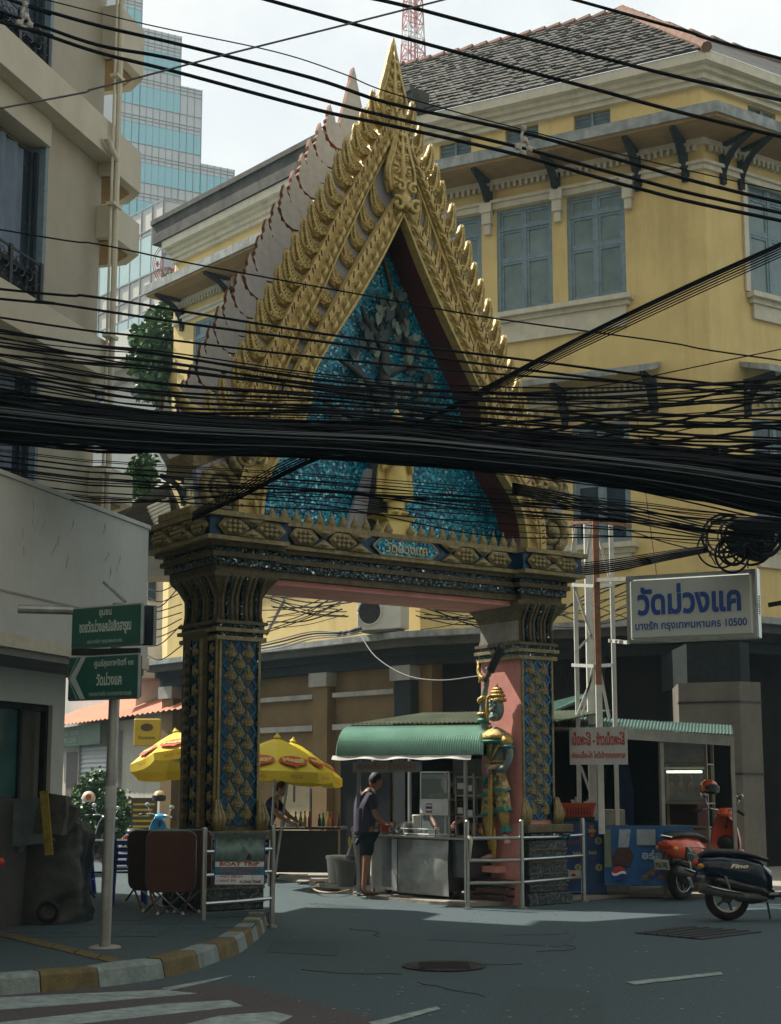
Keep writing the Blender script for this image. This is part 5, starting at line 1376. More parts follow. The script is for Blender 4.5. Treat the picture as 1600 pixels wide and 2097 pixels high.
MB().tube([at(38, 1247, 13.6), at(152, 1250, YS + .12)], .042, 10).build('pipe', steel_dull, br, world=True, smooth='edge')
MB().tube([at(213, 1193, 14.9), at(256, 1232, YS - .2)], .016, 8).build('stay_rod', steel_dull, br, world=True)

# ------------------------------------------------------------ railings
def rail(nm, label, posts, rails, top, r=.03):
    t = thing(nm, label, 'railing', (posts[0].x, posts[0].y, 0))
    for p in posts:
        MB().tube([(p.x, p.y, 0), (p.x, p.y, top), (p.x, p.y, top + .012)], [r, r, r * .6], 10).build('post', steel, t, world=True, smooth='edge')
        MB().cyl((p.x, p.y, 0), (p.x, p.y, .02), r * 2.1, None, 12).build('post_foot', steel, t, world=True)
    for i in range(len(posts) - 1):
        for z in rails:
            a, b = posts[i], posts[i + 1]; m_ = a.lerp(b, .5)
            MB().tube([(a.x, a.y, z), (m_.x, m_.y, z - R.uniform(0, .012)), (b.x, b.y, z)], r * .72, 8).build('rail', steel, t, world=True, smooth='edge')
    return t
rp_ = [gnd(958, 1862), gnd(1070, 1860), gnd(1196, 1846)]
rl = rail('steel_railing', 'two bay stainless railing before the guardian statue', rp_, (.33, .62, .9), 1.12)
MB().tube([rp_[0] + V((.02, -.03, .92)), rp_[0] + V((.05, -.05, .8)), rp_[0] + V((.04, -.04, .55))], [.03, .025, .012], 6).build('hanging_rag', None, rl, world=True) if False else None
rg = MB(); p = rp_[0]; rg.tube([(p.x + .02, p.y - .02, .93), (p.x + .05, p.y - .05, .88), (p.x + .03, p.y - .04, .6)], [.03, .035, .012], 6, flat=.5)
rg.build('rag', mat('cream_cloth', (.5, .46, .38), .9), None, smooth=True, label='cream rag knotted on the left end of the stainless railing', cat='rag')
lp = [gnd(416, 1886, .14), gnd(557, 1899)]
lr = rail('steel_railing', 'single bay stainless railing carrying the boat trip banner', lp, (.32, .62, .87), 1.12)
MB().cyl((lp[0].x, lp[0].y, 0), (lp[0].x, lp[0].y, .01), .01).mesh('x', steel)
# boat trip banner
ba, bb_ = at(440, 1708, lp[0].y - .06), at(543, 1703, lp[0].y - .1); bz0, bz1 = at(440, 1813, lp[0].y - .06).z, ba.z
bn = thing('boat_trip_banner', 'printed boat trip banner with river picture and red lettering tied to railing', 'banner', (ba.x, ba.y, bz0))
w = (bb_ - ba).length; h = bz1 - bz0
tex = bpy.data.materials.new('river_print'); tex.use_nodes = True; n_ = tex.node_tree.nodes; l_ = tex.node_tree.links
t_ = n_.new('ShaderNodeTexCoord'); s_ = n_.new('ShaderNodeSeparateXYZ'); nn_ = n_.new('ShaderNodeTexNoise'); nn_.inputs['Scale'].default_value = 14; nn_.inputs['Detail'].default_value = 5
a_ = n_.new('ShaderNodeMath'); a_.operation = 'MULTIPLY_ADD'; a_.inputs[1].default_value = .16
r_ = n_.new('ShaderNodeValToRGB'); el = r_.color_ramp.elements; el[0].position = .35; el[0].color = (.05, .1, .1, 1); el[1].position = .8; el[1].color = (.45, .5, .5, 1)
for p_, c_ in ((.48, (.12, .18, .18)), (.58, (.02, .04, .03)), (.68, (.06, .08, .05)), (.74, (.3, .36, .38))): e = el.new(p_); e.color = (c_[0] * 2.2, c_[1] * 2.2, c_[2] * 2.2, 1)
l_.new(t_.outputs['Object'], s_.inputs[0]); l_.new(t_.outputs['Object'], nn_.inputs['Vector']); l_.new(nn_.outputs['Fac'], a_.inputs[0]); l_.new(s_.outputs[2], a_.inputs[2]); l_.new(a_.outputs[0], r_.inputs[0]); l_.new(r_.outputs[0], n_['Principled BSDF'].inputs['Base Color'])
MB().box(0, w, -.004, .004, 0, h).build('banner_sheet', mat('banner_blue_edge', (.02, .07, .25), .6), bn)
MB().box(.012, w - .012, -.007, -.004, h * .46, h - .01).build('printed_river_picture', tex, bn)
MB().prism([(w * .45, h * .47), (w * .75, h * .47), (w * .6, h * .75), (w * .56, h * .75)], -.0085, -.0071).build('printed_river', mat('river_green', (.12, .2, .19), .6), bn)
MB().prism([(w * .62, h * .5), (w * .74, h * .5), (w * .72, h * .58), (w * .68, h * .64), (w * .65, h * .57)], -.0098, -.0086).build('printed_boat', mat('print_dark', (.03, .03, .03)), bn)
MB().box(.012, w - .012, -.007, -.004, h * .36, h * .46).build('print_band', mat('print_pale', (.75, .8, .82)), bn)
MB().box(.012, w - .012, -.007, -.004, h * .2, h * .36).build('print_band', mat('print_blue', (.03, .2, .34), .6, 0, .3, 6), bn)
MB().box(.012, w - .012, -.007, -.004, .01, h * .2).build('print_band', mat('print_pale', (.75, .8, .82)), bn)
rk = mat('print_red', (.4, .04, .025), .6); wk = mat('print_orange', (.42, .12, .04), .6); bk = mat('print_black', (.02, .02, .02), .6)
text('BOAT TRIP', 'banner_lettering', bn, M.Translation((w * .5, -.009, h * .42)), w * .78, rk, h * .075, .03)
for tx, z, ww in (('• GRAND PALACE', .335, .8), ('• ROYAL BARGE', .255, .72), ('• WAT ARUN', .175, .5), ('• WAT PO', .09, .38)):
    text(tx, 'banner_lettering', bn, M.Translation((w * (.06 + ww / 2), -.009, h * z)), w * ww, wk, h * .05, .02)
text('KLONG TOUR', 'banner_lettering', bn, M.Translation((w * .72, -.01, h * .07)), w * .42, bk, h * .055, .02)
mb = MB(); mb.torus((w * .85, -.009, h * .17), w * .1, .003, 18, 3); mb.build('print_ring', rk, bn)

# ------------------------------------------------------------ food cart and awning stall
cl = gnd(765, 1836); cr = gnd(920, 1850)
DC = V((cr.x - cl.x, cr.y - cl.y, 0)).normalized(); FCt = M(((DC.x, -DC.y, 0, cl.x), (DC.y, DC.x, 0, cl.y), (0, 0, 1, .05), (0, 0, 0, 1)))
W = (cr - cl).length
ct_ = thing('food_cart', 'stainless steel food cart with dented front sheet and glass display case', 'food cart', (cl.x, cl.y, .05)); CI = wmat(ct_).inverted() @ FCt
mb = MB(CI); n = 14
mb.grid(lambda a, b: (W * .34 + W * .66 * a, -.012 + .014 * math.sin(a * 9) * math.sin(b * 7 + 1) - .02 * (abs(b - .5) < .3) * math.sin(a * 3), .04 + .74 * b), n, n); mb.build('front_sheet', steel_dull, ct_, smooth=True)
MB(CI).box(.0, W * .99, .02, .7, .1, .8).build('cabinet', mat('dark_steel', (.1, .11, .11), .4, .6, .3, 4, .2), ct_)
MB(CI).loft([[(x - .0, -.02 + .05 * math.sin(3.14 * t), z) for t in [k / 6 for k in range(7)] for x in (W * .34 * t,)] for z in (.06, .78)], closed=False).build('front_sheet', steel_dull, ct_, smooth=True)
MB(CI).bev(-.3, W + .45, -.08, .75, .8, .83, .01).build('counter_top', steel_dull, ct_)
MB(CI).box(W + .01, W + .32, .05, .7, .3, .78).build('side_sheet', mat('dark_steel', (.1, .11, .11)), ct_)
for x in (-.05, W + .3): MB(CI).box(x, x + .04, .0, .04, 0, 2.0).build('frame_post', steel_dull, ct_); MB(CI).box(x, x + .04, .7, .74, 0, 2.1).build('frame_post', steel_dull, ct_)
mb = MB(CI); mb.tube([(-.3, -.1, .86), (W * .9, -.1, .86)], .012, 6)
for k in range(6): mb.tube([(W * (.3 + .12 * k), -.1, .83), (W * (.3 + .12 * k), -.1, .93)], .008, 5)
mb.tube([(W * .3, -.1, .93), (W * .9, -.1, .93)], .01, 6); mb.build('rail', steel, ct_)
for sgx in (.1, W - .1): MB(CI).torus((sgx, .2, .13), .1, .03, 16, 6).build('wheel', black, ct_, smooth=True)
# glass case with shelves
gx0, gx1 = W * .62, W * 1.0; glass = mat('display_glass', (.5, .6, .6), .06, 0, .02, 1, 0, alpha=.22)
cs = MB(CI)
for x in (gx0, gx1 - .02):
    for y in (.02, .48): cs.box(x, x + .02, y, y + .02, .83, 1.72)
for z in (.83, 1.12, 1.32, 1.7): cs.box(gx0, gx1, .02, .5, z, z + .02)
cs = cs.build('display_case', steel, ct_)
MB(CI).box(gx0 + .02, gx1 - .02, .024, .028, 1.34, 1.7).build('pane', glass, cs); MB(CI).box(gx0 + .02, gx1 - .02, .024, .028, .85, 1.12).build('pane', glass, cs)
MB(CI).box(gx0 + .01, gx1 - .01, .005, .02, 1.12, 1.33).build('panel', steel, cs)
MB(CI).box(gx0 + .01, gx1 - .01, .03, .04, 1.62, 1.68).build('tube_light', mat('pale_case_strip', (.4, .42, .42)), cs)
mb = MB(CI)
for k in range(7): mb.ell((gx0 + .06 + k * .045, .2, 1.37 + R.uniform(0, .03)), (.04, .08, .035), 7, 5)
mb.build('food', mat('roast_food', (.16, .09, .05), .5, 0, .5, 20), cs, smooth=True)
MB(CI).box(gx0 + .02, gx0 + .13, .0, .005, 1.15, 1.26).build('sticker', white, cs)
fz = [(0, .25, rk), (.25, .42, white), (.42, .7, mat('flag_blue', (.02, .04, .25), .6)), (.7, .85, white), (.85, 1, rk)]
for a, b, m_ in fz: MB(CI).box(gx0 + .15, gx0 + .26, -.001, .004, 1.15 + .13 * a, 1.15 + .13 * b).build('flag_stripe', m_, cs)
c2 = MB(CI)
for x in (gx1 + .02, gx1 + .38):
    for y in (.1, .5): c2.box(x, x + .02, y, y + .02, .83, 1.65)
for z in (.83, 1.1, 1.38, 1.63): c2.box(gx1 + .02, gx1 + .4, .1, .52, z, z + .02)
c2 = c2.build('side_case', steel_dull, ct_)
for x, z, w_ in ((.08, 1.48, .16), (.3, 1.45, .06), (.08, 1.15, .1), (.27, 1.12, .1)): MB(CI).box(gx1 + x, gx1 + x + w_, .09, .1, z, z + .08).build('packet', offwhite, c2)
def small(nm, label, cat, F, m_, mk, smooth='edge'):
    mb = MB(F); mk(mb); return mb.build(nm, m_, None, label=label, cat=cat, smooth=smooth)
FW_ = FCt
small('stacked_bowls', 'stack of white bowls on the cart counter beside the glass case', 'bowls', FW_ @ M.Translation((W * .53, .1, .83)), offwhite, lambda m: m.lathe([(.05, 0), (.06, .02), (.075, .09), (.075, .12), (.07, .12), (.08, .2), (.072, .2), (.082, .28), (.07, .29), (.02, .28)], 14))
small('drink_cup', 'clear cup with pink straw on the cart counter', 'cup', FW_ @ M.Translation((W * .4, .06, .83)), mat('clear_plastic', (.4, .45, .45), .2, 0, .1, 4, 0), lambda m: (m.lathe([(.03, 0), (.042, .1), (.04, .1), (.01, .09)], 12), m.tube([(0, 0, .05), (.01, 0, .2)], .006, 5)))
small('steel_basin', 'wide steel basin on the cart counter beside the standing man', 'basin', FW_ @ M.Translation((W * .22, .28, .83)), steel, lambda m: m.lathe([(.14, 0), (.2, .06), (.24, .17), (.25, .175), (.22, .16), (.02, .05)], 22))
small('red_tub', 'small red plastic tub on the cart counter by the man', 'tub', FW_ @ M.Translation((W * .02 + .12, .08, .83)), mat('red_plastic', (.5, .07, .03), .4), lambda m: m.lathe([(.05, 0), (.065, .16), (.06, .165), (.04, .15), (.01, .1)], 12))
small('white_cloth', 'white folded cloth on the cart edge next to the man', 'cloth', FW_ @ M.Translation((-.02, .02, .83)), offwhite, lambda m: m.ell((0, 0, .03), (.08, .06, .035), 9, 5))
small('hanging_towel', 'pale towels hanging from the left end of the cart', 'towel', FW_ @ M.Translation((-.29, -.1, .38)), mat('cream_cloth', (.5, .46, .38), .9), lambda m: (m.tube([(0, 0, .48), (.02, -.02, .45), (.04, 0, .2), (.05, 0, .0)], [.05, .05, .045, .02], 8, flat=.4), m.tube([(-.06, 0, .5), (-.03, -.02, .52), (.03, 0, .48)], [.03, .045, .03], 7)))
small('yellow_ribbon', 'yellow ribbon knot dangling at the left end of the cart', 'ribbon', FW_ @ M.Translation((-.42, -.1, .62)), mat('yellow_plastic', (.55, .45, .02), .4), lambda m: m.tube([(0, 0, .16), (.01, -.01, .1), (-.01, 0, .04), (.02, 0, 0)], [.015, .02, .014, .006], 6))
# curved corrugated awning
aw = thing('curved_awning', 'curved green corrugated awning over the food cart with white cloth strip', 'awning', (cl.x, cl.y, 1.9))
al = at(688, 1549, 20.6); ar = at(990, 1549, 19.95); DA = (ar - al); DA.z = 0; AW = DA.length; DA.normalize()
FAw = M(((DA.x, -DA.y, 0, al.x), (DA.y, DA.x, 0, al.y), (0, 0, 1, al.z), (0, 0, 0, 1))); AI = wmat(aw).inverted() @ FAw
awm = mat('green_white_corrugated', (.4, .62, .54), .3, .15, .12, 3, .1)
mb = MB(AI); nc = 62
def prof(t):
    a = t * math.pi * .5; return (.5 * (1 - math.cos(a)) * 1.0, .41 * math.sin(a) * 1.0)
vs = []; 
for i in range(nc * 2 + 1):
    x = AW * i / (nc * 2); dz = .034 if i % 2 else 0
    for j in range(10): y, z = prof(j / 9); vs.append((x, y - dz * (1 - j / 9), z + dz * .8))
fs = [(i * 10 + j, (i + 1) * 10 + j, (i + 1) * 10 + j + 1, i * 10 + j + 1) for i in range(nc * 2) for j in range(9)]
mb.add(vs, fs); mb.build('corrugated_sheet', awm, aw)
pts = [prof(j / 9) for j in range(10)] 
mb = MB(AI); mb.add([(AW, y, z) for y, z in pts] + [(AW, .5, 0)], [tuple(range(11))]); mb.add([(0, y, z) for y, z in pts] + [(0, .5, 0)], [tuple(reversed(range(11)))]); mb.build('end_panel', mat('dark_green_sheet', (.01, .08, .065), .4), aw)
mb = MB(AI); mb.grid(lambda a, b: (-.04 + (AW - .12) * a, -.02 - .05 * b - .008 * math.sin(a * 30), .01 - .055 * b - .012 * math.sin(a * 21) * b), 50, 2); mb.build('cloth_strip', mat('white_cloth', (.75, .76, .74), .8), aw)
mb = MB(AI); mb.grid(lambda a, b: (.2 + 1.0 * a, .14 + .02 * math.sin(a * 14), -.07 - .15 * b), 24, 3); bsh = mb.build('printed_banner', mat('banner_grey', (.25, .26, .25), .8), aw)
text('ก๋วยเตี๋ยว ข้าวมันไก่', 'banner_lettering', bsh, AI @ M.Translation((.7, .11, -.13)), .85, rk, .09)
rf = thing('green_sheet_roof', 'flat green corrugated sheet roof sloping up behind the curved awning', 'roof', (al.x, al.y + .5, 2.3))
RI = wmat(rf).inverted() @ FAw; mb = MB(RI); vs = []
for i in range(90):
    x = .05 + (AW + .9) * i / 89; dz = .02 if i % 2 else 0
    vs += [(x, .5, .46 + dz), (x + .35, 2.9, .72 + dz)]
mb.add(vs, [(2 * i, 2 * i + 2, 2 * i + 3, 2 * i + 1) for i in range(89)]); mb.build('corrugated_sheet', mat('weathered_green_sheet', (.11, .14, .09), .6, .1, .35, 2, .2, stain=.6), rf)
MB(RI).box(.05, AW + .6, .5, .54, .38, .45).build('roof_edge', bracket_m, rf)
MB(RI).box(AW - .0, AW + .06, .5, .56, -1.9, .45).build('roof_post', steel_dull, rf); MB(RI).box(.1, .15, .6, .65, -1.9, .4).build('roof_post', steel_dull, rf); MB(RI).box(.3, .35, 2.7, 2.75, -1.9, .6).build('roof_post', steel_dull, rf)
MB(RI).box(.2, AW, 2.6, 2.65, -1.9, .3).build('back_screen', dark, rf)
MB(RI).box(1.0, 1.55, 2.5, 2.55, -.6, .0).build('notice', mat('pale_notice', (.12, .14, .14), .8), rf)
# buckets and hose
small('white_bucket', 'white lidded bucket beside the cart', 'bucket', M.Translation((*gnd(690, 1815).xy, .05)), offwhite, lambda m: m.lathe([(.13, 0), (.165, .38), (.18, .38), (.18, .41), (.17, .43), (.02, .44)], 20))
small('grey_bin', 'tapered grey bin in front of the white bucket', 'bin', M.Translation((*gnd(708, 1823).xy, .05)), mat('grey_plastic', (.2, .2, .19), .5, 0, .1, 3), lambda m: m.lathe([(.12, 0), (.17, .36), (.185, .36), (.185, .385), (.165, .385), (.11, .05)], 20))
small('dark_tub', 'dark covered tub between the grey bin and the man', 'tub', M.Translation((*gnd(735, 1818).xy, .05)), mat('dark_tub', (.04, .06, .06), .5), lambda m: m.lathe([(.17, 0), (.19, .4), (.2, .4), (.2, .44), (.02, .45)], 16))
hp_ = [gnd(x, y, .06) for x, y in ((720, 1822), (690, 1828), (655, 1826), (638, 1816), (645, 1807), (665, 1806))]
MB().tube(smooth_path([tuple(p) for p in hp_], 6), .014, 6).build('garden_hose', mat('tan_rubber', (.4, .28, .16), .6), None, smooth=True, label='tan hose curled on the ground left of the buckets', cat='hose')

# ------------------------------------------------------------ umbrellas
ym = mat('yellow_canvas', (.66, .5, .015), .6, 0, .08, 4, .15, 20); yr = mat('umbrella_red', (.5, .05, .02), .6)
def umbrella(label, c, r, h, tiltx, tilty, rz, z0=0, words=True):
    t = thing('market_umbrella', label, 'umbrella', group='yellow market umbrellas')
    place(t, M.Translation(c) @ M.Rotation(tiltx, 4, 'X') @ M.Rotation(tilty, 4, 'Y') @ M.Rotation(rz, 4, 'Z'))
    n = 8
    rim_ = [V((r * math.cos(2 * math.pi * k / n), r * math.sin(2 * math.pi * k / n), -h)) for k in range(n)]
    for k in range(n):
        a, b = rim_[k], rim_[(k + 1) % n]; mb = MB(); rows = []
        for i in range(7):
            s_ = max(.03, i / 6); row = []
            for j in range(6):
                p = a.lerp(b, j / 5); bulge = 1 - .05 * math.sin(math.pi * j / 5) * s_
                q_ = V((p.x * s_ * bulge, p.y * s_ * bulge, -h * (s_ ** 1.3))) ; row.append(q_)
            rows.append(row)
        mb.loft(rows, closed=False)
        o = mb.build('canopy_panel', ym, t, smooth=True)
        mb = MB(); v = []
        for j in range(8):
            p = a.lerp(b, j / 7); q_ = V((p.x * (1 - .05 * math.sin(math.pi * j / 7)), p.y * (1 - .05 * math.sin(math.pi * j / 7)), -h))
            v += [q_, q_ * 1.0 + V((p.x * .015, p.y * .015, -.17 + .045 * abs(j / 3.5 - 1) ** 3))]
        mb.add(v, [(2 * j, 2 * j + 1, 2 * j + 3, 2 * j + 2) for j in range(7)]); mb.build('valance', ym, t)
        m_ = (a + b) / 2; out = V((m_.x, m_.y, 0)).normalized(); tang = V((-out.y, out.x, 0))
        if words and tang is not None:
            up = (V((0, 0, 0)) - m_); s2 = .8
            cpos = V((m_.x * s2 * .955, m_.y * s2 * .955, -h * s2 ** 1.3)); nrm = tang.cross(V((-out.x * .5 * r, -out.y * .5 * r, h * .95 )).normalized())
            upv = V((-out.x * r, -out.y * r, h * 1.35)).normalized(); F = frame(cpos + out * .025 + V((0, 0, .035)), tang, upv)
            mb = MB(F); mb.prism([(.24 * math.cos(q_), .12 * math.sin(q_)) for q_ in [2 * math.pi * i / 20 for i in range(20)]], -.004, .0); mb.prism([(-.08, -.1), (.08, -.1), (.01, -.17)], -.004, .0)
            e = mb.build('printed_oval', yr, t)
            text('Maggi', 'print_lettering', e, F @ M.Translation((0, -.008, 0)), .36, mat('print_yellow', (.6, .5, .1)), .13, .04)
            F2 = frame(m_ * .975 + out * .02 + V((0, 0, -.09)), tang, V((0, 0, 1)))
            text('อร่อย  หอม' if k % 2 else 'ครบรส', 'print_lettering', t, F2, .36 if k % 2 else .2, yr, .07, .0)
    MB().tube([(0, 0, .05), (0, 0, -2.35)], .02, 8).build('pole', steel_dull, t)
    mb = MB()
    for k in range(n): mb.tube([(0, 0, -.55), rim_[k] * .55 + V((0, 0, -h * .0))], .007, 4)
    mb.build('stretchers', steel_dull, t); MB().lathe([(.05, 0), (.06, .02), (.03, .05), (.015, .08), (.004, .09)], 10).build('finial', ym, t)
    return t
U1 = at(568, 1512, 23.6)
umbrella('sunlit yellow umbrella with red oval print in the alley mouth left of the cart', U1, .92, .5, .02, .05, .1)
umbrella('shaded yellow umbrella partly behind the sunlit one', at(600, 1520, 24.9), .92, .5, -.06, .12, .2)
umbrella('tilted yellow umbrella at the left edge of the left gate pillar', at(360, 1500, 26.2), .9, .5, -.2, -.2, .4)

# ------------------------------------------------------------ people
def man(label, base, rz, shirt, shorts, pose, name='person'):
    t = thing(name, label, 'person'); place(t, M.Translation(base) @ M.Rotation(rz, 4, 'Z'))
    return t
# standing man: local -y is the way he faces
hp0 = gnd(748, 1832, .05)
t = man('man in grey purple T-shirt and dark shorts bending his head over the cart', (hp0.x, hp0.y, .05), rad(118), None, None, None)
J = {'pel': (0, 0, .9), 'wst': (0, .01, 1.04), 'chs': (0, .0, 1.25), 'nck0': (0, -.03, 1.42), 'nck': (0, -.09, 1.5), 'hl': (.09, 0, .87), 'kl': (.1, -.02, .48), 'al': (.1, .03, .1), 'fl': (.11, .0, .045), 'tl': (.12, -.16, .03),
     'hr': (-.09, 0, .87), 'kr': (-.1, .03, .47), 'ar': (-.11, .08, .1), 'fr': (-.11, .06, .045), 'tr': (-.12, -.1, .03), 'sl': (.18, -.02, 1.37), 'el': (.23, -.02, 1.1), 'wl': (.16, -.24, .98), 'sr': (-.18, -.02, 1.37), 'er': (-.23, -.03, 1.1), 'wr': (-.13, -.26, .98)}
ks = list(J); ix = {k: i for i, k in enumerate(ks)}
rdi = dict(pel=.13, wst=.115, chs=.13, nck0=.07, nck=.055, hl=.09, kl=.058, al=.036, fl=.035, tl=.022, hr=.09, kr=.058, ar=.036, fr=.035, tr=.022, sl=.06, el=.04, wl=.027, sr=.06, er=.04, wr=.027)
ed = [('pel', 'wst'), ('wst', 'chs'), ('chs', 'nck0'), ('nck0', 'nck'), ('pel', 'hl'), ('hl', 'kl'), ('kl', 'al'), ('al', 'fl'), ('fl', 'tl'), ('pel', 'hr'), ('hr', 'kr'), ('kr', 'ar'), ('ar', 'fr'), ('fr', 'tr'),
      ('chs', 'sl'), ('sl', 'el'), ('el', 'wl'), ('chs', 'sr'), ('sr', 'er'), ('er', 'wr')]
def body(J, rdi, ed, m_, parent, nm='body'):
    ks = list(J); ix = {k: i for i, k in enumerate(ks)}
    me = skinfig([J[k] for k in ks], [(ix[a], ix[b]) for a, b in ed], [rdi[k] for k in ks], sub=1); me.materials.append(m_); return inst(nm, me, parent, M())
body(J, rdi, ed, skin_m, t)
def head(c, tilt, parent, hair=True):
    F = M.Translation(c) @ M.Rotation(tilt, 4, 'X')
    mb = MB(F); mb.ell((0, 0, 0), (.078, .095, .115), 12, 9); mb.ell((0, -.06, -.06), (.045, .04, .045), 8, 6); mb.tube([(0, -.09, .02), (0, -.115, -.02), (0, -.095, -.03)], [.01, .016, .01], 6)
    for s_ in (-1, 1): mb.ell((s_ * .078, .01, -.005), (.012, .022, .032), 6, 5)
    mb.ell((0, -.09, -.055), (.025, .012, .008), 6, 4)
    mb.build('head', skin_m, parent, smooth=True)
    mb = MB(F)
    for s_ in (-1, 1): mb.ell((s_ * .03, -.086, .02), (.013, .008, .006), 6, 4)
    mb.build('eyes', black, parent)
    mb = MB(F); mb.ell((0, .032, .02), (.088, .088, .112), 12, 9, cut=-1.1); mb.build('hair', hair_m, parent, smooth=True)
head((0, -.17, 1.585), rad(38), t)
tsh = mat('purple_grey_cotton', (.045, .042, .075), .9, 0, .12, 6, .4, 25); shm = mat('dark_navy_cotton', (.012, .02, .03), .9, 0, .3, 6, .4, 25)
jt = {k: J[k] for k in ('wst', 'chs', 'nck0', 'sl', 'el', 'sr', 'er')}; jt['hem'] = (0, .03, .8); jt['el'] = (.225, -.02, 1.17); jt['er'] = (-.225, -.025, 1.17)
body(jt, dict(wst=.16, chs=.16, nck0=.085, sl=.085, el=.075, sr=.085, er=.075, hem=.185), [('hem', 'wst'), ('wst', 'chs'), ('chs', 'nck0'), ('chs', 'sl'), ('sl', 'el'), ('chs', 'sr'), ('sr', 'er')], tsh, t, 'shirt')
js = {'pel': (0, .01, .9), 'hl': (.085, 0, .8), 'kl': (.1, -.01, .52), 'hr': (-.085, .01, .8), 'kr': (-.1, .02, .52)}
body(js, dict(pel=.15, hl=.115, kl=.1, hr=.115, kr=.1), [('pel', 'hl'), ('hl', 'kl'), ('pel', 'hr'), ('hr', 'kr')], shm, t, 'shorts')
hand((.15, -.27, .965), (-.2, -1, -.2), skin_m, t, 1, True); hand((-.12, -.29, .965), (.2, -1, -.2), skin_m, t, 1, True)
for x, y in ((.115, -.06), (-.115, 0)): MB().bev(x - .05, x + .05, y - .14, y + .12, -.005, .02, .008).build('sandal', black, t)
# cook behind the cart, seated woman by the table
ck = FCt @ V((W * .35, .95, 0)); t = man('dim figure of a cook with black hair working behind the cart', (ck.x, ck.y, 0), rad(-12), None, None, None)
Jk = dict(J); Jk['wl'] = (.12, -.3, 1.02)
body(Jk, rdi, ed, skin_m, t); head((0, -.1, 1.6), rad(20), t)
body(jt, dict(wst=.16, chs=.16, nck0=.085, sl=.085, el=.075, sr=.085, er=.075, hem=.165), [('hem', 'wst'), ('wst', 'chs'), ('chs', 'nck0'), ('chs', 'sl'), ('sl', 'el'), ('chs', 'sr'), ('sr', 'er')], mat('dark_brown_cotton', (.04, .02, .02), .9), t, 'shirt')
body(js, dict(pel=.15, hl=.115, kl=.1, hr=.115, kr=.1), [('pel', 'hl'), ('hl', 'kl'), ('pel', 'hr'), ('hr', 'kr')], shm, t, 'shorts')
hand((.12, -.33, 1.0), (0, -1, -.2), skin_m, t, 1, True); hand((-.12, -.29, .965), (.2, -1, -.2), skin_m, t, 1, True)
sp = gnd(552, 1797, .05)
t = man('person in dark blue shirt reaching over the table under the umbrella', (sp.x, sp.y, .05), rad(75), None, None, None)
Js = {'pel': (0, .1, .85), 'wst': (0, .06, .98), 'chs': (0, -.02, 1.15), 'nck0': (0, -.1, 1.3), 'nck': (0, -.15, 1.36), 'hl': (.09, .1, .82), 'kl': (.1, .02, .46), 'al': (.1, .05, .1), 'fl': (.1, .02, .045), 'tl': (.1, -.12, .03),
      'hr': (-.09, .1, .82), 'kr': (-.1, .03, .46), 'ar': (-.1, .1, .1), 'fr': (-.1, .08, .045), 'tr': (-.1, -.06, .03), 'sl': (.17, -.06, 1.24), 'el': (.2, -.25, 1.02), 'wl': (.12, -.46, .92), 'sr': (-.17, -.06, 1.24), 'er': (-.22, -.22, 1.02), 'wr': (-.14, -.44, .9)}
body(Js, rdi, ed, skin_m, t); head((0, -.2, 1.46), rad(30), t)
jt2 = {k: Js[k] for k in ('wst', 'chs', 'nck0', 'sl', 'sr')}; jt2.update(hem=(0, .11, .8), el=(.19, -.17, 1.1), er=(-.2, -.15, 1.1))
body(jt2, dict(wst=.15, chs=.155, nck0=.085, sl=.085, el=.07, sr=.085, er=.07, hem=.16), [('hem', 'wst'), ('wst', 'chs'), ('chs', 'nck0'), ('chs', 'sl'), ('sl', 'el'), ('chs', 'sr'), ('sr', 'er')], mat('dark_blue_cotton', (.012, .025, .06), .9, 0, .2, 6, .3), t, 'shirt')
js2 = {'pel': (0, .1, .85), 'hl': (.085, .1, .78), 'kl': (.1, .03, .36), 'hr': (-.085, .1, .78), 'kr': (-.1, .04, .36)}
body(js2, dict(pel=.145, hl=.11, kl=.085, hr=.11, kr=.085), [('pel', 'hl'), ('hl', 'kl'), ('pel', 'hr'), ('hr', 'kr')], mat('dark_blue_denim', (.012, .02, .045), .9), t, 'trousers')
hand((.11, -.49, .91), (-.1, -1, -.2), skin_m, t, 1, True); hand((-.13, -.47, .89), (.1, -1, -.2), skin_m, t, 1, True)
for x in (.1, -.1): MB().bev(x - .05, x + .05, -.13, .12, -.005, .05, .015).build('shoe', black, t)
# table of bottles in front of the mural
tb = gnd(640, 1792, .05); tt = thing('work_table', 'dark table crowded with bottles in front of the mural', 'table', (tb.x, tb.y, .05), rad(-8))
MB().bev(-.95, .55, -.35, .35, .78, .82, .01).build('table_top', mat('dark_table', (.04, .04, .035), .5), tt)
for x in (-.85, .45):
    for s_ in (-1, 1): MB().beam((x, s_ * .28, 0), (x + .35 * s_, -s_ * .28, .78), .025).build('leg', steel_dull, tt)
MB().box(-.9, .5, -.32, -.3, .06, .76).build('cloth_skirt', mat('dark_table', (.04, .04, .035), .5), tt)
TW = wmat(tt); cols = [mat('sauce_yellow', (.45, .3, .03), .35), mat('sauce_red', (.25, .03, .02), .35), mat('sauce_brown', (.07, .03, .015), .3), mat('green_plastic', (.03, .12, .05), .4)]
nmz = ['yellow', 'red', 'brown', 'green']
for k in range(11):
    x = -.5 + k * .095 + R.uniform(-.02, .02); y = R.uniform(-.2, .2); c = k % 4; hh = R.uniform(.9, 1.2)
    p = TW @ V((x, y, .82))
    MB().lathe([(.03, 0), (.034, .01), (.034, .12 * hh), (.014, .17 * hh), (.014, .2 * hh), (.018, .205 * hh), (.018, .23 * hh), (.004, .235 * hh)], 10, tuple(p)).build('sauce_bottle', cols[c], None, smooth='edge', label='small %s sauce bottle among others on the dark table' % nmz[c], cat='bottle', group='sauce bottles on the dark table')
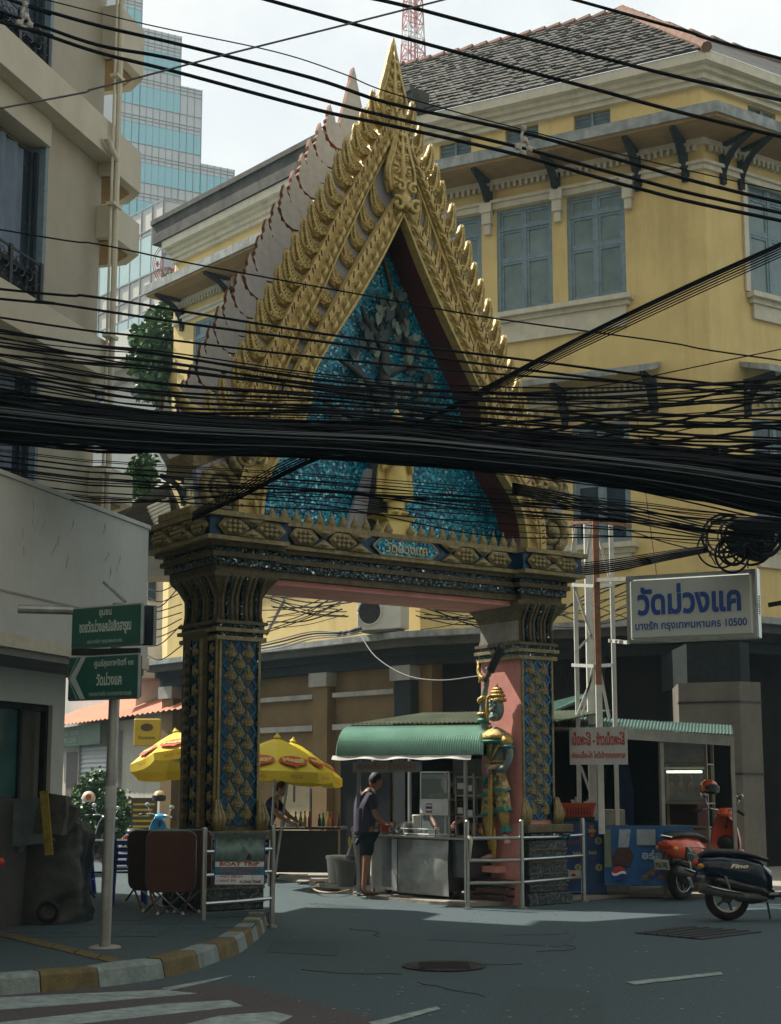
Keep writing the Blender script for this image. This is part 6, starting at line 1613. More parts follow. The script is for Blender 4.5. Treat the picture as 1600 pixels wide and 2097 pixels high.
p = TW @ V((-.35, -.1, .82)); MB().lathe([(.1, 0), (.13, .1), (.12, .1), (.02, .02)], 14, tuple(p)).build('white_tray', offwhite, None, label='white bowl near the reaching hands on the dark table', cat='bowl')
# ------------------------------------------------------------ right stall
RD = V((.9, -.25, 0)).normalized()
rs = thing('duck_stall_roof', 'green corrugated roof with grey fascia over the shaded stall on the right', 'roof', (2.39, 21.5, 0))
a, b = at(1128, 1487, 21.6), at(1502, 1505, 20.9); a2, b2 = at(1128, 1468, 22.6), at(1500, 1489, 23.2)
mb = MB(); vs = []; n = 110
for i in range(n + 1):
    dz = V((0, 0, .018 if i % 2 else 0)); vs += [a.lerp(b, i / n) + dz, a2.lerp(b2, i / n) + V((0, 0, .02)) + dz]
mb.add(vs, [(2 * i, 2 * i + 2, 2 * i + 3, 2 * i + 1) for i in range(n)]); mb.build('corrugated_sheet', mat('green_sheet', (.045, .11, .095), .5, .1, .2, 3, .1, stain=.4), rs, world=True)
f0 = at(1283, 1492, 21.3); f1 = at(1500, 1505, 20.95)
MB().beam(f0 - V((0, 0, .08)), f1 - V((0, 0, .08)), .03, .15).build('fascia', steel_dull, rs, world=True)
MB().beam(a - V((0, 0, .03)), f0 - V((0, 0, .03)), .03, .04).build('fascia', steel_dull, rs, world=True)
for p in (b, a.lerp(b, .62), a2): MB().beam((p.x, p.y + .1, 0), (p.x, p.y + .1, p.z - .02), .05).build('roof_post', steel_dull, rs, world=True)
MB().beam((a2.x, a2.y + .2, 1.2), (b2.x, b2.y + .2, 1.2), .05, 2.4).build('back_sheet', dark, rs, world=True)
# second small green roof edge behind the right pillar
s2 = thing('green_roof_piece', 'small sloping green roof behind the right gate pillar above the stall roof', 'roof', (2.5, 24, 0))
p = [at(1133, 1455, 24), at(1205, 1425, 25), at(1205, 1418, 25.6), at(1133, 1436, 24.6)]
MB().add(p + [q_ - V((0, 0, .04)) for q_ in p], [(0, 1, 2, 3), (7, 6, 5, 4), (0, 4, 5, 1), (1, 5, 6, 2), (2, 6, 7, 3), (3, 7, 4, 0)]).build('sheet', mat('green_sheet', (.1, .2, .16)), s2, world=True)
MB().beam((p[2].x, p[2].y, 0), p[2] - V((0, 0, .02)), .05).build('roof_post', bracket_m, s2, world=True)
# steel scaffold tower
tw0 = thing('steel_frame_tower', 'white painted angle steel tower with one rusty leg holding the wat sign', 'frame', (2.9, 21.6, 0))
ax = {'a': (1178, 21.3), 'b': (1218, 20.8), 'c': (1254, 21.4), 'd': (1207, 21.9)}
def leg(px, Y, ytop, m_, w_, zb=.9):
    t_ = at(px, ytop, Y); MB().beam((t_.x, Y, zb), t_, w_, w_).build('leg', m_, tw0, world=True); return t_
la = leg(1176, 21.5, 1068, white_steel, .06); lb = leg(1219, 21.0, 1062, rusty, .085, 3.0); lb2 = at(1219, 1200, 21.0)
MB().beam((lb.x, 21.0, .9), (lb.x, 21.0, 3.0), .085).build('leg', white_steel, tw0, world=True)
lc = leg(1251, 21.5, 1075, white_steel, .06); ld = leg(1203, 21.9, 1066, white_steel, .11)
def bar(p, q_, w_=.045, m_=white_steel): MB().beam(p, q_, w_, w_ * .8).build('brace', m_, tw0, world=True)
Y_ = 21.2
for y in (1198, 1362): bar(at(1174, y, 21.5), at(1219, y + 2, 21.0), .06); bar(at(1219, y + 2, 21.0), at(1252, y, 21.5), .06)
bar(at(1172, 1072, 21.5), at(1222, 1066, 21.0), .06, rusty); bar(at(1222, 1066, 21.0), at(1292, 1078, 21.3), .05, rusty)
for q_ in (((1180, 1210), (1214, 1310)), ((1178, 1335), (1212, 1300)), ((1192, 1470), (1215, 1365)), ((1228, 1370), (1248, 1470)), ((1212, 1080), (1196, 1180)), ((1224, 1090), (1250, 1190)), ((1180, 1080), (1172, 1130)), ((1180, 1470), (1216, 1380)), ((1215, 1640), (1190, 1570))):
    bar(at(*q_[0], 21.3), at(*q_[1], 21.3), .04)
bar(at(1219, 1188, 21.0), at(1284, 1186, 20.6), .07); bar(at(1250, 1312, 21.3), at(1288, 1316, 20.6), .06)
# lightbox sign
s0, s1 = at(1283, 1181, 20.5), at(1547, 1157, 19.75); zb_ = at(1283, 1316, 20.5).z
D_ = V((s1.x - s0.x, s1.y - s0.y, 0)); ws = D_.length; D_.normalize(); FSg = M(((D_.x, -D_.y, 0, s0.x), (D_.y, D_.x, 0, s0.y), (0, 0, 1, zb_), (0, 0, 0, 1)))
sgn = thing('temple_name_sign', 'white lightbox sign with large blue Thai lettering on the steel tower', 'sign', (s0.x, s0.y, zb_)); SI = wmat(sgn).inverted() @ FSg
hs = s0.z - zb_
MB(SI).bev(0, ws, 0, .26, 0, hs, .012).build('sign_case', steel, sgn)
mb = MB(SI); f = .045
mb.box(0, ws, -.025, 0, hs - f, hs); mb.box(0, ws, -.025, 0, 0, f * .7); mb.box(0, f, -.025, 0, f * .7, hs - f); mb.box(ws - f, ws, -.025, 0, f * .7, hs - f); mb.build('sign_frame', bracket_m if False else steel_dull, sgn)
MB(SI).bev(f, ws - f, -.05, -.002, f * .7, hs - f, .03).build('sign_face', mat('white_acrylic', (.5, .54, .5), .25, 0, .05, 2, 0), sgn, smooth=False)
inkb = mat('sign_blue_ink', (.01, .06, .3), .4, 0, .1, 5, 0)
text('วัดม่วงแค', 'sign_lettering', sgn, SI @ M.Translation((ws * .49, -.055, hs * .62)), ws * .8, inkb, hs * .46, .035, .004)
text('บางรัก กรุงเทพมหานคร 10500', 'sign_lettering', sgn, SI @ M.Translation((ws * .5, -.055, hs * .22)), ws * .86, inkb, hs * .17, .02, .004)
mb = MB(SI); mb.box(ws + .003, ws + .01, .02, .24, .01, hs + .02); mb.build('aluminium_end', steel, sgn)
for z in range(9): MB(SI).box(ws + .01, ws + .02, .1, .16, hs * .35 + z * .03, hs * .35 + z * .03 + .012).build('vent_slot', black, sgn)
MB(SI).beam((ws + .1, .3, hs * .5), (ws + 2.4, .9, hs * .9), .06).build('wall_arm', bracket_m, sgn)
# duck sign board
d0, d1 = at(1166, 1490, 20.85), at(1284, 1486, 20.6); dz = at(1166, 1566, 20.85).z
D_ = V((d1.x - d0.x, d1.y - d0.y, 0)); wd_ = D_.length; D_.normalize(); FD = M(((D_.x, -D_.y, 0, d0.x), (D_.y, D_.x, 0, d0.y), (0, 0, 1, dz), (0, 0, 0, 1)))
ds = thing('duck_menu_sign', 'white board with two lines of red Thai lettering hung under the stall roof edge', 'sign', (d0.x, d0.y, dz)); DI = wmat(ds).inverted() @ FD; hd_ = d0.z - dz
MB(DI).box(0, wd_, 0, .02, 0, hd_).build('board', mat('board_white', (.46, .48, .46), .7, 0, .08, 3, .1, stain=.15), ds)
text('เป็ดพะโล้ - ข้าวเป็ดพะโล้', 'sign_lettering', ds, DI @ M.Translation((wd_ * .5, -.004, hd_ * .7)), wd_ * .92, rk, hd_ * .36, .03)
text('ห่าน-เป็ด-ไก่ ไหว้เจ้าทุกเทศกาล', 'sign_lettering', ds, DI @ M.Translation((wd_ * .5, -.004, hd_ * .24)), wd_ * .92, rk, hd_ * .24, .025)
for x in (.03, wd_ - .03):
    MB(DI).box(x - .01, x + .01, -.003, .0, hd_ - .03, hd_ - .02).build('screw', black, ds)
# glass duck cabinet with lit tube
g0, g1 = at(1352, 1690, 22.2), at(1452, 1690, 21.9); gz0, gz1 = .95, at(1352, 1512, 22.2).z
D_ = V((g1.x - g0.x, g1.y - g0.y, 0)); wg = D_.length; D_.normalize(); FG = M(((D_.x, -D_.y, 0, g0.x), (D_.y, D_.x, 0, g0.y), (0, 0, 1, 0), (0, 0, 0, 1)))
dc = thing('glass_food_cabinet', 'tall glass food cabinet with lit fluorescent tube beside the grey pier', 'cabinet', (g0.x, g0.y, 0)); GI = wmat(dc).inverted() @ FG
mb = MB(GI); fr_ = mat('cabinet_frame', (.26, .24, .19), .6, .2, .15, 6)
for x in (0, wg - .04):
    for y in (0, .45): mb.box(x, x + .04, y, y + .04, 0, gz1)
for z in (gz0, 1.3, gz1 - .4, gz1 - .04): mb.box(.04, wg - .04, 0, .04, z, z + .045); mb.box(0, wg, .04, .45, z, z + .02)
mb.build('frame', fr_, dc)
MB(GI).box(.04, wg - .04, .005, .015, gz1 - .355, gz1 - .04).build('header_panel', mat('header_grey', (.3, .32, .31), .6), dc)
MB(GI).box(.04, wg - .04, .02, .024, 1.35, gz1 - .41).build('pane', glass, dc)
MB(GI).box(.0, wg, .46, .48, .0, gz1).build('back_panel', mat('cabinet_back', (.03, .03, .03)), dc)
MB(GI).box(.0, wg, .01, .44, .0, .93).build('counter', mat('counter_tan', (.2, .17, .12), .7), dc)
mb = MB(GI); mb.cyl((.1, .1, gz1 - .5), (wg - .1, .1, gz1 - .5), .018); mb.build('fluorescent_tube', mat('lit_tube', (1, 1, .8), .5, emit=((1, 1, .72), 2.2)), dc)
MB(GI).box(.06, wg - .06, .07, .14, gz1 - .46, gz1 - .43).build('tube_fitting', white, dc)
for k in range(4):
    mb = MB(GI); x = .14 + k * .15; mb.tube([(x, .2, gz1 - .55), (x, .2, gz1 - .62)], .006, 4); mb.ell((x, .2, gz1 - .75), (.05, .05, .11), 8, 6); mb.tube([(x, .2, gz1 - .64), (x + .02, .18, gz1 - .58)], .015, 5)
    mb.build('roast_duck', mat('roast_brown', (.15, .06, .025), .35, 0, .3, 15), dc, smooth=True)
MB(GI).box(wg - .16, wg - .02, -.01, -.005, 1.0, 1.3).build('price_card', mat('pink_card', (.25, .12, .15), .7), dc)
for x, y, z, w_, h_ in ((1195, 1690, 23, .5, .5), (1270, 1640, 23.2, .35, .8)):
    pass
bs = thing('blue_folded_parasol', 'dark blue folded canopy leaning inside the stall behind the sign legs', 'canopy', tuple(at(1280, 1690, 22.8)))
MB().loft([[(x * w_, y * w_, z) for x, y in ((-1, -1), (1, -1), (1, 1), (-1, 1))] for w_, z in ((.12, 0), (.13, .5), (.06, 1.0))], True).build('canopy', mat('navy_canvas', (.01, .03, .1), .8, 0, .3, 4, .3), bs)
cn = thing('chopping_counter', 'grey metal counter box behind the red basket', 'counter', (at(1235, 1680, 22.2).x, 22.2, 0))
MB().bev(-.45, .35, -.25, .3, 0, 1.0, .01).build('cabinet', steel_dull, cn); MB().box(-.2, .3, -.2, .25, 1.0, 1.22).build('splash_back', steel_dull, cn)
# blue drinks cabinet panels behind the railing
bx0, bx1 = at(1140, 1680, 21.3), at(1242, 1684, 21.2)
bc = thing('blue_poster_cooler', 'blue poster covered cooler box behind the railing under the red basket', 'cooler', (bx0.x, 21.3, .05)); w = bx1.x - bx0.x; h = bx0.z - .05
bl_ = mat('poster_blue', (.01, .06, .2), .35, 0, .35, 7, 0); 
MB().bev(0, w, 0, .5, 0, h, .01).build('box', bl_, bc)
MB().box(w * .56, w * .6, -.012, 0, .01, h - .01).build('panel_joint', mat('light_blue', (.05, .2, .35), .5), bc)
for z in (.02, h * .5, h - .03): MB().box(.01, w * .56, -.01, 0, z, z + .015).build('panel_joint', mat('light_blue', (.05, .2, .35)), bc)
ry = mat('disc_yellow', (.5, .47, .25), .6)
for x, z, r2 in ((.85, .72, .05), (.85, .36, .05), (.42, .36, .045)): 
    MB().lathe([(r2, 0), (r2, -.006), (.002, -.006)], 16, (w * x, -.004, h * z), 'y').build('round_badge', ry, bc); text('สี', 'badge_lettering', bc, M.Translation((w * x, -.014, h * z)), .035, bk, .05, .02)
for x, z, s_ in ((.72, .86, .12), (.72, .56, .12), (.4, .55, .13)): text('365', 'poster_lettering', bc, M.Translation((w * x, -.014, h * z)), s_, mat('poster_cream', (.5, .48, .3)), .05, .03)
MB().box(w * .68, w * .76, -.008, 0, h * .78, h * .93).build('orange_patch', mat('orange_print', (.5, .13, .03), .6), bc); MB().box(w * .22, w * .48, -.008, 0, h * .2, h * .32).build('label_patch', offwhite, bc)
MB().ell((w * .33, -.012, h * .25), (.035, .006, .03), 8, 5).build('label_emblem', rk, bc); text('LAO', 'poster_lettering', bc, M.Translation((w * .35, -.014, h * .7)), .16, rk, .05, .03)
for k in range(5): MB().box(w * .06, w * (.2 + .04 * (k % 3)), -.006, 0, h * (.12 + k * .05), h * (.135 + k * .05)).build('print_line', mat('poster_cream', (.5, .48, .3)), bc)
ob = at(1185, 1672, 21.35)
rbk = thing('red_basket', 'red slotted plastic basket of cutlery on the blue cooler', 'basket', (ob.x, 21.45, ob.z)); rp2 = mat('red_plastic', (.5, .07, .03))
mb = MB(); rngs = [[(x * w_, y * w_ * .7, z) for x, y in ((-1, -1), (1, -1), (1, 1), (-1, 1))] for w_, z in ((.2, 0), (.235, .16), (.25, .17), (.25, .19), (.225, .18), (.19, .02))]
mb.loft(rngs, True); mb.build('shell', rp2, rbk)
for k in range(9): MB().box(-.17 + k * .04, -.155 + k * .04, -.16, -.135, .03, .14).build('slot', black, rbk)
for k in range(9): p = V((R.uniform(-.15, .15), R.uniform(-.08, .08), .12)); MB().tube([p, p + V((R.uniform(-.03, .03), R.uniform(-.03, .03), R.uniform(.08, .16)))], [.015, .02], 5).build('cup', offwhite, rbk)
MB().box(-.3, .22, -.2, .2, -.05, -.0).build('tray', black, rbk)
# soft drink banner
p0, p1 = at(1236, 1692, 21.0), at(1420, 1698, 20.9); bz_ = at(1236, 1812, 21.0).z
D_ = V((p1.x - p0.x, p1.y - p0.y, 0)); wp = D_.length; D_.normalize(); FPp = M(((D_.x, -D_.y, 0, p0.x), (D_.y, D_.x, 0, p0.y), (0, 0, 1, max(.06, bz_)), (0, 0, 0, 1))); hp2 = p0.z - max(.06, bz_)
pp = thing('soft_drink_banner', 'blue soft drink banner with cup picture across the stall front', 'banner', (p0.x, p0.y, .06)); PI_ = wmat(pp).inverted() @ FPp
mb = MB(PI_); mb.grid(lambda a_, b_: (wp * a_, .012 * math.sin(a_ * 16), hp2 * b_), 30, 4); mb.build('banner_sheet', mat('drink_blue', (.01, .1, .28), .5, 0, .45, 2.2, .1, 20), pp, smooth=True)
MB(PI_).box(.01, .1, -.02, -.015, hp2 * .3, hp2 * .95).build('print_glow', mat('print_gold_blue', (.16, .2, .12), .6, 0, .4, 6), pp)
MB(PI_).prism([(.2, .62 * hp2), (.34, .62 * hp2), (.38, .95 * hp2), (.22, .95 * hp2)], -.022, -.018).build('printed_cup', mat('cup_print', (.3, .36, .42), .6, 0, .3, 12), pp)
MB(PI_).prism([(.1, .45 * hp2), (.14, .33 * hp2), (.36, .31 * hp2), (.42, .5 * hp2), (.36, .64 * hp2), (.2, .64 * hp2)], -.026, -.0225).build('printed_cola', mat('cola_print', (.06, .025, .03), .5, 0, .5, 14), pp)
c = (.2, .2 * hp2)
for nm_, m_, lo, hi in (('logo_red', rk, .15, 1.0), ('logo_white', white, -.2, .15), ('logo_blue', mat('logo_blue', (.01, .05, .3), .5), -1.0, -.2)):
    r0 = .1; pts = []
    for i in range(13):
        x = -1 + 2 * i / 12; pts.append((x, lo if abs(lo) == 1 else lo + .18 * math.sin(x * 3)))
    poly = []
    for i in range(13): x = -.99 + 1.98 * i / 12; lim = math.sqrt(1 - x * x); zl = max(-lim, lo + (.16 * math.sin(x * 3) if lo > -1 else -1)); poly.append((x, min(zl, lim)))
    for i in range(12, -1, -1): x = -.99 + 1.98 * i / 12; lim = math.sqrt(1 - x * x); zh = min(lim, hi + (.16 * math.sin(x * 3) if hi < 1 else 1)); poly.append((x, max(zh, -lim)))
    MB(PI_).prism([(c[0] + r0 * x, c[1] + r0 * z) for x, z in poly], -.03, -.027).build(nm_, m_, pp)
text('อร่อย โ', 'banner_lettering', pp, PI_ @ M.Translation((wp * .62, -.022, hp2 * .52)), .5, mat('pale_blue_ink', (.35, .45, .5), .6), .13, .04)
MB(PI_).box(.46, .72, -.022, -.018, .68 * hp2, .95 * hp2).build('pasted_notice', mat('notice_grey', (.28, .34, .36), .7, 0, .15, 8), pp)
mb = MB(PI_)
for k in range(9): mb.ell((wp * (.45 + .06 * k), -.02, hp2 * (.12 + .07 * (k % 3))), (.06, .006, .045), 7, 5)
mb.build('printed_food', mat('food_print', (.14, .1, .07), .6, 0, .6, 12), pp)
MB(PI_).box(0, wp, .02, .5, 0, hp2).build('table_behind', mat('dark_panel', (.05, .05, .05)), pp)

# ------------------------------------------------------------ scooters
chrome = mat('chrome', (.6, .62, .62), .12, 1, .05, 4, 0); rubber = mat('rubber', (.012, .012, .013), .8, 0, .3, 20, .3); eng = mat('engine_grey', (.1, .105, .1), .5, .5, .3, 10, .2)
def scooter(label, loc, rz, main, second, seatm, lean=0, group=None, mirror_l=True, retro=False, lettering=None, rimw=None, size=1.0):
    t = thing('parked_scooter', label, 'scooter', loc, rz, group); place(t, M.Translation(loc) @ M.Rotation(rz, 4, 'Z') @ M.Rotation(lean, 4, 'X') @ M.Scale(size, 4))
    rw, fw = -.62, .62                   # x of axles, forward = +x
    for x, nm_ in ((rw, 'rear_wheel'), (fw, 'front_wheel')):
        mb = MB(); mb.torus((x, 0, .25), .2, .052, 28, 8); wl = mb.build(nm_, rubber, t, smooth=True)
        mb = MB(); mb.torus((x, 0, .25), .155, .012, 28, 6)
        for s_ in (-1, 1): mb.torus((x, s_ * .035, .25), .158, .007, 28, 5)
        mb.build('rim', rimw or chrome, wl, smooth=True)
        mb = MB(); mb.lathe([(.05, -.05), (.06, -.03), (.06, .03), (.05, .05)], 14, (x, 0, .25), 'y')
        for k in range(5): a_ = k * 1.2566; mb.beam((x, 0, .25), (x + .15 * math.cos(a_), 0, .25 + .15 * math.sin(a_)), .03, .02, up=(0, 1, 0))
        mb.build('hub', eng, wl)
    def loft(nm_, secs, m_, par=t):
        rings = []
        for x, y, z0_, z1_ in secs:
            zc, hz = (z0_ + z1_) / 2, (z1_ - z0_) / 2
            rings.append([(x + (.0), y * math.copysign(abs(math.cos(q_)) ** .7, math.cos(q_)), zc + hz * math.copysign(abs(math.sin(q_)) ** .8, math.sin(q_))) for q_ in [2 * math.pi * k / 14 for k in range(14)]])
        return MB().loft(rings, True).build(nm_, m_, par, smooth=True)
    loft('rear_cowl', [(-.98, .03, .6, .66), (-.9, .11, .5, .71), (-.7, .16, .45, .74), (-.45, .17, .38, .72), (-.25, .14, .32, .66), (-.12, .08, .3, .55)], main)
    loft('under_cowl', [(-.85, .09, .4, .52), (-.6, .13, .34, .5), (-.3, .12, .25, .45), (-.1, .09, .22, .36)], second)
    loft('seat', [(-.92, .06, .7, .74), (-.8, .13, .71, .8), (-.5, .15, .7, .79), (-.3, .13, .68, .74), (-.15, .08, .64, .69)], seatm)
    MB().bev(-.2, .38, -.16, .16, .26, .31, .02).build('floorboard', second, t)
    # front shield: curved sheet with thickness
    rings = []
    for z_, x_, wd2 in ((.3, .36, .16), (.45, .42, .19), (.62, .44, .2), (.78, .43, .17), (.9, .4, .12), (.97, .38, .06)):
        fr2 = [(x_ - .1 * (abs(q_) ** 2), q_ * wd2, z_) for q_ in (-1, -.6, 0, .6, 1)]; bk2 = [(x_ - .1 * (abs(q_) ** 2) + .05, q_ * wd2 * .98, z_) for q_ in (1, .6, 0, -.6, -1)]
        rings.append(fr2 + bk2)
    MB().loft(rings, True).build('front_shield', main, t, smooth='edge')
    mb = MB()
    for s_ in (-1, 1): mb.tube([(x_ - .1, s_ * wd2, z_) for z_, x_, wd2 in ((.3, .36, .165), (.45, .42, .195), (.62, .44, .205), (.78, .43, .175), (.9, .4, .125), (.97, .38, .065))], .008, 5)
    mb.build('shield_trim', chrome, t, smooth=True)
    MB().ell((.36, 0, .62), (.05, .12, .1), 10, 7).build('inner_pocket', black, t, smooth=True)
    loft('head_cowl', [(.22, .05, .95, 1.0), (.3, .1, .92, 1.04), (.4, .11, .9, 1.05), (.47, .07, .92, 1.02)], main)
    MB().ell((.47, 0, .96), (.03, .06, .05), 10, 7).build('headlight', mat('lamp_glass', (.5, .5, .48), .15), t, smooth=True)
    loft('front_fender', [(.38, .03, .4, .46), (.5, .075, .48, .56), (.64, .08, .48, .555), (.78, .06, .42, .48), (.86, .03, .34, .38)], main)
    mb = MB(); mb.tube([(.36, 0, .8), (.33, 0, .98), (.3, 0, 1.0)], .025, 7)
    for s_ in (-1, 1): mb.tube([(.3, 0, 1.0), (.28, s_ * .15, 1.03), (.2, s_ * .3, 1.0)], .014, 7); mb.tube([(.6, s_ * .07, .27), (.4, s_ * .06, .6)], .022, 7)
    mb.build('handlebar', chrome, t, smooth=True)
    for s_ in (-1, 1):
        MB().tube([(.24, s_ * .24, 1.015), (.16, s_ * .36, .985)], .02, 8).build('grip', black, t, smooth=True)
        mb = MB(); mb.tube([(.28, s_ * .18, 1.03), (.27, s_ * .24, 1.15)], .006, 5); mb.ell((.26, s_ * .25, 1.19), (.012, .055, .04), 12, 8); o = mb.build('mirror', chrome, t, smooth=True)
    mb = MB(); mb.ell((-.96, 0, .64), (.035, .1, .05), 10, 6); mb.build('tail_light', mat('tail_red', (.5, .06, .03), .2), t, smooth=True)
    for s_ in (-1, 1): MB().ell((-.92, s_ * .12, .6), (.04, .025, .03), 8, 5).build('indicator', mat('amber', (.55, .25, .03), .25), t, smooth=True)
    pl = MB().bev(-.1, .1, -.006, .0, -.06, .06, .003); T = M.Translation((-1.02, 0, .42)) @ M.Rotation(rad(-90), 4, 'Z') @ M.Rotation(rad(18), 4, 'X')
    pl.v = [T @ p_ for p_ in pl.v]; o = pl.build('number_plate', offwhite, t)
    text('กทม 742', 'plate_lettering', o, T @ M.Translation((0, -.008, .0)), .16, bk, .07, .03)
    MB().tube([(-.9, 0, .62), (-1.0, 0, .44)], .03, 6, flat=.5).build('plate_bracket', black, t)
    mb = MB(); mb.tube([(-.2, -.13, .24), (-.5, -.16, .27), (-.95, -.17, .36)], [.025, .05, .06], 10); ex = mb.build('exhaust', eng, t, smooth=True)
    MB().tube([(-.45, -.21, .3), (-.7, -.228, .34), (-.9, -.232, .39)], [.01, .03, .012], 8, flat=.4).build('heat_shield', chrome, t, smooth=True)
    MB().ell((-.35, 0, .27), (.22, .12, .09), 10, 7).build('engine', eng, t, smooth=True)
    MB().tube([(-.55, .14, .28), (-.62, .16, .5)], .022, 6).build('rear_spring', chrome, t); MB().tube([(-.58, -.1, .28), (-.66, -.12, .52)], .022, 6).build('rear_spring', chrome, t)
    MB().tube([(-.95, -.09, .73), (-1.03, 0, .75), (-.95, .09, .73), (-.8, .12, .74)], .01, 6).build('grab_rail', chrome, t)
    MB().tube([(-.15, .1, .2), (-.1, .22, .02)], .012, 6).build('side_stand', eng, t)
    if lettering: text(lettering, 'cowl_lettering', t, M.Translation((-.5, -.178, .6)) @ M.Rotation(0, 4, 'Z'), .2, chrome, .045, .03, shear=.3)
    return t
def helmet(label, F, shell, visor=True, ring=None):
    t = thing('helmet', label, 'helmet'); place(t, F)
    MB().ell((0, 0, 0), (.125, .14, .125), 16, 11, cut=-.55).build('shell', shell, t, smooth=True)
    MB().ell((0, -.02, -.01), (.128, .145, .09), 14, 8, cut=-.9).build('lining', black, t, smooth=True) if visor else None
    mb = MB(); mb.grid(lambda a_, b_: (.142 * math.sin((a_ - .5) * 2.2), -.155 * math.cos((a_ - .5) * 2.2), .03 - .1 * b_), 12, 3); mb.build('visor', black, t, smooth=True) if visor else None
    if ring:
        mb = MB(); mb.torus((0, -.135, .02), .045, .012, 14, 5); mb.torus((0, -.14, .02), .015, .01, 8, 4); mb.build('printed_ring', ring, t, smooth=True)
    return t
orange = mat('orange_scooter_paint', (.6, .08, .02), .25, 0, .04, 3, 0, coat=.6); blackp = mat('black_scooter_paint', (.012, .014, .018), .2, 0, .1, 3, 0, coat=.6); bluep = mat('dark_blue_scooter_paint', (.006, .022, .05), .22, .2, .08, 3, 0, coat=.6)
g1_ = gnd(1440, 1836)
so1 = scooter('orange and black scooter parked with its tail to the street before the stall', (g1_.x + .08, g1_.y - .1, 0), rad(46), orange, blackp, black, rad(2), size=1.2)
# black side cowl over the orange tail
MB().loft([[(x, -y_ * 1.03, z) for x, y_, z in ((-.75, .16, .62), (-.4, .175, .6), (-.15, .12, .55), (-.2, .14, .38), (-.5, .17, .42), (-.75, .15, .5))], [(x, -y_ * .9, z) for x, y_, z in ((-.75, .16, .62), (-.4, .175, .6), (-.15, .12, .55), (-.2, .14, .38), (-.5, .17, .42), (-.75, .15, .5))]], True).build('side_cowl', blackp, so1)
hp3 = wmat(so1) @ V((.3, .2, 1.28))
helmet('orange helmet with dark visor hung on the orange scooter mirror', M.Translation(hp3) @ M.Rotation(rad(50), 4, 'Z') @ M.Rotation(.2, 4, 'Y'), mat('orange_helmet', (.6, .12, .04), .15, 0, .1, 4, 0, coat=.8))
g2_ = gnd(1482, 1886)
so2 = scooter('dark blue scooter cut by the right frame edge with white rimmed wheel', (g2_.x + .72, g2_.y + .05, 0), rad(-2), bluep, blackp, black, rad(-3), lettering='Fino', rimw=white, size=1.05)
MB().loft([[(.0, y, .62), (.34, y, .62), (.2, y, .34), (.1, y, .34)] for y in (-.17, -.12)], True).build('cream_leg_panel', mat('cream_panel', (.5, .5, .45), .4), so2)
# alley motorbikes seen beyond the pavement
g3_ = gnd(186, 1788); so3 = scooter('dark scooter with sunlit seat and white helmet parked in the alley', (g3_.x, g3_.y, 0), rad(70), blackp, blackp, mat('black_vinyl', (.03, .03, .03), .3, coat=.3), rad(6), group='scooters parked in the alley')
g4_ = gnd(300, 1782); so4 = scooter('light blue and grey scooter parked in the alley by the left pillar', (g4_.x, g4_.y, 0), rad(75), mat('sky_blue_paint', (.02, .3, .6), .25, 0, .05, 3, 0, coat=.5), blackp, mat('black_vinyl', (.03, .03, .03)), rad(6), group='scooters parked in the alley')
helmet('white helmet with orange ring badge hung on the dark alley scooter', M.Translation(at(182, 1634, g3_.y - .1)) @ M.Rotation(rad(10), 4, 'Z'), mat('cream_helmet', (.7, .6, .48), .25, coat=.5), False, mat('orange_print', (.5, .13, .03)))
helmet('white and orange open helmet with dark visor on the light blue scooter', M.Translation(at(327, 1632, g4_.y - .1)), mat('tan_helmet', (.6, .42, .2), .25, coat=.5))

# ------------------------------------------------------------ pavement clutter on the left
def folded(label, px, Y, lean, k, rz=0, m_=None):
    b = at(px, 1700, Y); t = thing('folded_table', label, 'table', group='folded tables stacked by the left railing'); place(t, M.Translation((b.x, Y, .16)) @ M.Rotation(rz, 4, 'Z') @ M.Rotation(lean, 4, 'X'))
    w_, h_ = .27, .93; p = []
    for cx, cz, a0 in ((w_ - .09, h_ - .09, 0), (-w_ + .09, h_ - .09, 90), (-w_ + .09, .36, 180), (w_ - .09, .36, 270)):
        for j in range(5): a_ = rad(a0 + j * 22.5); p.append((cx + .09 * math.cos(a_), cz + .09 * math.sin(a_)))
    MB().prism(p, -.012, .012).build('table_top', m_ or mat('red_brown_formica', (.09, .035, .025), .45, 0, .2, 5, .1, stain=.2), t)
    MB().tube([(x, 0, z) for x, z in p] + [(p[0][0], 0, p[0][1])], .012, 5).build('edge_tube', mat('teal_steel', (.08, .15, .15), .4, .5), t, smooth=True)
    for s_ in (-1, 1):
        MB().tube([(s_ * .2, .05, .8), (s_ * .2, .06, .3), (-s_ * .12, .07, 0)], .012, 6).build('leg', steel, t, smooth=True)
        MB().tube([(s_ * .24, .03, .7), (s_ * .22, .05, .25), (s_ * .14, .08, 0)], .012, 6).build('leg', rusty, t, smooth=True)
        MB().cyl((s_ * .14, .08, 0), (s_ * .14, .08, .03), .017).build('rubber_foot', white, t)
    return t
folded('folded red brown table standing foremost in the stack', 352, 16.5, .12, 0, .12)
folded('folded dark table leaning second in the stack', 318, 16.8, .16, 1, -.1, mat('dark_brown_formica', (.035, .02, .017), .5, 0, .3, 5))
folded('folded brown table at the back of the stack beside the railing', 385, 16.8, .1, 2, .1, mat('maroon_formica', (.07, .025, .02), .5, 0, .3, 5))
bp = mat('blue_plastic', (.015, .04, .28), .4, 0, .1, 3, 0)
